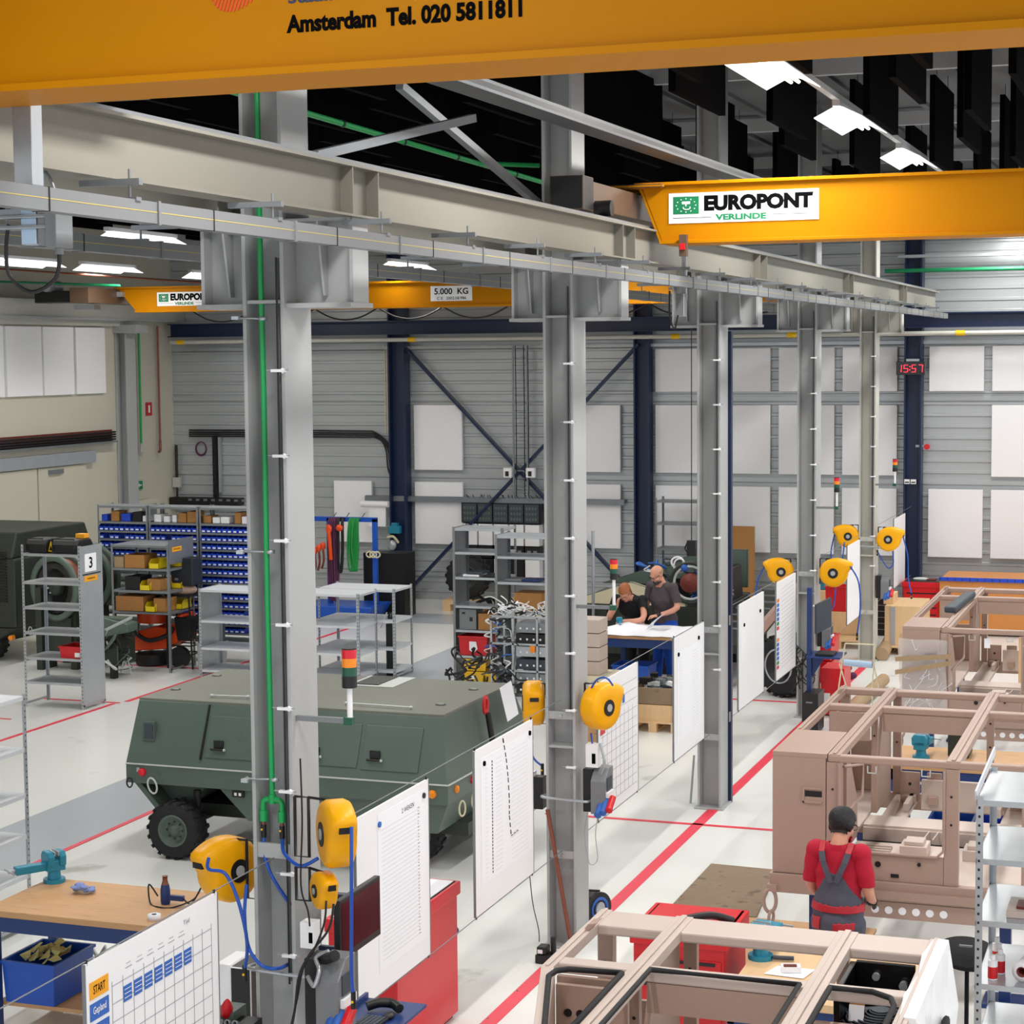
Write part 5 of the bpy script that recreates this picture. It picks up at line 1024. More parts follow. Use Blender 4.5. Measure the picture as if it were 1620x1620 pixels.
# wired machine
t = T('wiring_cabinet', 'open equipment cabinet with many cables left of the second column', 'cabinet', (-8.3, 23.6, 0)); m = MB(t); m.m('galv')
for x in (-8.58, -8.28, -7.95, -7.7):
    m.bar((x, 23.4, 0), (x, 23.4, 1.3), .025); m.bar((x, 23.9, 0), (x, 23.9, 1.3), .025)
for z in (.25, .6, .95, 1.3): m.bar((-8.6, 23.4, z), (-7.7, 23.4, z), .025); m.bar((-8.6, 23.9, z), (-7.7, 23.9, z), .025)
m.build('frame', parent=t)
for i, (z, h, mm) in enumerate(((.3, .12, 'black'), (.45, .12, 'galv_dark'), (.62, .13, 'slate'), (.79, .13, 'galv'), (.96, .12, 'black'), (1.1, .12, 'galv_dark'))):
    m = MB(t); m.m(mm).box(-8.25, -7.72, 23.42, 23.85, z, z+h); m.m('white')
    for k in range(5): m.box(-8.2+k*.09, -8.17+k*.09, 23.415, 23.42, z+.04, z+.07)
    m.build('rack_module', parent=t, bev=.004)
m = MB(t); m.m('orange_lamp').box(-8.05, -7.98, 23.39, 23.42, .85, .95); m.build('warning_label', parent=t)
def tangle(n, xa, xb, ya, yb, za, zb_, cols, r=(.006, .014), sp=.2):
    m = MB(t)
    for k in range(n):
        m.m(rnd.choice(cols)); p = V((rnd.uniform(xa, xb), rnd.uniform(ya, yb), rnd.uniform(za, zb_))); pts = [p]
        for _ in range(3): p = p+V((rnd.uniform(-sp, sp), rnd.uniform(-sp/2, sp/2), rnd.uniform(-sp*.6, sp*.6))); p.z = max(p.z, .03); pts.append(p)
        m.curve(pts, rnd.uniform(*r), 6, 4)
    return m
tangle(60, -8.55, -7.8, 23.4, 23.8, 1.28, 1.42, ['plastic_white', 'plastic_white', 'black', 'worn'], sp=.11).build('white_cables', parent=t, kind='stuff')
tangle(22, -8.6, -8.35, 23.3, 23.5, .7, 1.25, ['plastic_white', 'black', 'worn', 'ink_blue'], sp=.1).build('side_cables', parent=t, kind='stuff')
tangle(46, -9.0, -8.4, 23.2, 23.6, .3, .75, ['black', 'black', 'rubber', 'slate'], (.01, .018), .17).build('black_cables', parent=t, kind='stuff')
# ---------------------------------------------------------------- equipment on the column row
def reel(lab, px, py, y, n, tdir, R=.165, W=.17, hoses=(), bracket=None, cord='hose_blue', tilt=0):
    c = at(px, py, y=y); n = V((n[0], n[1], 0)).normalized(); tt = V((0, 0, 1)).cross(n)
    if tt.dot(V((tdir[0], tdir[1], 0))) < 0: tt = -tt
    X = MX(((tt.x, n.x, 0, c.x), (tt.y, n.y, 0, c.y), (0, 0, 1, c.z), (0, 0, 0, 1)))
    t = T('hose_reel', lab, 'reel', (c.x, c.y, c.z-R)); s = R/.165
    m = MB(t); m.X = X; m.m('reel')
    # rounded drum with a nose: outline in the (t,z) plane, lofted across the width
    def outline(k, g):
        pts = []
        for i in range(40):
            q = 2*pi*i/40; r = R*k
            x, z = r*cos(q), r*sin(q)
            if .05 < q < 1.75:
                f = max(0, 1-abs(q-.55)/.55) if q < .55 else max(0, 1-(q-.55)/1.2)
                x += f*.085*s*g; z += f*.02*s*g
            pts.append((x, z))
        return pts
    hw = W/2
    rings = [[V((x, yy, z)) for x, z in outline(k, g)] for yy, k, g in ((-hw, .5, 0), (-hw, .80, .3), (-hw*.86, .93, .7), (-hw*.55, 1, 1), (hw*.55, 1, 1), (hw*.86, .93, .7), (hw, .80, .3), (hw, .5, 0))]
    m.loft(rings); m.build('housing', parent=t)
    m = MB(t); m.X = X; m.m('black').cyl((0, -hw-.004, 0), (0, hw+.006, 0), R*.36, n=24); m.m('steel_grey').cyl((0, hw+.006, 0), (0, hw+.01, 0), R*.17, n=18); m.build('hub', parent=t)
    m = MB(t); m.X = X; m.m('black').cb((R*1.2, 0, R*.42), .03, W*.42, .05*s); m.build('hose_outlet', parent=t)
    m = MB(t); m.X = X; m.m('reel')
    for k in range(5): q = 2.2+k*.8; m.cyl((R*.88*cos(q), hw*.85, R*.88*sin(q)), (R*.88*cos(q), hw*.95, R*.88*sin(q)), .008, n=6)
    m.build('screw', parent=t) if False else None
    if bracket:
        m = MB(t); m.m('black'); a, b = V(bracket[0]), V(bracket[1])
        d = V((b.x-a.x, b.y-a.y, 0)); m.tube([V((a.x, a.y, c.z+R*.95)), V((b.x, b.y, c.z+R*.95)), V((b.x, b.y, c.z-R*.85)), V((a.x, a.y, c.z-R*.85)), V((a.x, a.y, c.z+R*.95))], .009, 6, cap=False)
        m.tube([V((b.x, b.y, c.z+R*.95)), V((c.x, c.y, c.z+R*.95))], .008, 6); m.build('bracket', parent=t)
    for pts, r, mm in hoses:
        m = MB(t); m.m(mm); P = [at(*p[:2], y=p[2]) for p in pts]; m.curve(P, r, 8, 6)
        if mm == 'hose_blue' and len(p) and r > .008:
            e = P[-1]; m.m('black').cyl(e+V((0, 0, .02)), e-V((0, 0, .07)), .014, n=8); m.m('yellow').cyl(e-V((0, .014, .03)), e-V((0, .018, .03)), .008, n=6)
        m.build('hose', parent=t)
    return t
y = 9.2
reel('large yellow hose reel on the right of the nearest column', 532, 1318, 9.16, (-.8, -.6), (.6, -.8), .18, .16, hoses=[([(556, 1308, 8.95), (556, 1360, 8.93), (556, 1450, 8.93), (556, 1540, 8.95), (559, 1575, 8.95)], .010, 'hose_blue')], bracket=((-4.5, 9.2), (-4.42, 9.2)))
reel('large yellow hose reel on the left of the nearest column', 362, 1374, 9.36, (1, -.35), (-.45, -1), .18, .17, hoses=[([(330, 1358, 9.1), (330, 1375, 9.05), (356, 1382, 9.05), (375, 1420, 9.05), (388, 1470, 9.05), (391, 1505, 9.1), (387, 1532, 9.15)], .010, 'hose_blue'), ([(390, 1400, 9.2), (387, 1450, 9.12), (394, 1500, 9.1), (415, 1528, 9.1), (440, 1532, 9.12), (457, 1525, 9.3)], .010, 'bright_blue')], bracket=((-4.8, 9.35), (-4.87, 9.35)))
reel('small yellow cable reel below the large reel on the nearest column', 512, 1408, 9.14, (-.7, -.7), (.7, -.7), .1, .1, hoses=[([(516, 1425, 9.02), (513, 1460, 9.0), (498, 1500, 8.98), (480, 1530, 8.95), (470, 1580, 8.95), (460, 1625, 8.95)], .006, 'black')], bracket=((-4.5, 9.2), (-4.42, 9.2)))
reel('yellow hose reel on the left of the second column', 844, 1112, 14.45, (-.93, -.35), (.3, -.9), .18, .17, hoses=[([(835, 1150, 14.3), (842, 1195, 14.3), (858, 1212, 14.3)], .009, 'hose_blue')], bracket=((-4.8, 14.4), (-4.87, 14.4)))
reel('yellow hose reel on the right of the second column', 950, 1118, 14.35, (.9, -.35), (.3, .9), .18, .17, hoses=[([(932, 1095, 14.3), (945, 1075, 14.25), (960, 1073, 14.25), (970, 1085, 14.25)], .008, 'hose_blue'), ([(935, 1160, 14.3), (938, 1190, 14.25), (933, 1210, 14.25)], .008, 'hose_blue')], bracket=((-4.5, 14.4), (-4.42, 14.4)))
reel('yellow hose reel on the left of the fourth column', 1235, 904, 24.45, (.25, -.97), (-1, 0), .17, .17, hoses=[([(1212, 893, 24.4), (1200, 915, 24.4), (1195, 945, 24.4)], .010, 'hose_blue')], bracket=((-4.8, 24.5), (-4.88, 24.5)))
reel('yellow hose reel on the right of the fourth column', 1319, 906, 24.45, (0.05, -1), (1, 0), .18, .17, hoses=[([(1345, 896, 24.4), (1358, 920, 24.4), (1361, 960, 24.4), (1356, 1004, 24.4)], .010, 'hose_blue'), ([(1322, 930, 24.4), (1318, 960, 24.4), (1304, 973, 24.4)], .009, 'hose_blue')], bracket=((-4.5, 24.5), (-4.42, 24.5)))
reel('yellow hose reel on the left of the farthest column', 1341, 848, 29.2, (.2, -.98), (-1, 0), .17, .17, hoses=[([(1321, 843, 29.2), (1315, 870, 29.2), (1315, 892, 29.2)], .010, 'hose_blue'), ([(1336, 858, 29.1), (1334, 875, 29.1), (1332, 890, 29.1)], .010, 'hose_blue')], bracket=((-4.8, 29.3), (-4.88, 29.3)))
reel('yellow hose reel on the right of the farthest column', 1406, 853, 29.2, (0.02, -1), (1, 0), .18, .17, hoses=[([(1428, 846, 29.2), (1436, 880, 29.2), (1437, 915, 29.2), (1442, 940, 29.1)], .010, 'hose_blue'), ([(1412, 872, 29.2), (1413, 892, 29.2), (1404, 898, 29.2), (1388, 872, 29.2)], .009, 'hose_blue')], bracket=((-4.5, 29.3), (-4.42, 29.3)))
# green pipe on the nearest column
gx = at(415, 600, y=9.28).x; gy = 9.27
gz = at(432, 1270, y=gy).z
t = T('air_pipe', 'green air pipe running down the nearest column and forking above the blue hoses', 'pipe', (gx, gy, gz)); gp = [at(px, py, y=gy) for px, py in ((406, 130), (412, 430), (417, 620), (423, 950), (431, 1265))]
m = MB(t); m.m('green_pipe').tube(gp, .016, 10); m.build('pipe', parent=t)
g = gp[-1]; m = MB(t); m.m('green_pipe'); m.curve([g+V((-.055, 0, -.1)), g+V((-.055, 0, -.02)), g+V((-.03, 0, .0)), g, g+V((.03, 0, 0)), g+V((.055, 0, -.02)), g+V((.055, 0, -.1))], .017, 10, 4)
for s in (-1, 1): m.cyl(g+V((s*.055, 0, -.06)), g+V((s*.055, 0, -.12)), .023, n=12)
m.cyl(g+V((0, 0, -.02)), g+V((0, 0, .03)), .022, n=12); m.build('fork', parent=t, label='green pipe fork with two elbows')
for s in (-1, 1):
    m = MB(t); m.m('copper').cyl(g+V((s*.055, 0, -.12)), g+V((s*.055, 0, -.14)), .012, n=8); m.m('black').cyl(g+V((s*.055, 0, -.14)), g+V((s*.055, 0, -.21)), .015, n=10); m.m('yellow').cyl(g+V((s*.055-.004, -.015, -.165)), g+V((s*.055-.004, -.019, -.165)), .006, n=6); m.build('coupling', parent=t)
m = MB(t); m.m('hose_blue').curve([g+V((-.055, 0, -.21)), g+V((-.05, -.01, -.3)), g+V((.0, -.02, -.42)), at(460, 1432, y=9.3)], .010, 8); m.build('hose', parent=t)
m = MB(t); m.m('hose_blue').curve([g+V((.055, 0, -.21)), at(450, 1350, y=9.2), at(475, 1370, y=9.15), at(503, 1358, y=9.15)], .010, 8); m.build('hose', parent=t)
for px, py in ((412, 504), (424, 873), (431, 1233)):
    p = at(px+4, py, y=gy); m = MB(t); m.m('galv').lathe(p-V((0, 0, .01)), (0, 0, 1), [(.02, 0), (.024, .003), (.024, .017), (.02, .02)], 14); m.tube([p+V((-.02, 0, 0)), V((CX0-.03, p.y-.06, p.z+.005)), V((CX0-.03, p.y-.02, p.z+.005))], .006, 6); m.box(CX0-.03, CX0+.01, p.y-.1, p.y-.08, p.z-.006, p.z+.012); m.build('pipe_clamp', parent=t)
# grey conduits with clips down each column
for i, y0 in enumerate(CY):
    t = T('cable_conduit', 'pair of thin grey conduits with clips on the %s column' % ('nearest', 'second', 'third', 'fourth', 'farthest')[i], 'conduit', (-4.57, y0, .9)); m = MB(t)
    m.m('duct').tube([(-4.585, y0+.04, 1.3 if i == 0 else 1.9), (-4.585, y0+.04, 5.2)], .011, 7); m.m('black').tube([(-4.565, y0-.012, 1.3 if i == 0 else 1.9), (-4.565, y0-.012, 5.2)], .006, 6)
    m.build('conduit', parent=t)
    z = 1.45
    while z < 5:
        m = MB(t); m.m('white').box(-4.6, -4.52, y0-.03, y0-.005, z, z+.015); m.ell((-4.535, y0-.02, z+.008), .012, .012, .016, 8, 5); m.m('galv').tube([(-4.63, y0-.02, z+.01), (-4.5, y0-.02, z+.01)], .004, 5); m.build('clip', parent=t); z += .45
# horizontal tube brackets around columns
for i, y0 in enumerate(CY):
    z = (1.36, 1.2, 0, 0, 1.75)[i]
    if z: m = MB(); m.m('galv').curve([(CX0-.02, y0+.1, z), (CX0-.02, y0-.03, z+.01), (CX1+.0, y0-.04, z), (CX1+.12, y0-.02, z), (CX1+.12, y0+.2, z)], .011, 8); m.build('tube_bracket', label='bent grey tube fixed across the %s column' % ('nearest', 'second', '', '', 'farthest')[i], cat='bracket')
# stack lights on arms
def stack(i, px, pytop, lab, y, arm=True, s=1.0, pole=.33):
    c = at(px, pytop, y=y); r = .036*s; h = .042*s
    t = T('stack_light', lab, 'signal light', (c.x, y, c.z-h*4-pole)); z = c.z
    for mm, k in (('black', .15), ('red_lamp', 1), ('orange_lamp', 1), ('green_lamp', 1), ('black', 1.35)):
        m = MB(t); m.m(mm).cyl((c.x, y, z), (c.x, y, z-h*k), r, n=16); m.build('lamp_segment' if k == 1 else 'cap', parent=t, label={'red_lamp': 'red lamp', 'orange_lamp': 'orange lamp', 'green_lamp': 'dark green lamp'}.get(mm)); z -= h*k
    m = MB(t); m.m('white').cyl((c.x, y, z), (c.x, y, z-pole), .011*s+.003, n=10); m.m('green_lamp').box(c.x-.03, c.x+.02, y-.02, y+.02, z-pole-.02, z-pole+.02); m.m('duct').box(CX1, c.x-.02, y-.012, y+.012, z-pole-.014, z-pole+.014); m.build('pole', parent=t)
c = at(552, 1135, y=9.3)
stack(0, 552, 1025, 'red, orange and green stack light on an arm from the nearest column', 9.3, pole=.18, s=1.12)
stack(1, 971, 884, 'red, orange and green stack light on an arm from the second column', 14.3, s=.85, pole=.22)
stack(3, 1324, 755, 'small stack light on an arm from the fourth column', 24.4, s=1.0, pole=.2)
stack(4, 1416, 726, 'small stack light on an arm from the farthest column', 29.2, s=1.0, pole=.2)
# ---------------------------------------------------------------- hanging whiteboards between the columns
WX = -4.65
def wb(n, ya, yb, z0, z1, lab, deco=None, frame=True):
    t = T('hanging_whiteboard', lab, 'whiteboard', (WX, (ya+yb)/2, z0)); m = MB(t); m.m('white').box(WX-.006, WX+.006, ya, yb, z0, z1); m.build('panel', parent=t)
    m = MB(t); m.m('duct').box(WX-.008, WX+.009, ya-.006, ya, z0, z1); m.build('edge_profile', parent=t); m = MB(t); m.m('duct').box(WX-.008, WX+.009, yb, yb+.006, z0, z1); m.build('edge_profile', parent=t)
    for yy in (ya+.02, yb-.02):
        for zz in (z0-.004, z1+.004): m = MB(t); m.m('black').cyl((WX, yy, zz-.014), (WX, yy, zz+.014), .007, n=6); m.build('wire_clip', parent=t)
    if deco: deco(t)
    return t
XF = WX+.0068
def P(px, py): q = at(px, py, x=XF); return q.y, q.z
def note(m, ya, yb, za, zb_, mt, e=.001): m.m(mt).box(XF, XF+e, ya, yb, za, zb_)
def d1(t):
    m = MB(t); note(m, 7.37, 7.53, 1.80, 1.88, 'yellow_sign', .002); note(m, 7.37, 7.53, 1.70, 1.78, 'ink_blue', .002); note(m, 7.37, 7.53, 1.60, 1.68, 'ink_blue', .002)
    m.m('ink').txt('START', (XF+.003, 7.45, 1.84), .1, .04, right=(0, 1, 0), bold=.01); m.m('white').txt('Gepland', (XF+.003, 7.45, 1.74), .11, .045, right=(0, 1, 0), bold=.01); m.txt('in uitvoering', (XF+.003, 7.45, 1.64), .12, .035, right=(0, 1, 0))
    m.build('name_plate', parent=t, label='orange START plate above blue plates')
    m = MB(t); m.m('ink_grey')
    for k in range(11): yy = 7.56+k*.095; m.box(XF, XF+.0008, yy, yy+.003, .85, 1.83)
    for k in range(12): zz = .87+k*.085; m.box(XF, XF+.0008, 7.56, 8.51, zz, zz+.0025)
    m.build('grid', parent=t)
    m = MB(t); m.m('ink_grey')
    for k in range(6): yy = 7.68+k*.1; m.box(XF, XF+.0008, yy, yy+.06, 1.855+.0*k, 1.858); m.box(XF, XF+.0008, yy+.01, yy+.05, 1.875, 1.877)
    m.txt('Tijd', (XF+.001, 8.26, 1.91), .06, .03, right=(0, 1, 0)); m.build('handwriting', parent=t)
    for k in range(7):
        m = MB(t); yy = 7.66+k*.095; note(m, yy, yy+.072, 1.70+.0*k, 1.775, 'ink_blue', .002); m.m('white')
        for r in range(3): m.box(XF+.002, XF+.0025, yy+.006, yy+.066, 1.716+r*.02, 1.719+r*.02)
        m.build('magnet_card', parent=t)
def d2(t):
    m = MB(t); note(m, 10.62, 11.38, .92, 1.9, 'paper', .0012); m.build('paper_chart', parent=t)
    m = MB(t); m.m('ink_grey')
    for k in range(30):
        zz = .98+k*.028; m.box(XF+.0012, XF+.0015, 10.68, 11.3, zz, zz+.0012)
    for k in range(40): m.box(XF+.0012, XF+.0018, 11.26, 11.26+rnd.uniform(.01, .03), .98+k*.021, .986+k*.021)
    m.m('ink').txt('2 WEKEN', (XF+.002, 11.1, 1.84), .2, .03, right=(0, 1, 0)); m.build('chart_text', parent=t)
    for yy, zz, mm in ((10.64, 1.84, 'ink_blue'), (11.36, 1.86, 'black')): m = MB(t); m.m(mm).cyl((XF, yy, zz), (XF+.012, yy, zz), .018, n=14); m.build('magnet', parent=t)
def d3(t):
    m = MB(t); note(m, 12.42, 13.5, .98, 1.88, 'paper', .0012); m.build('paper_chart', parent=t)
    m = MB(t); m.m('ink_grey')
    for k in range(26): zz = 1.02+k*.032; m.box(XF+.0012, XF+.0015, 12.5, 12.56, zz, zz+.001); m.box(XF+.0012, XF+.0015, 12.72, 12.86, zz, zz+.001); m.box(XF+.0012, XF+.0015, 13.05, 13.42, zz, zz+.0008)
    m.m('ink')
    for k in range(34): m.box(XF+.0012, XF+.002, 12.64, 12.655, 1.02+k*.024, 1.036+k*.024)
    pts = [P(795, 1168), P(800, 1200), P(803, 1230), P(805, 1265), P(805, 1290), P(808, 1322), P(820, 1312)]
    for (a, b), (c_, d) in zip(pts, pts[1:]):
        for f in (0, .35, .7): m.bar((XF+.0016, a+(c_-a)*f, b+(d-b)*f), (XF+.0016, a+(c_-a)*(f+.22), b+(d-b)*(f+.22)), .012, .001)
    m.build('chart_lines', parent=t)
    for yy, zz in ((12.48, 1.84), (13.46, 1.87)): m = MB(t); m.m('ink').cyl((XF, yy, zz), (XF+.012, yy, zz), .018, n=14); m.build('magnet', parent=t)
def d4(t):
    m = MB(t); m.m('ink_grey')
    for k in range(12): m.box(XF, XF+.0008, 15.3, 16.4, .88+k*.085, .883+k*.085)
    for k in range(8): m.box(XF, XF+.0008, 15.35+k*.13, 15.353+k*.13, .88, 1.6)
    m.build('grid', parent=t)
    m = MB(t); m.m('ink_blue')
    for k in range(5): m.box(XF, XF+.002, 15.55+k*.1, 15.61+k*.1, 1.66, 1.73)
    m.box(XF, XF+.002, 15.28, 15.42, 1.12, 1.17); m.box(XF, XF+.002, 15.28, 15.42, 1.03, 1.08); m.m('orange_lamp').box(XF, XF+.002, 15.28, 15.42, 1.20, 1.25); m.m('red').box(XF, XF+.002, 15.28, 15.42, 1.5, 1.55); m.build('magnet_card', parent=t)
def d5(t):
    m = MB(t); note(m, 17.82, 18.75, .95, 1.82, 'paper', .0012); m.m('ink_grey')
    for k in range(26): m.box(XF+.0012, XF+.0015, 17.9, 18.0, 1.0+k*.03, 1.001+k*.03); m.box(XF+.0012, XF+.0015, 18.4, 18.65, 1.0+k*.03, 1.001+k*.03)
    m.build('paper_chart', parent=t)
    for yy, zz in ((17.86, 1.8), (18.66, 1.85)): m = MB(t); m.m('ink').cyl((XF, yy, zz), (XF+.012, yy, zz), .02, n=12); m.build('magnet', parent=t)
def d6(t):
    m = MB(t); note(m, 20.58, 20.85, 1.3, 1.72, 'paper', .0012); m.build('paper_note', parent=t)
    for yy, zz in ((20.72, 1.7), (21.55, 1.75)): m = MB(t); m.m('ink').cyl((XF, yy, zz), (XF+.012, yy, zz), .02, n=12); m.build('magnet', parent=t)
def d7(t):
    m = MB(t)
    for j, z0 in enumerate((1.72, 1.25)):
        for k, mm in enumerate(('orange_lamp', 'ink_blue', 'ink_blue', 'ink_blue', 'ink_blue', 'green', 'red')): m.m(mm).box(XF, XF+.002, 22.5, 22.62, z0-k*.055, z0+.04-k*.055)
    m.m('ink_grey')
    for k in range(20): m.bar((XF+.001, 22.75, .9+k*.05), (XF+.001, 23.5, .93+k*.05), .001, .002)
    m.build('magnet_card', parent=t)
wb(1, 7.34, 8.58, .79, 1.975, 'hanging whiteboard with grid, START plate and blue cards at the bottom left', d1)
wb(2, 10.3, 11.45, .79, 1.95, 'hanging whiteboard with tall paper list behind the black monitor', d2)
wb(3, 12.3, 13.54, .79, 1.96, 'hanging whiteboard with two dashed black lines drawn on its chart', d3)
wb(4, 15.22, 16.44, .79, 1.95, 'hanging whiteboard right of the second column with blue cards and ruled lines', d4)
wb(5, 17.7, 18.9, .79, 1.98, 'hanging whiteboard with a large paper sheet left of the third column', d5)
wb(6, 20.46, 21.76, .79, 1.95, 'hanging whiteboard with a small paper note right of the third column', d6)
wb(7, 22.46, 23.64, .79, 1.96, 'hanging whiteboard with a column of coloured magnets left of the fourth column', d7)
wb(8, 27.4, 28.5, .79, 1.92, 'plain hanging whiteboard left of the farthest column', None)
wb(9, 31.9, 33.2, .79, 1.93, 'plain hanging whiteboard beyond the farthest column', None)
for i, (ya, yb) in enumerate([(5.5, CY[0]), (CY[0]+.33, CY[1]), (CY[1]+.33, CY[2]), (CY[2]+.33, CY[3]), (CY[3]+.33, CY[4]), (CY[4]+.33, 34)]):
    nmz = ('before the nearest column', 'between the first and second columns', 'between the second and third columns', 'between the third and fourth columns', 'between the fourth and farthest columns', 'beyond the farthest column')[i]
    for z, q in ((1.985, 'upper'), (.78, 'lower')): MB().m('duct').tube([(WX, ya, z), (WX, yb, z)], .0035, 5).build('tension_wire', label='%s steel wire holding the whiteboards %s' % (q, nmz), cat='wire')
# ---------------------------------------------------------------- power boxes and computer at the nearest column
def powerbox(lab, px, py, y, s=1.0, plug=True, flip=1):
    c = at(px, py, y=y); t = T('power_box', lab, 'power box', (c.x, y, c.z-.2*s)); m = MB(t); m.m('black').box(c.x-.1*s, c.x-.02*s, y-.06, y+.1, c.z-.2*s, c.z+.14*s); m.build('back_box', parent=t, bev=.004)
    m = MB(t); m.m('duct').prism([(y-.12, c.z-.2*s), (y+.1, c.z-.2*s), (y+.1, c.z+.15*s), (y-.02, c.z+.15*s), (y-.12, c.z+.06*s)], 'x', c.x-.02*s, c.x+.1*s); m.build('housing', parent=t, bev=.006)
    m = MB(t); m.m('slate').box(c.x+.1*s, c.x+.106*s, y-.08, y+.05, c.z-.02, c.z+.08*s); m.m('white').box(c.x+.1*s, c.x+.12*s, y-.1, y+.06, c.z-.07*s, c.z-.03*s); m.build('window', parent=t)
    if plug:
        for dx, mm in ((.06, 'ink_blue'), (.10, 'ink_blue'), (.15, 'red')):
            m = MB(t); q = V((c.x+dx*s, y-.12, c.z-.14*s+(dx-.06)*.5)); m.m(mm).cyl(q+V((0, .04, .03)), q+V((0, -.06, -.04)), .026*s, n=12); m.m(mm).cyl(q+V((0, -.06, -.04)), q+V((0, -.075, -.05)), .03*s, n=12); m.build('socket', parent=t, label='blue socket' if mm == 'ink_blue' else 'red socket')
    return c
powerbox('grey power box with blue and red sockets at the foot of the nearest column', 520, 1560, 9.1, 1.12)
c = at(475, 1520, y=9.0); m = MB(); m.m('black').cyl(at(505, 1520, y=9.1), at(530, 1512, y=9.0), .03, n=12); m.m('galv').curve([at(487, 1545, y=9.0), at(497, 1560, y=8.95), at(505, 1535, y=8.98), at(500, 1515, y=9.05), at(520, 1505, y=9.05)], .012, 7); m.build('plug_cluster', label='black plug with grey cables on top of the power box of the nearest column', cat='plug')
c = at(492, 1478, y=9.15); m = MB(); m.m('white').box(c.x-.05, c.x+.03, 9.12, 9.2, c.z-.07, c.z+.07); m.m('ink').box(c.x+.0, c.x+.025, 9.118, 9.12, c.z-.04, c.z+.02); m.build('junction_box', label='small white junction box below the small reel', cat='box', bev=.004)
MB().m('black').curve([at(475, 1200, y=9.1), at(478, 1300, y=9.1), at(476, 1400, y=9.1), at(487, 1440, y=9.1), at(490, 1465, y=9.12)], .005, 6).build('hanging_cable', label='thin black cord down to the white junction box', cat='cable')
MB().m('black').curve([at(528, 1430, y=9.0), at(520, 1470, y=8.95), at(490, 1510, y=8.92), at(473, 1545, y=8.9), at(466, 1600, y=8.9), at(455, 1660, y=8.9)], .007, 6).build('hanging_cable', label='black cord hanging from the small reel to the floor', cat='cable')
t = T('computer_monitor', 'black computer monitor with dark screen between the nearest reels and the whiteboard', 'monitor', (-4.3, 9.6, 1.4)); m = MB(t)
A, B, Cc, D = [at(*q, x=-4.3) for q in ((536, 1428), (600, 1383), (600, 1476), (536, 1528))]
ya, yb, za, zb_ = A.y, B.y, (D.z+Cc.z)/2, (A.z+B.z)/2
m.m('black').box(-4.33, -4.295, ya, yb, za, zb_); m.build('housing', parent=t, bev=.005); m = MB(t); m.m('screen').box(-4.295, -4.293, ya+.02, yb-.02, za+.04, zb_-.02); m.build('screen', parent=t)
m = MB(t); m.m('navy').box(-4.4, -4.33, 9.45, 9.5, .7, 1.75); m.box(-4.5, -4.33, 9.46, 9.49, 1.4, 1.45); m.build('stand', parent=t, bev=.003)
t = T('keyboard_shelf', 'purple-blue keyboard shelf at the bottom of the view', 'shelf', (-4.25, 9.6, .9)); zz = 1.02
K = [at(*q, z=zz) for q in ((590, 1572), (657, 1573), (560, 1690), (620, 1690))]
m = MB(t); m.m('blue_frame').prism([(-4.42, 9.15), (-4.06, 9.15), (-4.06, 9.95), (-4.42, 9.95)], 'z', zz-.03, zz-.012); m.box(-4.44, -4.42, 9.15, 9.95, zz-.03, zz+.02); m.build('shelf', parent=t, bev=.003)
t = T('keyboard', 'black computer keyboard on the purple-blue shelf', 'keyboard', (-4.25, 9.45, zz-.012)); m = MB(t); X = rotz((-4.24, 9.42, zz-.01), RD(86)); m.X = X; m.m('black').box(-.21, .21, -.07, .07, 0, .018); m.build('base', parent=t, bev=.004)
m = MB(t); m.X = X; m.m('slate')
for r in range(5):
    for k in range(15): m.box(-.2+k*.0267, -.2+k*.0267+.022, -.06+r*.0245, -.06+r*.0245+.02, .018, .024)
m.build('keys', parent=t, kind='stuff')
m = MB(); m.m('black').curve([(-4.33, 9.72, zz+.02), (-4.27, 9.76, zz+.035), (-4.2, 9.78, zz+.03), (-4.14, 9.74, zz+.02)], .028, 8); m.build('handset', label='black handheld scanner at the back of the keyboard shelf', cat='scanner')
m = MB(); m.m('black').ell((-4.17, 9.66, zz+.004), .03, .045, .018); m.build('computer_mouse', label='black computer mouse on the keyboard shelf', cat='mouse')
# red cabinets by the row
def cabinet(lab, x0, x1, y0, y1, h, top='paper', n=4, face='y', mt='red'):
    t = T('tool_cabinet', lab, 'cabinet', ((x0+x1)/2, (y0+y1)/2, 0)); m = MB(t); m.m(mt).box(x0, x1, y0, y1, .04, h); m.m('black').box(x0+.03, x1-.03, y0+.03, y1-.03, 0, .04); m.build('body', parent=t, bev=.006)
    m = MB(t); m.m(mt).box(x0-.02, x1+.02, y0-.02, y1+.02, h-.09, h); m.build('top_tray', parent=t, bev=.006)
    m = MB(t); m.m(top).box(x0+.02, x1-.02, y0+.02, y1-.02, h, h+.006); m.build('top_mat', parent=t)
    for k in range(n):
        m = MB(t); za = .1+k*(h-.25)/n; zb2 = za+(h-.25)/n-.015; m.m(mt).box(x0+.02, x1-.02, y0-.008, y0, za, zb2); d = m.build('drawer', parent=t, bev=.003)
        m = MB(t); m.m('black').box(x0+.06, x1-.06, y0-.016, y0-.008, zb2-.03, zb2-.01); m.build('handle', parent=d)
    return t
cabinet('red tool cabinet behind the hanging whiteboard with the paper list', -5.35, -4.86, 11.4, 12.5, .98, n=0)
m = MB(); m.m('paper').box(-5.2, -4.95, 11.6, 12.2, .988, .992); m.build('paper_sheet', label='white sheets on the red cabinet behind the whiteboard', cat='paper')
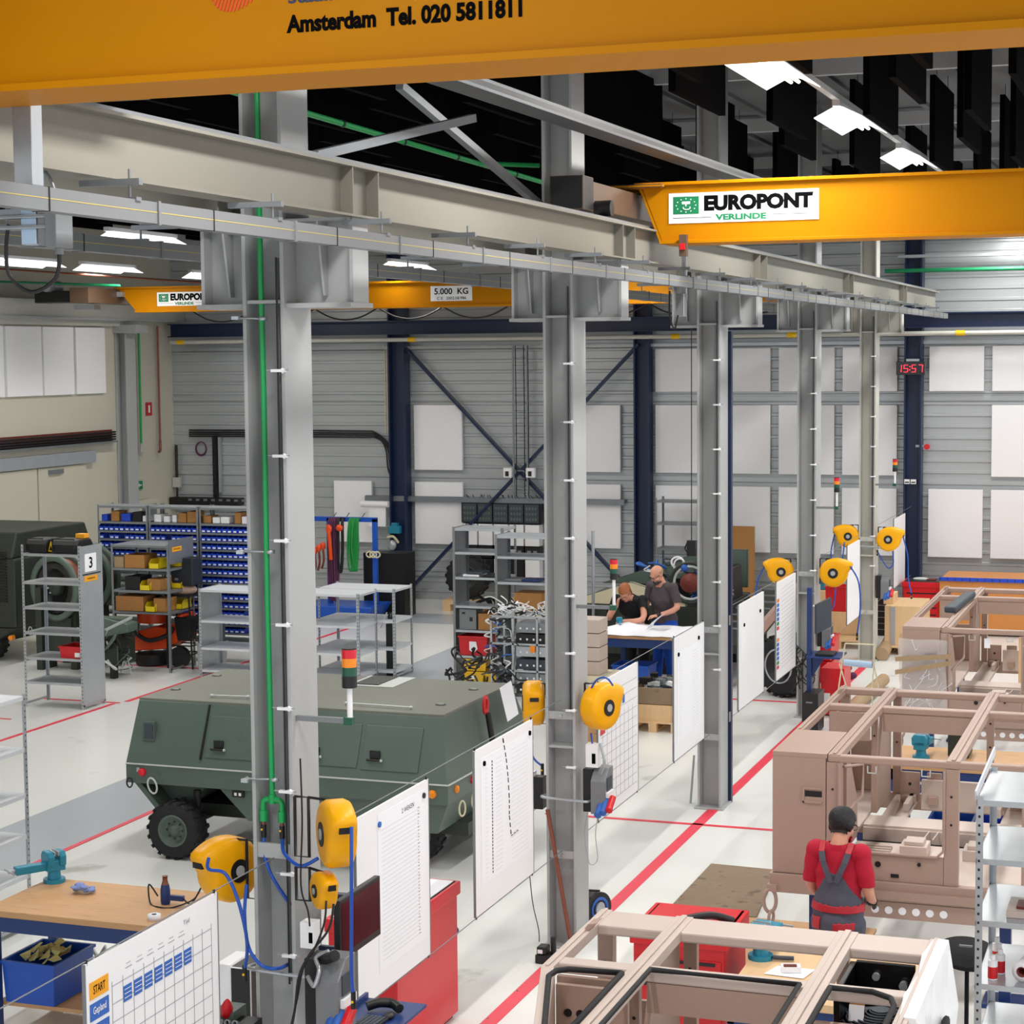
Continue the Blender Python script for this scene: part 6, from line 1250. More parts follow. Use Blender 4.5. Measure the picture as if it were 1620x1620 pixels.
m = MB(); q = at(716, 1473, y=12.62); m.m('blue_frame').ell(q, .045, .05, .04); m.m('galv_dark').tube([q, (q.x-.03, 12.55, q.z-.1)], .01, 6); m.m('galv_dark').tube([(q.x-.03, 12.55, q.z-.1), (q.x-.08, 12.49, q.z-.1)], .01, 6); m.build('round_knob', label='small dark round knob on a stem right of the red cabinet', cat='knob')  # a dark round knob, not a lamp
# white locker and black box by the left reel
t = T('floor_box', 'black and white equipment box standing left of the nearest column', 'box', (-4.98, 9.6, 0)); c = at(385, 1560, y=9.6); m = MB(t); m.m('white').box(c.x-.12, c.x-.03, 9.5, 9.75, c.z-.2, c.z+.15); m.m('black').box(c.x-.03, c.x+.1, 9.5, 9.75, c.z-.2, c.z+.14); m.build('housing', parent=t, bev=.006)
t = T('connector_block', 'dark connector block with red cap and round sockets at the bottom edge', 'connector', (-5.0, 9.0, 1.0)); c = at(378, 1600, y=9.2); m = MB(t); m.m('olive').box(c.x-.1, c.x+.02, 9.1, 9.25, c.z-.1, c.z+.03); m.m('black').box(c.x-.08, c.x+.14, 9.05, 9.2, c.z-.14, c.z-.02)
for k in range(4): m.m('galv_dark').lathe((c.x-.07+k*.045, 9.05, c.z-.01), (0, -1, .3), [(.014, 0), (.018, .03), (.012, .03), (.01, .01)], 12, cap=False)
m.build('housing', parent=t); m = MB(t); m.m('red').lathe((c.x-.02, 9.1, c.z+.05), (.3, -.4, 1), [(.03, -.05), (.035, 0), (.02, .04), (.008, .06)], 14); m.build('red_cap', parent=t)
MB().m('galv_dark').box(-4.9, -4.3, 9.05, 9.3, .02, .06).build('cable_cover', label='flat grey cable cover at the foot of the nearest column', cat='cover')
# second column things
powerbox('grey power box with red and blue plug on the right of the second column', 945, 1243, 14.3, 1.0)
t = T('wall_socket', 'black socket box on the left of the second column', 'socket', (-4.95, 14.3, 1)); c = at(856, 1253, y=14.45); m = MB(t); m.m('black').box(c.x-.05, c.x+.03, 14.4, 14.5, c.z-.13, c.z+.13); m.m('white').box(c.x-.1, c.x-.05, 14.4, 14.5, c.z-.15, c.z+.16); m.build('housing', parent=t, bev=.004)
m = MB(); c = at(938, 1195, y=14.25); m.m('white').box(c.x-.05, c.x+.05, 14.22, 14.3, c.z-.09, c.z+.09); m.m('ink').box(c.x-.0, c.x+.03, 14.218, 14.22, c.z-.06, c.z+.02); m.m('galv').curve([c+V((.06, 0, .1)), c+V((.1, -.02, -.05)), c+V((.06, 0, -.16))], .012, 6); m.build('junction_box', label='small white junction box with looped cable below the reel of the second column', cat='box')
MB().m('copper').cyl((-4.745, 14.18, 1.12), (-4.56, 14.2, .03), .017, n=10).build('broom_handle', label='brown wooden broom handle leaning in the second column', cat='handle')
m = MB(); m.m('galv').curve([at(930, 1285, y=14.3), at(925, 1320, y=14.3), at(932, 1365, y=14.3), at(945, 1360, y=14.3), at(942, 1320, y=14.25), at(946, 1290, y=14.2)], .004, 5); m.build('hanging_cable', label='thin grey cord looping below the power box of the second column', cat='cable')
m = MB(); m.m('black').curve([at(838, 1385, x=-4.66), at(843, 1430, x=-4.68), at(852, 1470, y=13.9), at(853, 1490, y=13.9)], .004, 5); m.build('hanging_cable', label='thin black cord running down to the battery charger', cat='cable')
c = at(868, 1512, z=.05); t = T('battery_charger', 'black cordless tool battery charger at the foot of the second column', 'charger', (c.x, c.y, 0)); m = MB(t); m.m('black').box(c.x-.09, c.x+.09, c.y-.07, c.y+.07, 0, .07); m.box(c.x-.08, c.x+.0, c.y-.06, c.y+.05, .07, .13); m.build('base', parent=t, bev=.01); m = MB(t); m.m('black').cyl((c.x+.04, c.y, .07), (c.x+.04, c.y, .2), .022, n=12); m.m('white').box(c.x-.07, c.x-.03, c.y-.062, c.y-.06, .08, .11); m.build('battery', parent=t)
c = at(944, 1440, z=.12); t = T('cable_reel', 'black and blue cable reel standing right of the second column', 'reel', (c.x, c.y, 0)); m = MB(t); m.m('black').lathe((c.x-.02, c.y, .14), (1, -.5, 0), [(.14, -.06), (.14, -.04), (.1, -.04), (.1, .04), (.14, .04), (.14, .06)], 28); m.m('black').tube([(c.x-.1, c.y, .28), (c.x+.04, c.y-.05, .3)], .01, 6); m.build('drum', parent=t); m = MB(t); m.m('ink_blue').lathe((c.x-.02, c.y, .14), (1, -.5, 0), [(.1, .061), (.1, .066), (.075, .066), (.075, .061)], 24, cap=False); m.m('galv').cyl((c.x+.03, c.y-.025, .14), (c.x+.045, c.y-.03, .14), .06, n=16); m.build('hub', parent=t)
# navy post at third column
t = T('navy_post', 'slim navy post fixed to the right side of the third column', 'post', (-4.5, 19.5, 0)); m = MB(t); m.m('navy').box(-4.58, -4.5, 19.49, 19.56, 0, 4.9); m.build('post', parent=t, bev=.003)
m = MB(t); m.m('galv_dark').box(-4.47, -4.462, 19.25, 19.3, 1.9, 2.0); m.box(-4.47, -4.462, 19.25, 19.3, .9, 1.0); m.build('plate', parent=t)
m = MB(); m.m('galv').tube([at(1098, 1195, x=-4.9), at(1092, 1275, x=-4.9)], .012, 7); m.build('metal_rod', label='thin grey rod standing left of the third column', cat='rod')
# computer at fourth column
t = T('computer_stand', 'navy computer stand with small shelf right of the fourth column', 'stand', (-4.4, 24, 0)); y = 23.6; c = at(1281, 1000, y=y); m = MB(t); m.m('blue_frame').box(c.x-.03, c.x+.03, y-.04, y+.04, .0, 1.78); m.build('post', parent=t, bev=.004)
s_ = at(1305, 1035, y=y); m = MB(t); m.m('blue_frame').box(c.x, c.x+.42, y-.25, y+.25, s_.z-.02, s_.z); m.prism([(c.x+.03, s_.z-.02), (c.x+.2, s_.z-.02), (c.x+.03, s_.z-.3)], 'y', y-.01, y+.01); m.build('shelf', parent=t, bev=.003)
m = MB(); m.m('black').box(c.x+.1, c.x+.32, y-.18, y+.12, s_.z+.001, s_.z+.03); m.build('keyboard', label='black keyboard on the small navy shelf right of the fourth column', cat='keyboard', bev=.004)
A = at(1292, 975, y=y-.1); m = MB(); m.m('slate').prism([(A.x, A.z-.13), (A.x+.12, A.z-.09), (A.x+.12, A.z+.15), (A.x, A.z+.12)], 'y', y-.35, y-.1) if False else m.m('slate').add([A+V((0, 0, -.22)), A+V((.13, .3, -.16)), A+V((.13, .3, .2)), A+V((0, 0, .14)), A+V((-.03, .02, -.22)), A+V((.1, .32, -.16)), A+V((.1, .32, .2)), A+V((-.03, .02, .14))], [(0, 1, 2, 3), (4, 5, 6, 7), (0, 1, 5, 4), (1, 2, 6, 5), (2, 3, 7, 6), (3, 0, 4, 7)]); m.build('computer_monitor', label='dark computer monitor on the navy stand right of the fourth column', cat='monitor')
m = MB(); q = at(1290, 1125, z=.25); m.m('black').box(q.x-.12, q.x+.07, q.y-.2, q.y+.2, 0.02, .5); m.m('duct').box(q.x-.08, q.x+.0, q.y-.202, q.y-.2, .38, .4); m.build('computer_tower', label='black computer tower at the foot of the navy stand', cat='computer', bev=.006)
m = MB(); m.m('black')
q0 = at(1270, 1030, y=24.1)
for k in range(16): p = q0+V((rnd.uniform(-.12, .1), rnd.uniform(-.1, .1), rnd.uniform(-.3, .1))); m.curve([p, p+V((rnd.uniform(-.15, .15), 0, -.15)), p+V((rnd.uniform(-.12, .12), 0, -.3))], .008, 5, 4)
m.tube([q0, (q0.x, q0.y, 0)], .008, 6); m.build('cable_cluster', label='cluster of black cables at the fourth column above the tyre', cat='cable')
powerbox('white socket box with blue and red plugs on the right of the fourth column', 1305, 1000, 24.4, .9)
powerbox('white socket box with red plug on the right of the farthest column', 1397, 925, 29.2, 1.0)
# ---------------------------------------------------------------- centre back: table, crate, chassis, pallets
def pallet(lab, x0, x1, y0, y1, z=0, mt='wood_pale'):
    t = T('wooden_pallet', lab, 'pallet', ((x0+x1)/2, (y0+y1)/2, z)); n = 6; w = (y1-y0)
    for k in range(n): m = MB(t); a = y0+k*w/n; m.m(mt).box(x0, x1, a, a+w/n*.8, z+.11, z+.135); m.build('deck_board', parent=t)
    for xx in (x0, (x0+x1)/2-.05, x1-.1):
        for yy in (y0, (y0+y1)/2-.05, y1-.1): m = MB(t); m.m(mt).box(xx, xx+.1, yy, yy+.1, z+.02, z+.11); m.build('block', parent=t)
        m = MB(t); m.m(mt).box(xx, xx+.1, y0, y1, z, z+.02); m.build('bottom_board', parent=t)
    return t
tb = bench('navy workbench covered with white drawings where two men work', -7.5, -6.42, 24.7, 25.75, .92, th=.04, shelf=.22, ap=.12)
m = MB(); m.m('paper'); pts = []
nx, ny = 10, 8
vs = [V((-7.52+1.14*i/(nx-1)+.04*sin(j*1.3), 24.64+1.08*j/(ny-1), .924+.012*abs(sin(i*1.1+j*.7))+(.05*max(0, 1-abs(i-1)/2.) if j > 3 else 0))) for j in range(ny) for i in range(nx)]
m.add(vs, [(j*nx+i, j*nx+i+1, (j+1)*nx+i+1, (j+1)*nx+i) for j in range(ny-1) for i in range(nx-1)], True)
m.build('drawing_sheet', label='large white drawing sheets spread over the table of the two men', cat='paper')
m = MB(); m.m('paper'); m.loft([[V((-6.98+.2*k/6, 25.15+.1*j, .945+.2*(k/6)**.7)) for j in range(4)] for k in range(7)], cap=False, closed=False); m.build('lifted_page', label='curled drawing page held up by the standing bald man', cat='paper')
crate('blue crate on the lower shelf of the drawing table', -7.35, -6.85, 24.75, 25.2, .23, .28, 'bright_blue')
vice('small blue bench vice on the left end of the drawing table', (-7.45, 25.45, .92), RD(20), s=.6)
# sand-coloured stacked boxes and plank left of the table
for k in range(4): carton('flat sand-grey case right of the second column, %s of the stack' % ('lowest', 'second', 'third', 'topmost')[k], -7.2, -6.72, 22.1, 22.45, .82+k*.17, .16, 'brown_light', 'stacked sand-grey cases', name='storage_case', cat='case')
t = T('packing_table', 'cream packing table under the stacked sand-grey cases', 'table', (-6.9, 22.5, 0)); m = MB(t); m.m('cream_metal').box(-7.3, -6.58, 21.95, 22.6, .76, .815); m.build('tabletop', parent=t, bev=.004)
for xx in (-7.25, -6.65):
    for yy in (22.0, 22.5): m = MB(t); m.m('cream_metal').box(xx, xx+.05, yy, yy+.05, 0, .76); m.build('leg', parent=t)
crate('brown wooden crate of scrap under the packing table', -7.15, -6.7, 22.1, 22.5, .0, .4, 'wood')
# crate with scrap on a pallet
pallet('wooden pallet under the crate of parts beside the drawing table', -6.62, -5.95, 22.9, 23.8)
t = T('pallet_crate', 'wooden collar crate full of scrap parts in front of the drawing table', 'crate', (-6.3, 23.35, .135)); m = MB(t); m.m('wood_pale')
for (a, b, c_, d) in ((-6.6, -5.97, 22.92, 22.95), (-6.6, -5.97, 23.75, 23.78), (-6.6, -6.57, 22.92, 23.78), (-6.0, -5.97, 22.92, 23.78)): m.box(a, b, c_, d, .135, .34); m.m('plywood').box(a, b, c_, d, .35, .55); m.m('wood_pale')
m.build('collar', parent=t); m = MB(t); m.m('galv_dark').box(-6.6, -6.55, 22.905, 22.915, .14, .56); m.box(-6.03, -5.98, 22.905, 22.915, .14, .56); m.build('hinge', parent=t)
m = MB()
for k in range(40): m.m(rnd.choice(['black', 'slate', 'worn', 'white', 'rust', 'galv_dark'])); m.cb((rnd.uniform(-6.5, -6.07), rnd.uniform(23.0, 23.7), rnd.uniform(.4, .6)), rnd.uniform(.04, .16), rnd.uniform(.04, .14), rnd.uniform(.03, .08), rnd.uniform(0, 3))
m.build('scrap_parts', label='mixed scrap parts filling the wooden collar crate', cat='scrap', kind='stuff')
# track chassis behind the men
t = T('vehicle_chassis', 'dark vehicle chassis with red wheel drum behind the two men', 'vehicle', (-7.0, 28, 0)); m = MB(t); m.m('olive_dark').box(-8.7, -6.4, 27.0, 29.0, .3, 1.02); m.m('rubber').box(-8.5, -6.5, 27.15, 27.5, 0, .3); m.box(-8.5, -6.5, 28.5, 28.85, 0, .3); m.m('cream_metal').prism([(-8.8, 1.02), (-6.9, 1.02), (-6.9, 1.12), (-7.7, 1.36), (-7.75, 1.36)], 'y', 27.0, 27.06); m.m('olive').prism([(-8.75, 1.1), (-7.0, 1.68), (-6.42, 1.68), (-6.42, 1.1)], 'y', 28.9, 29.0); m.m('black').prism([(-8.0, 1.02), (-7.0, 1.45), (-6.45, 1.5), (-6.42, 1.02)], 'y', 27.4, 28.6)
m.build('hull', parent=t, bev=.01)
c = at(1092, 922, y=27.0); m = MB(t); m.m('olive_dark').lathe(c, (0, -1, 0), [(.31, -.1), (.31, .03), (.27, .03), (.27, -.02)], 30, cap=False); m.m('rust').lathe(c, (0, -1, 0), [(.14, -.05), (.14, .05), (.11, .07), (.04, .09)], 28); m.m('worn').lathe(c, (0, -1, 0), [(.26, .0), (.24, .03), (.22, .0)], 28, cap=False); m.build('wheel_drum', parent=t, label='rusty red wheel drum')
m = MB(t)
for k in range(26): m.m(rnd.choice(['black', 'galv_dark', 'plastic_white', 'slate', 'ink_blue'])); p = V((rnd.uniform(-7.6, -6.4), rnd.uniform(27.1, 27.6), rnd.uniform(1.05, 1.7))); m.curve([p]+[p+V((rnd.uniform(-.2, .2), rnd.uniform(-.05, .1), rnd.uniform(-.12, .12))) for _ in range(3)], rnd.uniform(.008, .022), 6, 4)
m.build('hose', parent=t, kind='stuff')
m = MB(t); m.m('red').cyl((-8.45, 26.99, .9), (-8.45, 26.95, .9), .06, n=14); m.build('marker_lamp', parent=t)
m = MB(); m.m('plastic_white'); ring(m, at(1072, 890, y=27.1), .09, .08, .016, (0, -1, .2)); ring(m, at(1075, 895, y=27.08), .08, .1, .014, (.3, -1, 0)); m.build('hose_coil', label='white hose coil on top of the dark chassis', cat='hose')
m = MB(); m.m('ink_blue').ell(at(1083, 898, y=27.0), .06, .05, .06); m.build('blue_cap', label='round blue cap beside the white hose coil', cat='cap')
t = T('suspended_hook', 'black hoist control hanging on a thin cable left of the third column', 'hoist', (-6.9, 26.9, 1.7)); a = at(1094, 520, y=26.9); b = at(1094, 855, y=26.9); m = MB(t); m.m('black').tube([a+V((0, 0, .9)), b], .008, 6); m.build('cable', parent=t); m = MB(t); m.m('black').box(b.x-.06, b.x+.07, 26.85, 26.95, b.z-.22, b.z); m.tube([b+V((-.05, 0, 0)), b+V((-.1, 0, -.12)), b+V((-.06, 0, -.18))], .012, 6); m.build('control_unit', parent=t, bev=.01)
m = MB(); p = at(938, 840, y=26); m.m('galv').tube([p, (p.x, 26, 0)], .025, 6); m.build('upright_pole', label='thin grey upright pole right of the second column', cat='pole')
rack('light open rack against the back wall left of the third column', -9.1, -8.3, 33.4, 33.9, 2.1, [.3, .75, 1.2, 1.65, 2.05], mt='duct', shelf='duct', holes=False)
c = at(1174, 880, y=33.6); carton('brown cardboard sheet leaning at the back wall right of the third column', c.x-.25, c.x+.2, 33.6, 33.75, .0, 1.6, 'card', name='cardboard_sheet', cat='cardboard')
# trailer bed with black grid
t = T('flatbed_frame', 'dark sloping metal frame with grid right of the third column', 'frame', (-5.9, 29, 0)); A, B = at(1165, 1010, y=25.5), at(1215, 935, y=29.5)
m = MB(t); m.m('brown').prism([(26.2, .62), (29.5, 1.0), (29.5, 1.15), (26.2, .78)], 'x', -5.80, -5.74); m.m('olive_dark').prism([(26.2, .5), (29.5, .9), (29.5, 1.0), (26.2, .62)], 'x', -6.3, -5.8); m.build('side_rail', parent=t)
m = MB(t); m.m('galv_dark')
for k in range(8): y = 26.3+k*.4; m.bar((-6.28, y, .84+k*.045), (-5.78, y, .84+k*.045), .03, .02)
m.build('grid', parent=t)
for yy in (26.5, 29.2): m = MB(t); m.m('olive_dark').box(-6.3, -6.2, yy, yy+.1, 0, .6); m.build('leg', parent=t)
# tyre
t = T('loose_tyre', 'large loose tyre standing on the floor left of the fourth column', 'tyre', (-5.15, 25.75, 0)); wheel(t, (-5.2, 25.9, .43), (-.55, -1, 0), .42, .36, 'black', lugs=22); m = MB(t); m.m('galv').lathe((-5.2, 25.9, .43), (-.55, -1, 0), [(.24, .17), (.24, .2), (.22, .2), (.22, .17)], 30, cap=False); m.build('rim_ring', parent=t)  # hub coloured black for the shade in the tyre's hollow
# pallets by fourth/fifth column
pallet('empty wooden pallet left of the farthest column', -5.7, -4.85, 30.3, 31.5, 0)
m = MB(); m.m('wood_pale').box(-5.65, -4.9, 30.9, 31.4, .136, .5); m.build('wooden_box', label='pale wooden box on the pallet left of the farthest column', cat='box', bev=.004)
crate('red crate on the pale wooden box left of the farthest column', -5.6, -4.98, 30.95, 31.35, .505, .4, 'red')
pallet('wooden pallet right of the farthest column', -4.5, -4.0+.1, 29.9, 31.2, 0)
m = MB(); m.m('wood_pale').box(-4.5, -3.95, 30.0, 31.1, .136, .75); m.m('galv').box(-4.42, -4.33, 29.99, 30.0, .14, .74); m.m('wood_pale').box(-4.55, -4.4, 30.2, 30.7, .75, .9); m.build('wooden_box', label='tall pale wooden crate with metal hinge right of the farthest column', cat='box', bev=.004)
c = at(1282, 985, y=33.2); crate('small light-blue crate on the cartons at the back wall', -5.95+.1, -5.55, 31.8, 32.1, .75, .16, 'cyan_vice')
carton('brown carton under the light-blue crate', -5.95, -5.4, 31.7, 32.2, .0, .74, 'wood_pale')
t = cabinet('red tool cabinet on wheels at the back beside the clock column', -4.56, -3.95, 32.4, 33.0, .85, top='black', n=5)
m = MB(); m.m('worn').ell((-4.3, 32.7, .87), .14, .06, .03); m.m('rust').box(-4.2, -4.05, 32.6, 32.7, .858, .88); m.build('tool_pile', label='small pile of tools on the back red cabinet', cat='tools')
m = MB(); m.m('black').box(-5.0, -4.65, 31.9, 32.4, .0, .62); m.m('duct')
for k in range(5): m.box(-4.95, -4.7, 31.895, 31.9, .1+k*.1, .11+k*.1)
m.build('dark_drawer_unit', label='black drawer unit left of the back red cabinet', cat='cabinet')
t = T('storage_bin', 'orange panel bench with blue edging at the back wall behind the cabs', 'bench', (-2.5, 32.5, 0)); m = MB(t); m.m('orange_wood').box(-3.95, 2.0, 32.3, 33.6, .04, .92); m.build('body', parent=t, bev=.006); m = MB(t); m.m('bin_blue').box(-3.95, 2.0, 32.26, 32.3, .9, .96); m.m('navy')
for k in range(50): m.box(-3.94+k*.12, -3.93+k*.12, 32.255, 32.26, .9, .96)
m.build('edging', parent=t)
# red bins between fourth column and cab
pallet('wooden pallet with red crates right of the fourth column', -5.05, -4.62, 26.2, 27.0)
crate('red crate on the pallet right of the fourth column, lower one', -5.0, -4.66, 26.25, 26.9, .14, .3, 'red'); crate('red crate on the pallet right of the fourth column, upper one', -5.0, -4.66, 26.25, 26.9, .45, .3, 'red')
m = MB(); m.m('red').box(-4.5, -4.2, 24.6, 25.1, 0.02, .62); m.m('white').box(-4.48, -4.38, 24.595, 24.6, .1, .3); m.build('red_cabinet', label='small red cabinet under the keyboard shelf of the fourth column', cat='cabinet', bev=.008)
# rolls of wrapped material on the floor
MB().m('roll_tan').cyl(at(1325, 1140, z=.1), at(1398, 1075, z=.1), .085, n=16).build('wrapped_roll', label='long tan wrapped roll lying between the middle cab and the fourth column', cat='roll')
MB().m('roll_tan').cyl(at(1395, 1035, z=.1), at(1408, 1012, z=.1), .1, n=16).build('wrapped_roll', label='short tan wrapped roll lying right of the farthest column', cat='roll')
m = MB()
q0 = at(1345, 1068, z=.2)
for k in range(9): m.m(('purple', 'black', 'roll_tan')[k % 3]).ell(q0+V((rnd.uniform(-.12, .12), rnd.uniform(-.1, .1), rnd.uniform(-.1, .1))), .06, .05, .05, 8, 6)
m.build('rag_bundle', label='dark bundle of rags on the tan roll', cat='rag')
# white frame with foam roll
t = T('foam_trestle', 'thin white trestle with a light-blue foam roll above the middle cab', 'trestle', (-3.9, 22, 0)); y = 20.5
A = at(1335, 1048, y=y); B = at(1380, 1052, y=y); m = MB(t); m.m('foam_blue').cyl(A, B, .035, n=14); m.build('foam_roll', parent=t)
m = MB(t); m.m('cream_metal')
for q in ((1335, 1020), (1385, 1022)):
    p = at(*q, y=y); 
m.tube([at(1337, 1018, y=y), at(1385, 1020, y=y)], .008, 6)
for (a, b) in (((1337, 1018), (1325, 1100)), ((1328, 1050), (1340, 1090)), ((1385, 1020), (1380, 1085)), ((1382, 1050), (1390, 1088))): m.tube([at(*a, y=y), at(*b, y=y)], .008, 6)
p = at(1325, 1100, y=y); m.tube([p, V((p.x, y, 0))], .008, 6); p = at(1380, 1085, y=y); m.tube([p, V((p.x, y, 0))], .008, 6); m.build('frame', parent=t)
# plywood sheets, drum, benches in the right bay
m = MB(); A = [at(*q, z=0) for q in ((1125, 1370), (1230, 1380), (1196, 1455), (1057, 1442))]; m.m('plywood').prism([(p.x, p.y) for p in A], 'z', .002, .024); m.build('plywood_sheet', label='worn brown plywood sheet lying on the floor left of the middle cab', cat='board')
m = MB(); m.m('wood').box(-3.55, -2.35, 13.85, 15.35, .026, .05); m.build('plywood_sheet', label='lighter wooden board on the floor under the left end of the middle cab', cat='board')
b = bench('wooden topped navy workbench with vice seen through the middle cab', -2.62, -1.35, 17.9, 18.75, .86, wood='wood')
vice('blue bench vice on the bench behind the middle cab', (at(1457, 1200, z=.86).x, at(1457, 1200, z=.86).y, .86), RD(170), s=1.0)
crate('blue crate on the floor under the bench behind the middle cab', -2.3, -1.9, 18.0, 18.5, .0, .3, 'bright_blue'); crate('dark blue crate on the floor under the same bench', -1.85, -1.5, 18.0, 18.5, .0, .3, 'bin_blue')
m = MB(); m.m('olive_dark').box(-2.15, -1.95, 18.3, 18.6, .862, 1.1); m.build('dark_bag', label='dark folded bag beside the blue vice behind the middle cab', cat='bag', bev=.02)
b = bench('wooden topped navy workbench between the nearest and the middle cab', -2.78, -1.5, 10.95, 12.0, .86) if False else None
t = T('workbench', 'wooden topped navy workbench inside the view between the two nearer cabs', 'workbench', (-2.1, 10.9, 0))
m = MB(t); m.m('wood_pale').box(-2.6, -1.5, 11.05, 12.0, .81, .86); m.build('tabletop', parent=t, bev=.004); m = MB(t); m.m('blue_frame').box(-2.58, -1.52, 11.07, 11.11, .68, .81); m.box(-2.58, -1.52, 11.94, 11.98, .68, .81); m.box(-2.58, -2.54, 11.07, 11.98, .68, .81); m.build('apron', parent=t)
for xx in (-2.58, -1.6):
    for yy in (11.08, 11.9): m = MB(t); m.m('blue_frame').box(xx, xx+.07, yy, yy+.07, 0, .81); m.build('leg', parent=t)
q = at(1203, 1512, z=.88); vice('bright blue bench vice on the bench behind the nearest cab', (q.x, 11.8, .86), RD(170), s=1.0)
m = MB(); q = at(1250, 1538, z=.865); m.m('paper').add([q+V((-.15, -.08, 0)), q+V((.1, -.1, 0)), q+V((.14, .1, 0)), q+V((-.1, .1, 0))], [(0, 1, 2, 3)]); m.build('paper_sheet', label='white paper on the bench behind the nearest cab', cat='paper')
m = MB(); m.m('plastic_white').cb(q+V((0, .02, .02)), .12, .08, .035, .3); m.m('rust').cb(q+V((.0, .0, .042)), .08, .03, .01, .3); m.build('small_tray', label='small clear tray with red screws on the paper', cat='tray')
m = MB(); q = at(1240, 1520, z=.865); m.m('slate').cyl(q+V((-.07, 0, .015)), q+V((.06, .02, .015)), .014, n=10); m.build('hand_tool', label='short grey hand tool lying on the bench near the blue vice', cat='tool')
c2 = cabinet('red tool cabinet with black hose on top seen inside the nearest cab', at(1002, 1500, y=11.6).x, -2.72, 11.6, 12.2, 1.04, top='red', n=5)
m = MB(); m.m('black').curve([(-3.15, 11.62, 1.06), (-3.0, 11.7, 1.1), (-2.85, 11.8, 1.11), (-2.72, 11.85, 1.07)], .025, 8); m.build('rubber_hose', label='thick black rubber hose lying on the red cabinet by the nearest cab', cat='hose')
for k in range(4): m = MB(); m.m('white').box(-3.3+k*.13, -3.21+k*.13, 11.66+k*.03, 11.74+k*.03, 1.047, 1.052); m.build('white_label', label='small white label on the red cabinet by the nearest cab, %s from the left' % ordn(k), cat='label', group='white labels on the red cabinet')
t = T('black_disc', 'large round black lid leaning between the worker and the right rack', 'disc', (-1.3, 12.0, .0)); c = at(1530, 1508, y=12.2); m = MB(t); m.m('rubber_flat').lathe(c, (.08, -.22, 1), [(.19, -.02), (.2, 0), (.19, .012), (0, .014)], 36); m.build('disc', parent=t); m = MB(t); m.m('duct').cb(c+V((0, -.08, .07)), .08, .02, .01); m.build('handle', parent=t); m = MB(t); m.m('rubber_flat').cyl((c.x, c.y, 0), (c.x, c.y, c.z-.02), .014, n=12); m.build('stem', parent=t)
t = T('packing_bench', 'bench with white sheets between the nearest cab and the right rack', 'workbench', (-1.1, 10.3, 0)); m = MB(t); m.m('wood_pale').box(-1.08, -.5, 9.5, 10.6, .81, .86); m.m('white').box(-1.06, -.5, 9.55, 10.5, .861, .866); m.build('tabletop', parent=t)
for yy in (9.55, 10.45): m = MB(t); m.m('blue_frame').box(-1.06, -1.0, yy, yy+.07, 0, .81); m.build('leg', parent=t)
# right rack
R = rack('tall galvanised rack at the right edge with spray cans on its shelf', -1.11, -.2, 10.8, 11.6, 2.22, [2.2, 1.87, 1.52, 1.16, .8, .44, .1], side=None, pw=.04)
m = MB(R); m.m('shelf_white').bar((-1.115, 10.82, 2.22), (-1.08, 11.5, 2.34), .01, .05); m.build('end_strip', parent=R)
q = at(1573, 1505, y=11.0)
for k, (dx, dy, mm, h) in enumerate(((0, 0, 'red_can', .1), (.03, .12, 'red_can', .1), (.0, .25, 'red', .12))):
    t = T('spray_can', 'small red can on the right rack, %s of three' % ('nearest', 'middle', 'farthest')[k], 'can', (-1.02+dx, 10.9+dy, 1.162), 'red cans on the right rack'); m = MB(t); m.m('white').cyl((-1.02+dx, 10.9+dy, 1.162), (-1.02+dx, 10.9+dy, 1.162+h*1.1), .027, n=16); m.m('red').cyl((-1.02+dx, 10.9+dy, 1.17), (-1.02+dx, 10.9+dy, 1.162+h*.75), .0275, n=16); m.build('body', parent=t); m = MB(t); m.m('white').cyl((-1.02+dx, 10.9+dy, 1.162+h*1.1), (-1.02+dx, 10.9+dy, 1.162+h*1.4), .014, n=12); m.build('cap', parent=t)
m = MB(); q = at(1612, 1498, y=10.95); m.m('plastic_white').lathe((q.x+.02, 10.9, 1.162+.055), (0.2, 1, 0), [(.03, 0), (.055, 0), (.055, .25), (.03, .25)], 24, cap=False); m.m('rust').lathe((q.x+.02, 10.9, 1.162+.055), (.2, 1, 0), [(.03, .001), (.022, .001), (.022, .24)], 20, cap=False); m.build('tape_roll', label='white roll with reddish core on the right rack beside the cans', cat='roll')
m = MB(); m.m('brown_light').box(-.95, -.75, 10.9, 11.2, 1.522, 1.56); m.m('rust').box(-.9, -.84, 10.95, 11.1, 1.56, 1.575); m.build('small_tray', label='pale tray with small red parts on the third shelf of the right rack', cat='tray')
# blue-black tube on back cab
m = MB(); m.m('slate').bar(at(1503, 965, z=1.86), at(1535, 940, z=1.86), .13, .07); m.build('padded_beam', label='dark grey padded beam lying on the farthest cab', cat='beam', bev=.02)
m = MB(); q = at(1562, 1010, y=20.35); m.m('plastic_white').tube([q+V((0, 0, .25)), q], .003, 4); m.m('paper').box(q.x-.03, q.x+.03, 20.34, 20.345, q.z-.1, q.z); m.build('paper_tag', label='white paper tag hanging on a string in the farthest cab', cat='tag')
m = MB(); m.m('wood_pale').box(-1.9, -1.2, 23.0, 23.05, .5, 1.35); m.build('cream_panel', label='large cream panel standing in the farthest cab', cat='panel')
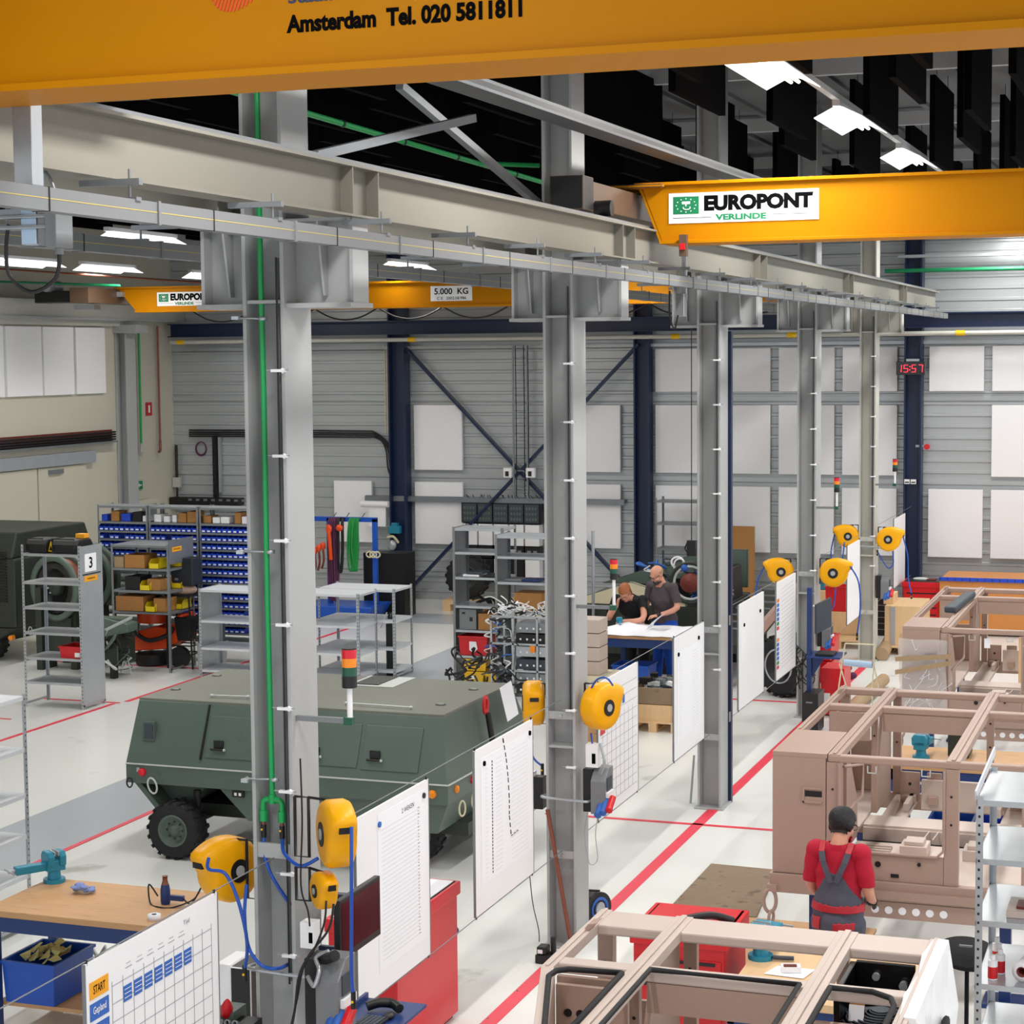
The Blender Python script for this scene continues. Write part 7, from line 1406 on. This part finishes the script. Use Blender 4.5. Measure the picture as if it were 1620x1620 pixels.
# ---------------------------------------------------------------- people
def fuse(m, voxel, smooth=5):
    o = m.build('tmp', 'skin'); o.location = (0, 0, 0)
    me = o.data; org = ORG[o]
    for v in me.vertices: v.co = v.co+org
    r = o.modifiers.new('r', 'REMESH'); r.mode = 'VOXEL'; r.voxel_size = voxel; r.use_smooth_shade = True
    s = o.modifiers.new('s', 'SMOOTH'); s.iterations = smooth; s.factor = .5
    bpy.context.view_layer.update(); me2 = bpy.data.meshes.new_from_object(o.evaluated_get(bpy.context.evaluated_depsgraph_get()))
    bpy.data.objects.remove(o); return me2
def limb(m, pts, rad, n=14, ref=(0, 1, 0)):
    """tapered limb; rad = (across, deep) pairs"""
    P = spline(pts, 4); R_ = []
    for i in range(len(pts)-1):
        for k in range(4): t = k/4; R_.append((rad[i][0]*(1-t)+rad[i+1][0]*t, rad[i][1]*(1-t)+rad[i+1][1]*t))
    R_.append(rad[-1]); rings = []
    for i, p in enumerate(P):
        d = (P[min(i+1, len(P)-1)]-P[max(i-1, 0)]).normalized(); f = V(ref); f = (f-d*f.dot(d)); f = f.normalized() if f.length > .05 else d.orthogonal().normalized(); s = d.cross(f)
        rings.append([p+s*R_[i][0]*cos(2*pi*k/n)+f*R_[i][1]*sin(2*pi*k/n) for k in range(n)])
    m.loft(rings); m.ell(pts[0], rad[0][0]*.95, rad[0][0]*.95, rad[0][0]*.95, 10, 7); m.ell(pts[-1], min(rad[-1])*.95, min(rad[-1])*.95, min(rad[-1])*.95, 10, 7)
def hand(m, w, d, palm, curl=.5, thumb=1):
    """hand at wrist w, pointing along d, palm normal palm"""
    w, d, pn = V(w), V(d).normalized(), V(palm); pn = (pn-d*pn.dot(d)).normalized(); s = d.cross(pn)
    limb(m, [w, w+d*.045, w+d*.085], [(.027, .02), (.038, .017), (.037, .014)], 12, ref=tuple(pn))
    for k, (off, L) in enumerate(((-.028, .068), (-.010, .078), (.010, .073), (.027, .056))):
        b = w+d*.078+s*off*thumb; pts = [b]; dd = d.copy(); 
        for j in range(3): dd = (dd*cos(curl*.75)+pn*sin(curl*.75)).normalized(); pts.append(pts[-1]+dd*L/3); 
        m.tube(pts, [.0095, .009, .0085, .007], 8)
    b = w+d*.03-s*.026*thumb; m.tube([b, b-s*.022*thumb+d*.022+pn*.008, b-s*.03*thumb+d*.05+pn*.018, b-s*.026*thumb+d*.072+pn*.026], [.013, .012, .010, .008], 8)
def head(m, c, fwd, up=(0, 0, 1), s=1.0):
    c, f = V(c), V(fwd).normalized(); u = V(up); u = (u-f*u.dot(f)).normalized(); r = f.cross(u)
    M = MX(((r.x, f.x, u.x, c.x), (r.y, f.y, u.y, c.y), (r.z, f.z, u.z, c.z), (0, 0, 0, 1))); M = M @ MX.Scale(s, 4); old = m.X; m.X = (old @ M) if old else M
    m.ell((0, -.012, .03), .076, .096, .092, 20, 14); m.ell((0, .03, -.035), .058, .064, .085, 18, 12); m.ell((0, .07, -.095), .028, .022, .02)
    m.ell((0, .1, -.015), .013, .022, .028, 10, 7); m.ell((0, .105, -.03), .018, .012, .012, 10, 7); m.ell((0, .085, .03), .055, .016, .012, 10, 7)
    m.ell((0, .086, -.068), .024, .012, .012, 10, 7)
    for q in (-1, 1): m.ell((q*.077, -.008, -.01), .01, .024, .032, 10, 7); m.ell((q*.045, .06, -.035), .022, .02, .024, 10, 7)
    m.X = old; return M
def garment(name, t, body, X, pred, off, mt, label=None, ruf=0):
    """cloth following the body surface where pred(point, normal) holds"""
    bm = bmesh.new(); bm.from_mesh(body); bm.normal_update()
    dead = [f for f in bm.faces if not pred(f.calc_center_median(), f.normal)]
    bmesh.ops.delete(bm, geom=dead, context='FACES')
    for v in bm.verts: v.co += v.normal*(off+ruf*(sin(v.co.z*43+v.co.x*21)*.5+sin(v.co.z*23-v.co.x*37+v.co.y*31)*.5))
    me = bpy.data.meshes.new(name); bm.to_mesh(me); bm.free(); me.transform(X); me.transform(MX.Translation(-ORG[t]))
    for p in me.polygons: p.use_smooth = True; p.material_index = 0
    me.materials.clear(); me.materials.append(MT[mt]); o = bpy.data.objects.new(name, me); COL.objects.link(o); o.parent = t
    sm = o.modifiers.new('smooth', 'SMOOTH'); sm.iterations = 3; sm.factor = .4
    so = o.modifiers.new('thick', 'SOLIDIFY'); so.thickness = .006; so.offset = 0
    if label: o['label'] = label
    return o
def bodypart(t, body, X, mt='skin'):
    me = body.copy(); me.transform(X); me.transform(MX.Translation(-ORG[t])); me.materials.clear(); me.materials.append(MT[mt])
    for p in me.polygons: p.use_smooth = True
    o = bpy.data.objects.new('body', me); COL.objects.link(o); o.parent = t; return o
def figure(hip_z, lean, sh, el, wr, hd_c, hd_f, hips=(0, 0), knees=None, feet=None, hdirs=None, build=1.0, curl=(.5, .5), hup=(0, 0, 1), voxel=.0085):
    """local frame: faces +y. lean = chest centre offset (x,y,z)"""
    m = MB(); m.m('skin'); hx, hy = hips; b = build; cx, cy, cz = lean
    waist = V((hx+(cx-hx)*.35, hy+(cy-hy)*.3, hip_z+.17)); chest = V((cx, cy, cz)); neck = V(((sh[0][0]+sh[1][0])/2, (sh[0][1]+sh[1][1])/2, (sh[0][2]+sh[1][2])/2+.07))
    limb(m, [(hx, hy, hip_z-.07), (hx, hy, hip_z+.03), waist, chest, neck-V((0, 0, .045))], [(.165*b, .115*b), (.17*b, .12*b), (.145*b, .105*b), (.175*b, .118*b), (.11*b, .07*b)], 22)
    for q in (0, 1): limb(m, [V(sh[q])+V((0, 0, -.005)), V(sh[q]).lerp(neck, .55)+V((0, 0, -.028)), neck-V((0, 0, .02))], [(.052*b, .05*b), (.06*b, .045*b), (.06*b, .045*b)], 14, ref=(0, 0, 1))
    for i, q in enumerate((-1, 1)):
        limb(m, [sh[i], el[i], wr[i]], [(.056*b, .056*b), (.042*b, .042*b), (.027, .025)], 14)
        m.ell(sh[i], .062*b, .062*b, .06*b, 12, 8)
        d, pn = hdirs[i]; hand(m, wr[i], d, pn, curl[i], thumb=q)
        k = V(knees[i]) if knees else V((hx+q*.1, hy+.02, hip_z*.53)); f = V(feet[i]) if feet else V((hx+q*.11, hy-.02, .07))
        limb(m, [(hx+q*.088, hy, hip_z-.05), k, f], [(.094*b, .098*b), (.062, .065), (.042, .045)], 16)
        limb(m, [f+V((0, -.04, -.02)), f+V((0, .08, -.035)), f+V((0, .17, -.045))], [(.045, .04), (.045, .03), (.035, .02)], 12, ref=(0, 0, 1))
    hc = V(hd_c); limb(m, [neck-V((0, 0, .05)), (neck+hc)/2-V((0, 0, .01)), hc-V((0, 0, .04))], [(.07, .07), (.056, .06), (.056, .06)], 14)
    M = head(m, hc, hd_f, hup); return fuse(m, voxel), M
def shoes(t, body, X, mt='black'):
    garment('shoe', t, body, X, lambda p, n: p.z < .075 and p.x < 0, .008, mt); garment('shoe', t, body, X, lambda p, n: p.z < .075 and p.x > 0, .008, mt)
# --- worker in red, back to the camera
wpos = V((-2.235, 12.9, 0)); rz = RD(-6); X = rotz(wpos, rz) @ MX.Scale(.935, 4)
t = T('person', 'man with dark hair in red shirt and grey dungarees, back to the camera', 'person', wpos)
body, HM = figure(.93, (-.0, .02, 1.24), ((-.165, .0, 1.385), (.165, .0, 1.385)), ((-.215, .03, 1.12), (.225, .0, 1.11)), ((-.17, .23, 1.0), (.2, .22, .99)), (.012, .055, 1.578), (.35, .8, -.42), feet=((-.13, -.02, .08), (.13, -.05, .08)), hdirs=(((.3, 1, -.1), (1, -.2, -.3)), ((-.15, 1, -.2), (-1, 0, -.3))), build=.98, curl=(.9, .9), hup=(0, .3, 1))
bodypart(t, body, X)
HI = HM.inverted()
def shirt_pred(zlo, sleeve, zneck=1.455):
    return lambda p, n: (zlo < p.z < zneck and (abs(p.x) < .175 or p.z > sleeve)) and not (abs(p.x) < .07 and p.z > zneck-.0)
garment('shirt', t, body, X, lambda p, n: .98 < p.z < 1.49 and (abs(p.x) < .16 or p.z > 1.16) and p.y < .19 and not (p.z > 1.43 and math.hypot(p.x, p.y-.01) < .066), .016, 'red_shirt', 'red short-sleeved shirt', .004)
garment('trousers', t, body, X, lambda p, n: .075 < p.z < 1.04 and p.y < .17 and abs(p.x) < .215+(.0 if p.z > .8 else .1) and not (abs(p.x) > .19 and p.z > .84), .02, 'overall', 'grey dungaree trousers', .003)
def bib(p, n):
    if not (1.0 < p.z < 1.47) or abs(p.x) > .2: return False
    if p.y > .03: return 1.0 < p.z < 1.3 and abs(p.x) < .12
    h = (p.z-1.0)/.33
    if p.z < 1.25: return abs(p.x) < .165-.5*max(0, p.z-1.02)
    return False
garment('dungaree_back', t, body, X, bib, .025, 'overall', 'grey back panel of the dungarees', .002)
for s in (-1, 1):
    m = MB(t); m.X = X; m.m('overall'); rings = []
    for (x, y, z) in ((s*.018, -.135, 1.19), (s*.05, -.138, 1.27), (s*.08, -.128, 1.34)): rings.append((V((x, y, z))))
    for a, b_ in zip(rings, rings[1:]): m.bar(a, b_, .042, .006, up=(0, 1, 0))
    m.bar(rings[-1], (s*.098, -.10, 1.405), .045, .006, up=(0, 1, 0)); m.m('red_dull'); m.bar((s*.098, -.10, 1.405), (s*.105, -.03, 1.468), .042, .006, up=(0, 1, 0)); m.build('shoulder_strap', parent=t)
garment('belt', t, body, X, lambda p, n: .965 < p.z < 1.02 and abs(p.x) < .19 and p.y < .15, .032, 'red_dull', 'red waistband')
for (xa, xb, za, zb_) in ((-.15, -.08, .84, .92), (.0, .13, .85, .90)): garment('pocket', t, body, X, lambda p, n, a=xa, b=xb, c=za, d=zb_: a < p.x < b and c < p.z < d and p.y < -.02, .03, 'red_dull', 'red back pocket flap')
shoes(t, body, X)
for s in (-1, 1): garment('glove', t, body, X, lambda p, n, s=s: p.y > .225 and .85 < p.z < 1.06 and p.x*s > 0, .004, 'black', 'black work glove')
def hair_pred(low, front):
    def f(p, n):
        q = HI @ p
        return q.z > low and q.y < front(q.z) and abs(q.x) < .0795+.02 and q.z > -.09
    return f
garment('hair', t, body, X, lambda p, n: (lambda q: (q.z > .045 and q.y < .075) or (q.y < -.005 and q.z > -.075) or (q.y < .03 and q.z > .0))(HI @ p) and p.z > 1.5, .014, 'hair_dark', 'short dark hair greying at the side', .009)
m = MB(t); m.X = X @ HM; m.m('black'); m.bar((.078, -.0, .012), (.07, .1, .012), .004); m.bar((-.078, 0, .012), (-.07, .1, .012), .004)
for s in (-1, 1): ring(m, (s*.033, .106, .008), .027, .02, .0025, (0, 1, 0))
m.build('glasses', parent=t)
# --- two men at the table (seen from the front)
def face(t, X, HM, glasses=True, eye='ink'):
    m = MB(t); m.X = X @ HM; m.m(eye)
    for s in (-1, 1): m.ell((s*.032, .094, .008), .009, .004, .004, 8, 5)
    m.build('eyes', parent=t)
    m = MB(t); m.X = X @ HM; m.m('rust').ell((0, .098, -.068), .022, .003, .004, 8, 5); m.build('mouth', parent=t)
    if glasses:
        m = MB(t); m.X = X @ HM; m.m('black'); m.bar((.078, -.0, .012), (.07, .1, .012), .004); m.bar((-.078, 0, .012), (-.07, .1, .012), .004); m.bar((-.01, .108, .01), (.01, .108, .01), .003)
        for s in (-1, 1): ring(m, (s*.036, .107, .006), .026, .018, .0025, (0, 1, 0))
        m.build('glasses', parent=t)
c = at(1052, 990, y=26.05); pos = V((c.x, 26.05, 0)); X = rotz(pos, RD(180-25))
t = T('person', 'standing bald man in grey T-shirt and blue trousers holding up a drawing', 'person', pos)
body, HM = figure(.95, (.0, .05, 1.26), ((-.19, .06, 1.43), (.19, .06, 1.43)), ((-.30, .10, 1.17), (.24, .12, 1.17)), ((-.10, .30, 1.06), (.16, .28, .99)), (0, .17, 1.62), (.25, .75, -.6), feet=((-.14, 0, .08), (.13, .02, .08)), hdirs=(((.7, .6, -.1), (.3, .2, -1)), ((-.1, .5, -.6), (-1, 0, 0))), build=1.08, curl=(.7, .7), hup=(0, .6, 1))
HI2 = HM.inverted(); bodypart(t, body, X)
garment('t_shirt', t, body, X, lambda p, n: .92 < p.z < 1.53 and (abs(p.x) < .185 or p.z > 1.24) and p.y < .2 and not (p.z > 1.43 and math.hypot(p.x, p.y-.07) < .08), .014, 'shirt_dark', 'dark grey T-shirt', .004)
garment('trousers', t, body, X, lambda p, n: .075 < p.z < .97 and p.y < .2 and not (abs(p.x) > .2 and p.z > .84), .014, 'jeans_blue', 'bright blue trousers', .002)
garment('hair', t, body, X, lambda p, n: (lambda q: q.y < -.01 and -.06 < q.z < .045)(HI2 @ p) and p.z > 1.45, .004, 'roll_tan', 'short thin hair round the bald crown')
shoes(t, body, X); face(t, X, HM)
garment('wrist_watch', t, body, X, lambda p, n: (p-V((-.125, .275, 1.075))).length < .04, .005, 'black')
c = at(1003, 985, y=26.0); pos = V((c.x, 26.1, 0)); X = rotz(pos, RD(180-5))
t = T('person', 'reddish-haired man in black T-shirt leaning on the table, head on his hand', 'person', pos)
body, HM = figure(.88, (.0, .16, 1.12), ((-.19, .25, 1.25), (.19, .25, 1.25)), ((-.26, .42, 1.02), (.25, .40, 1.0)), ((-.02, .52, .99), (.12, .41, 1.2)), (.03, .35, 1.37), (-.05, .75, -.7), feet=((-.12, -.12, .08), (.12, -.1, .08)), hips=(0, -.08), hdirs=(((1, .2, 0), (0, -.2, -1)), ((-.25, 0, 1), (-.6, .0, -.3))), build=1.02, curl=(.9, .8), hup=(0, .7, 1))
HI3 = HM.inverted(); bodypart(t, body, X)
garment('t_shirt', t, body, X, lambda p, n: .86 < p.z < 1.36 and (p.y < .36 if abs(p.x) > .12 else p.y < .33) and (HI3 @ p).length > .13 and not (p.z > 1.25 and math.hypot(p.x-.01, p.y-.29) < .085) and not (p.z < 1.07 and abs(p.x) > .2), .014, 'shirt_black', 'black T-shirt', .003)
garment('trousers', t, body, X, lambda p, n: .075 < p.z < .9, .014, 'shirt_black', 'black trousers', .002)
garment('hair', t, body, X, lambda p, n: (lambda q: (q.z > .05 and q.y < .085) or (q.y < -.0 and q.z > -.06))(HI3 @ p) and p.z > 1.25, .012, 'hair_red', 'short reddish hair', .003)
shoes(t, body, X); face(t, X, HM)
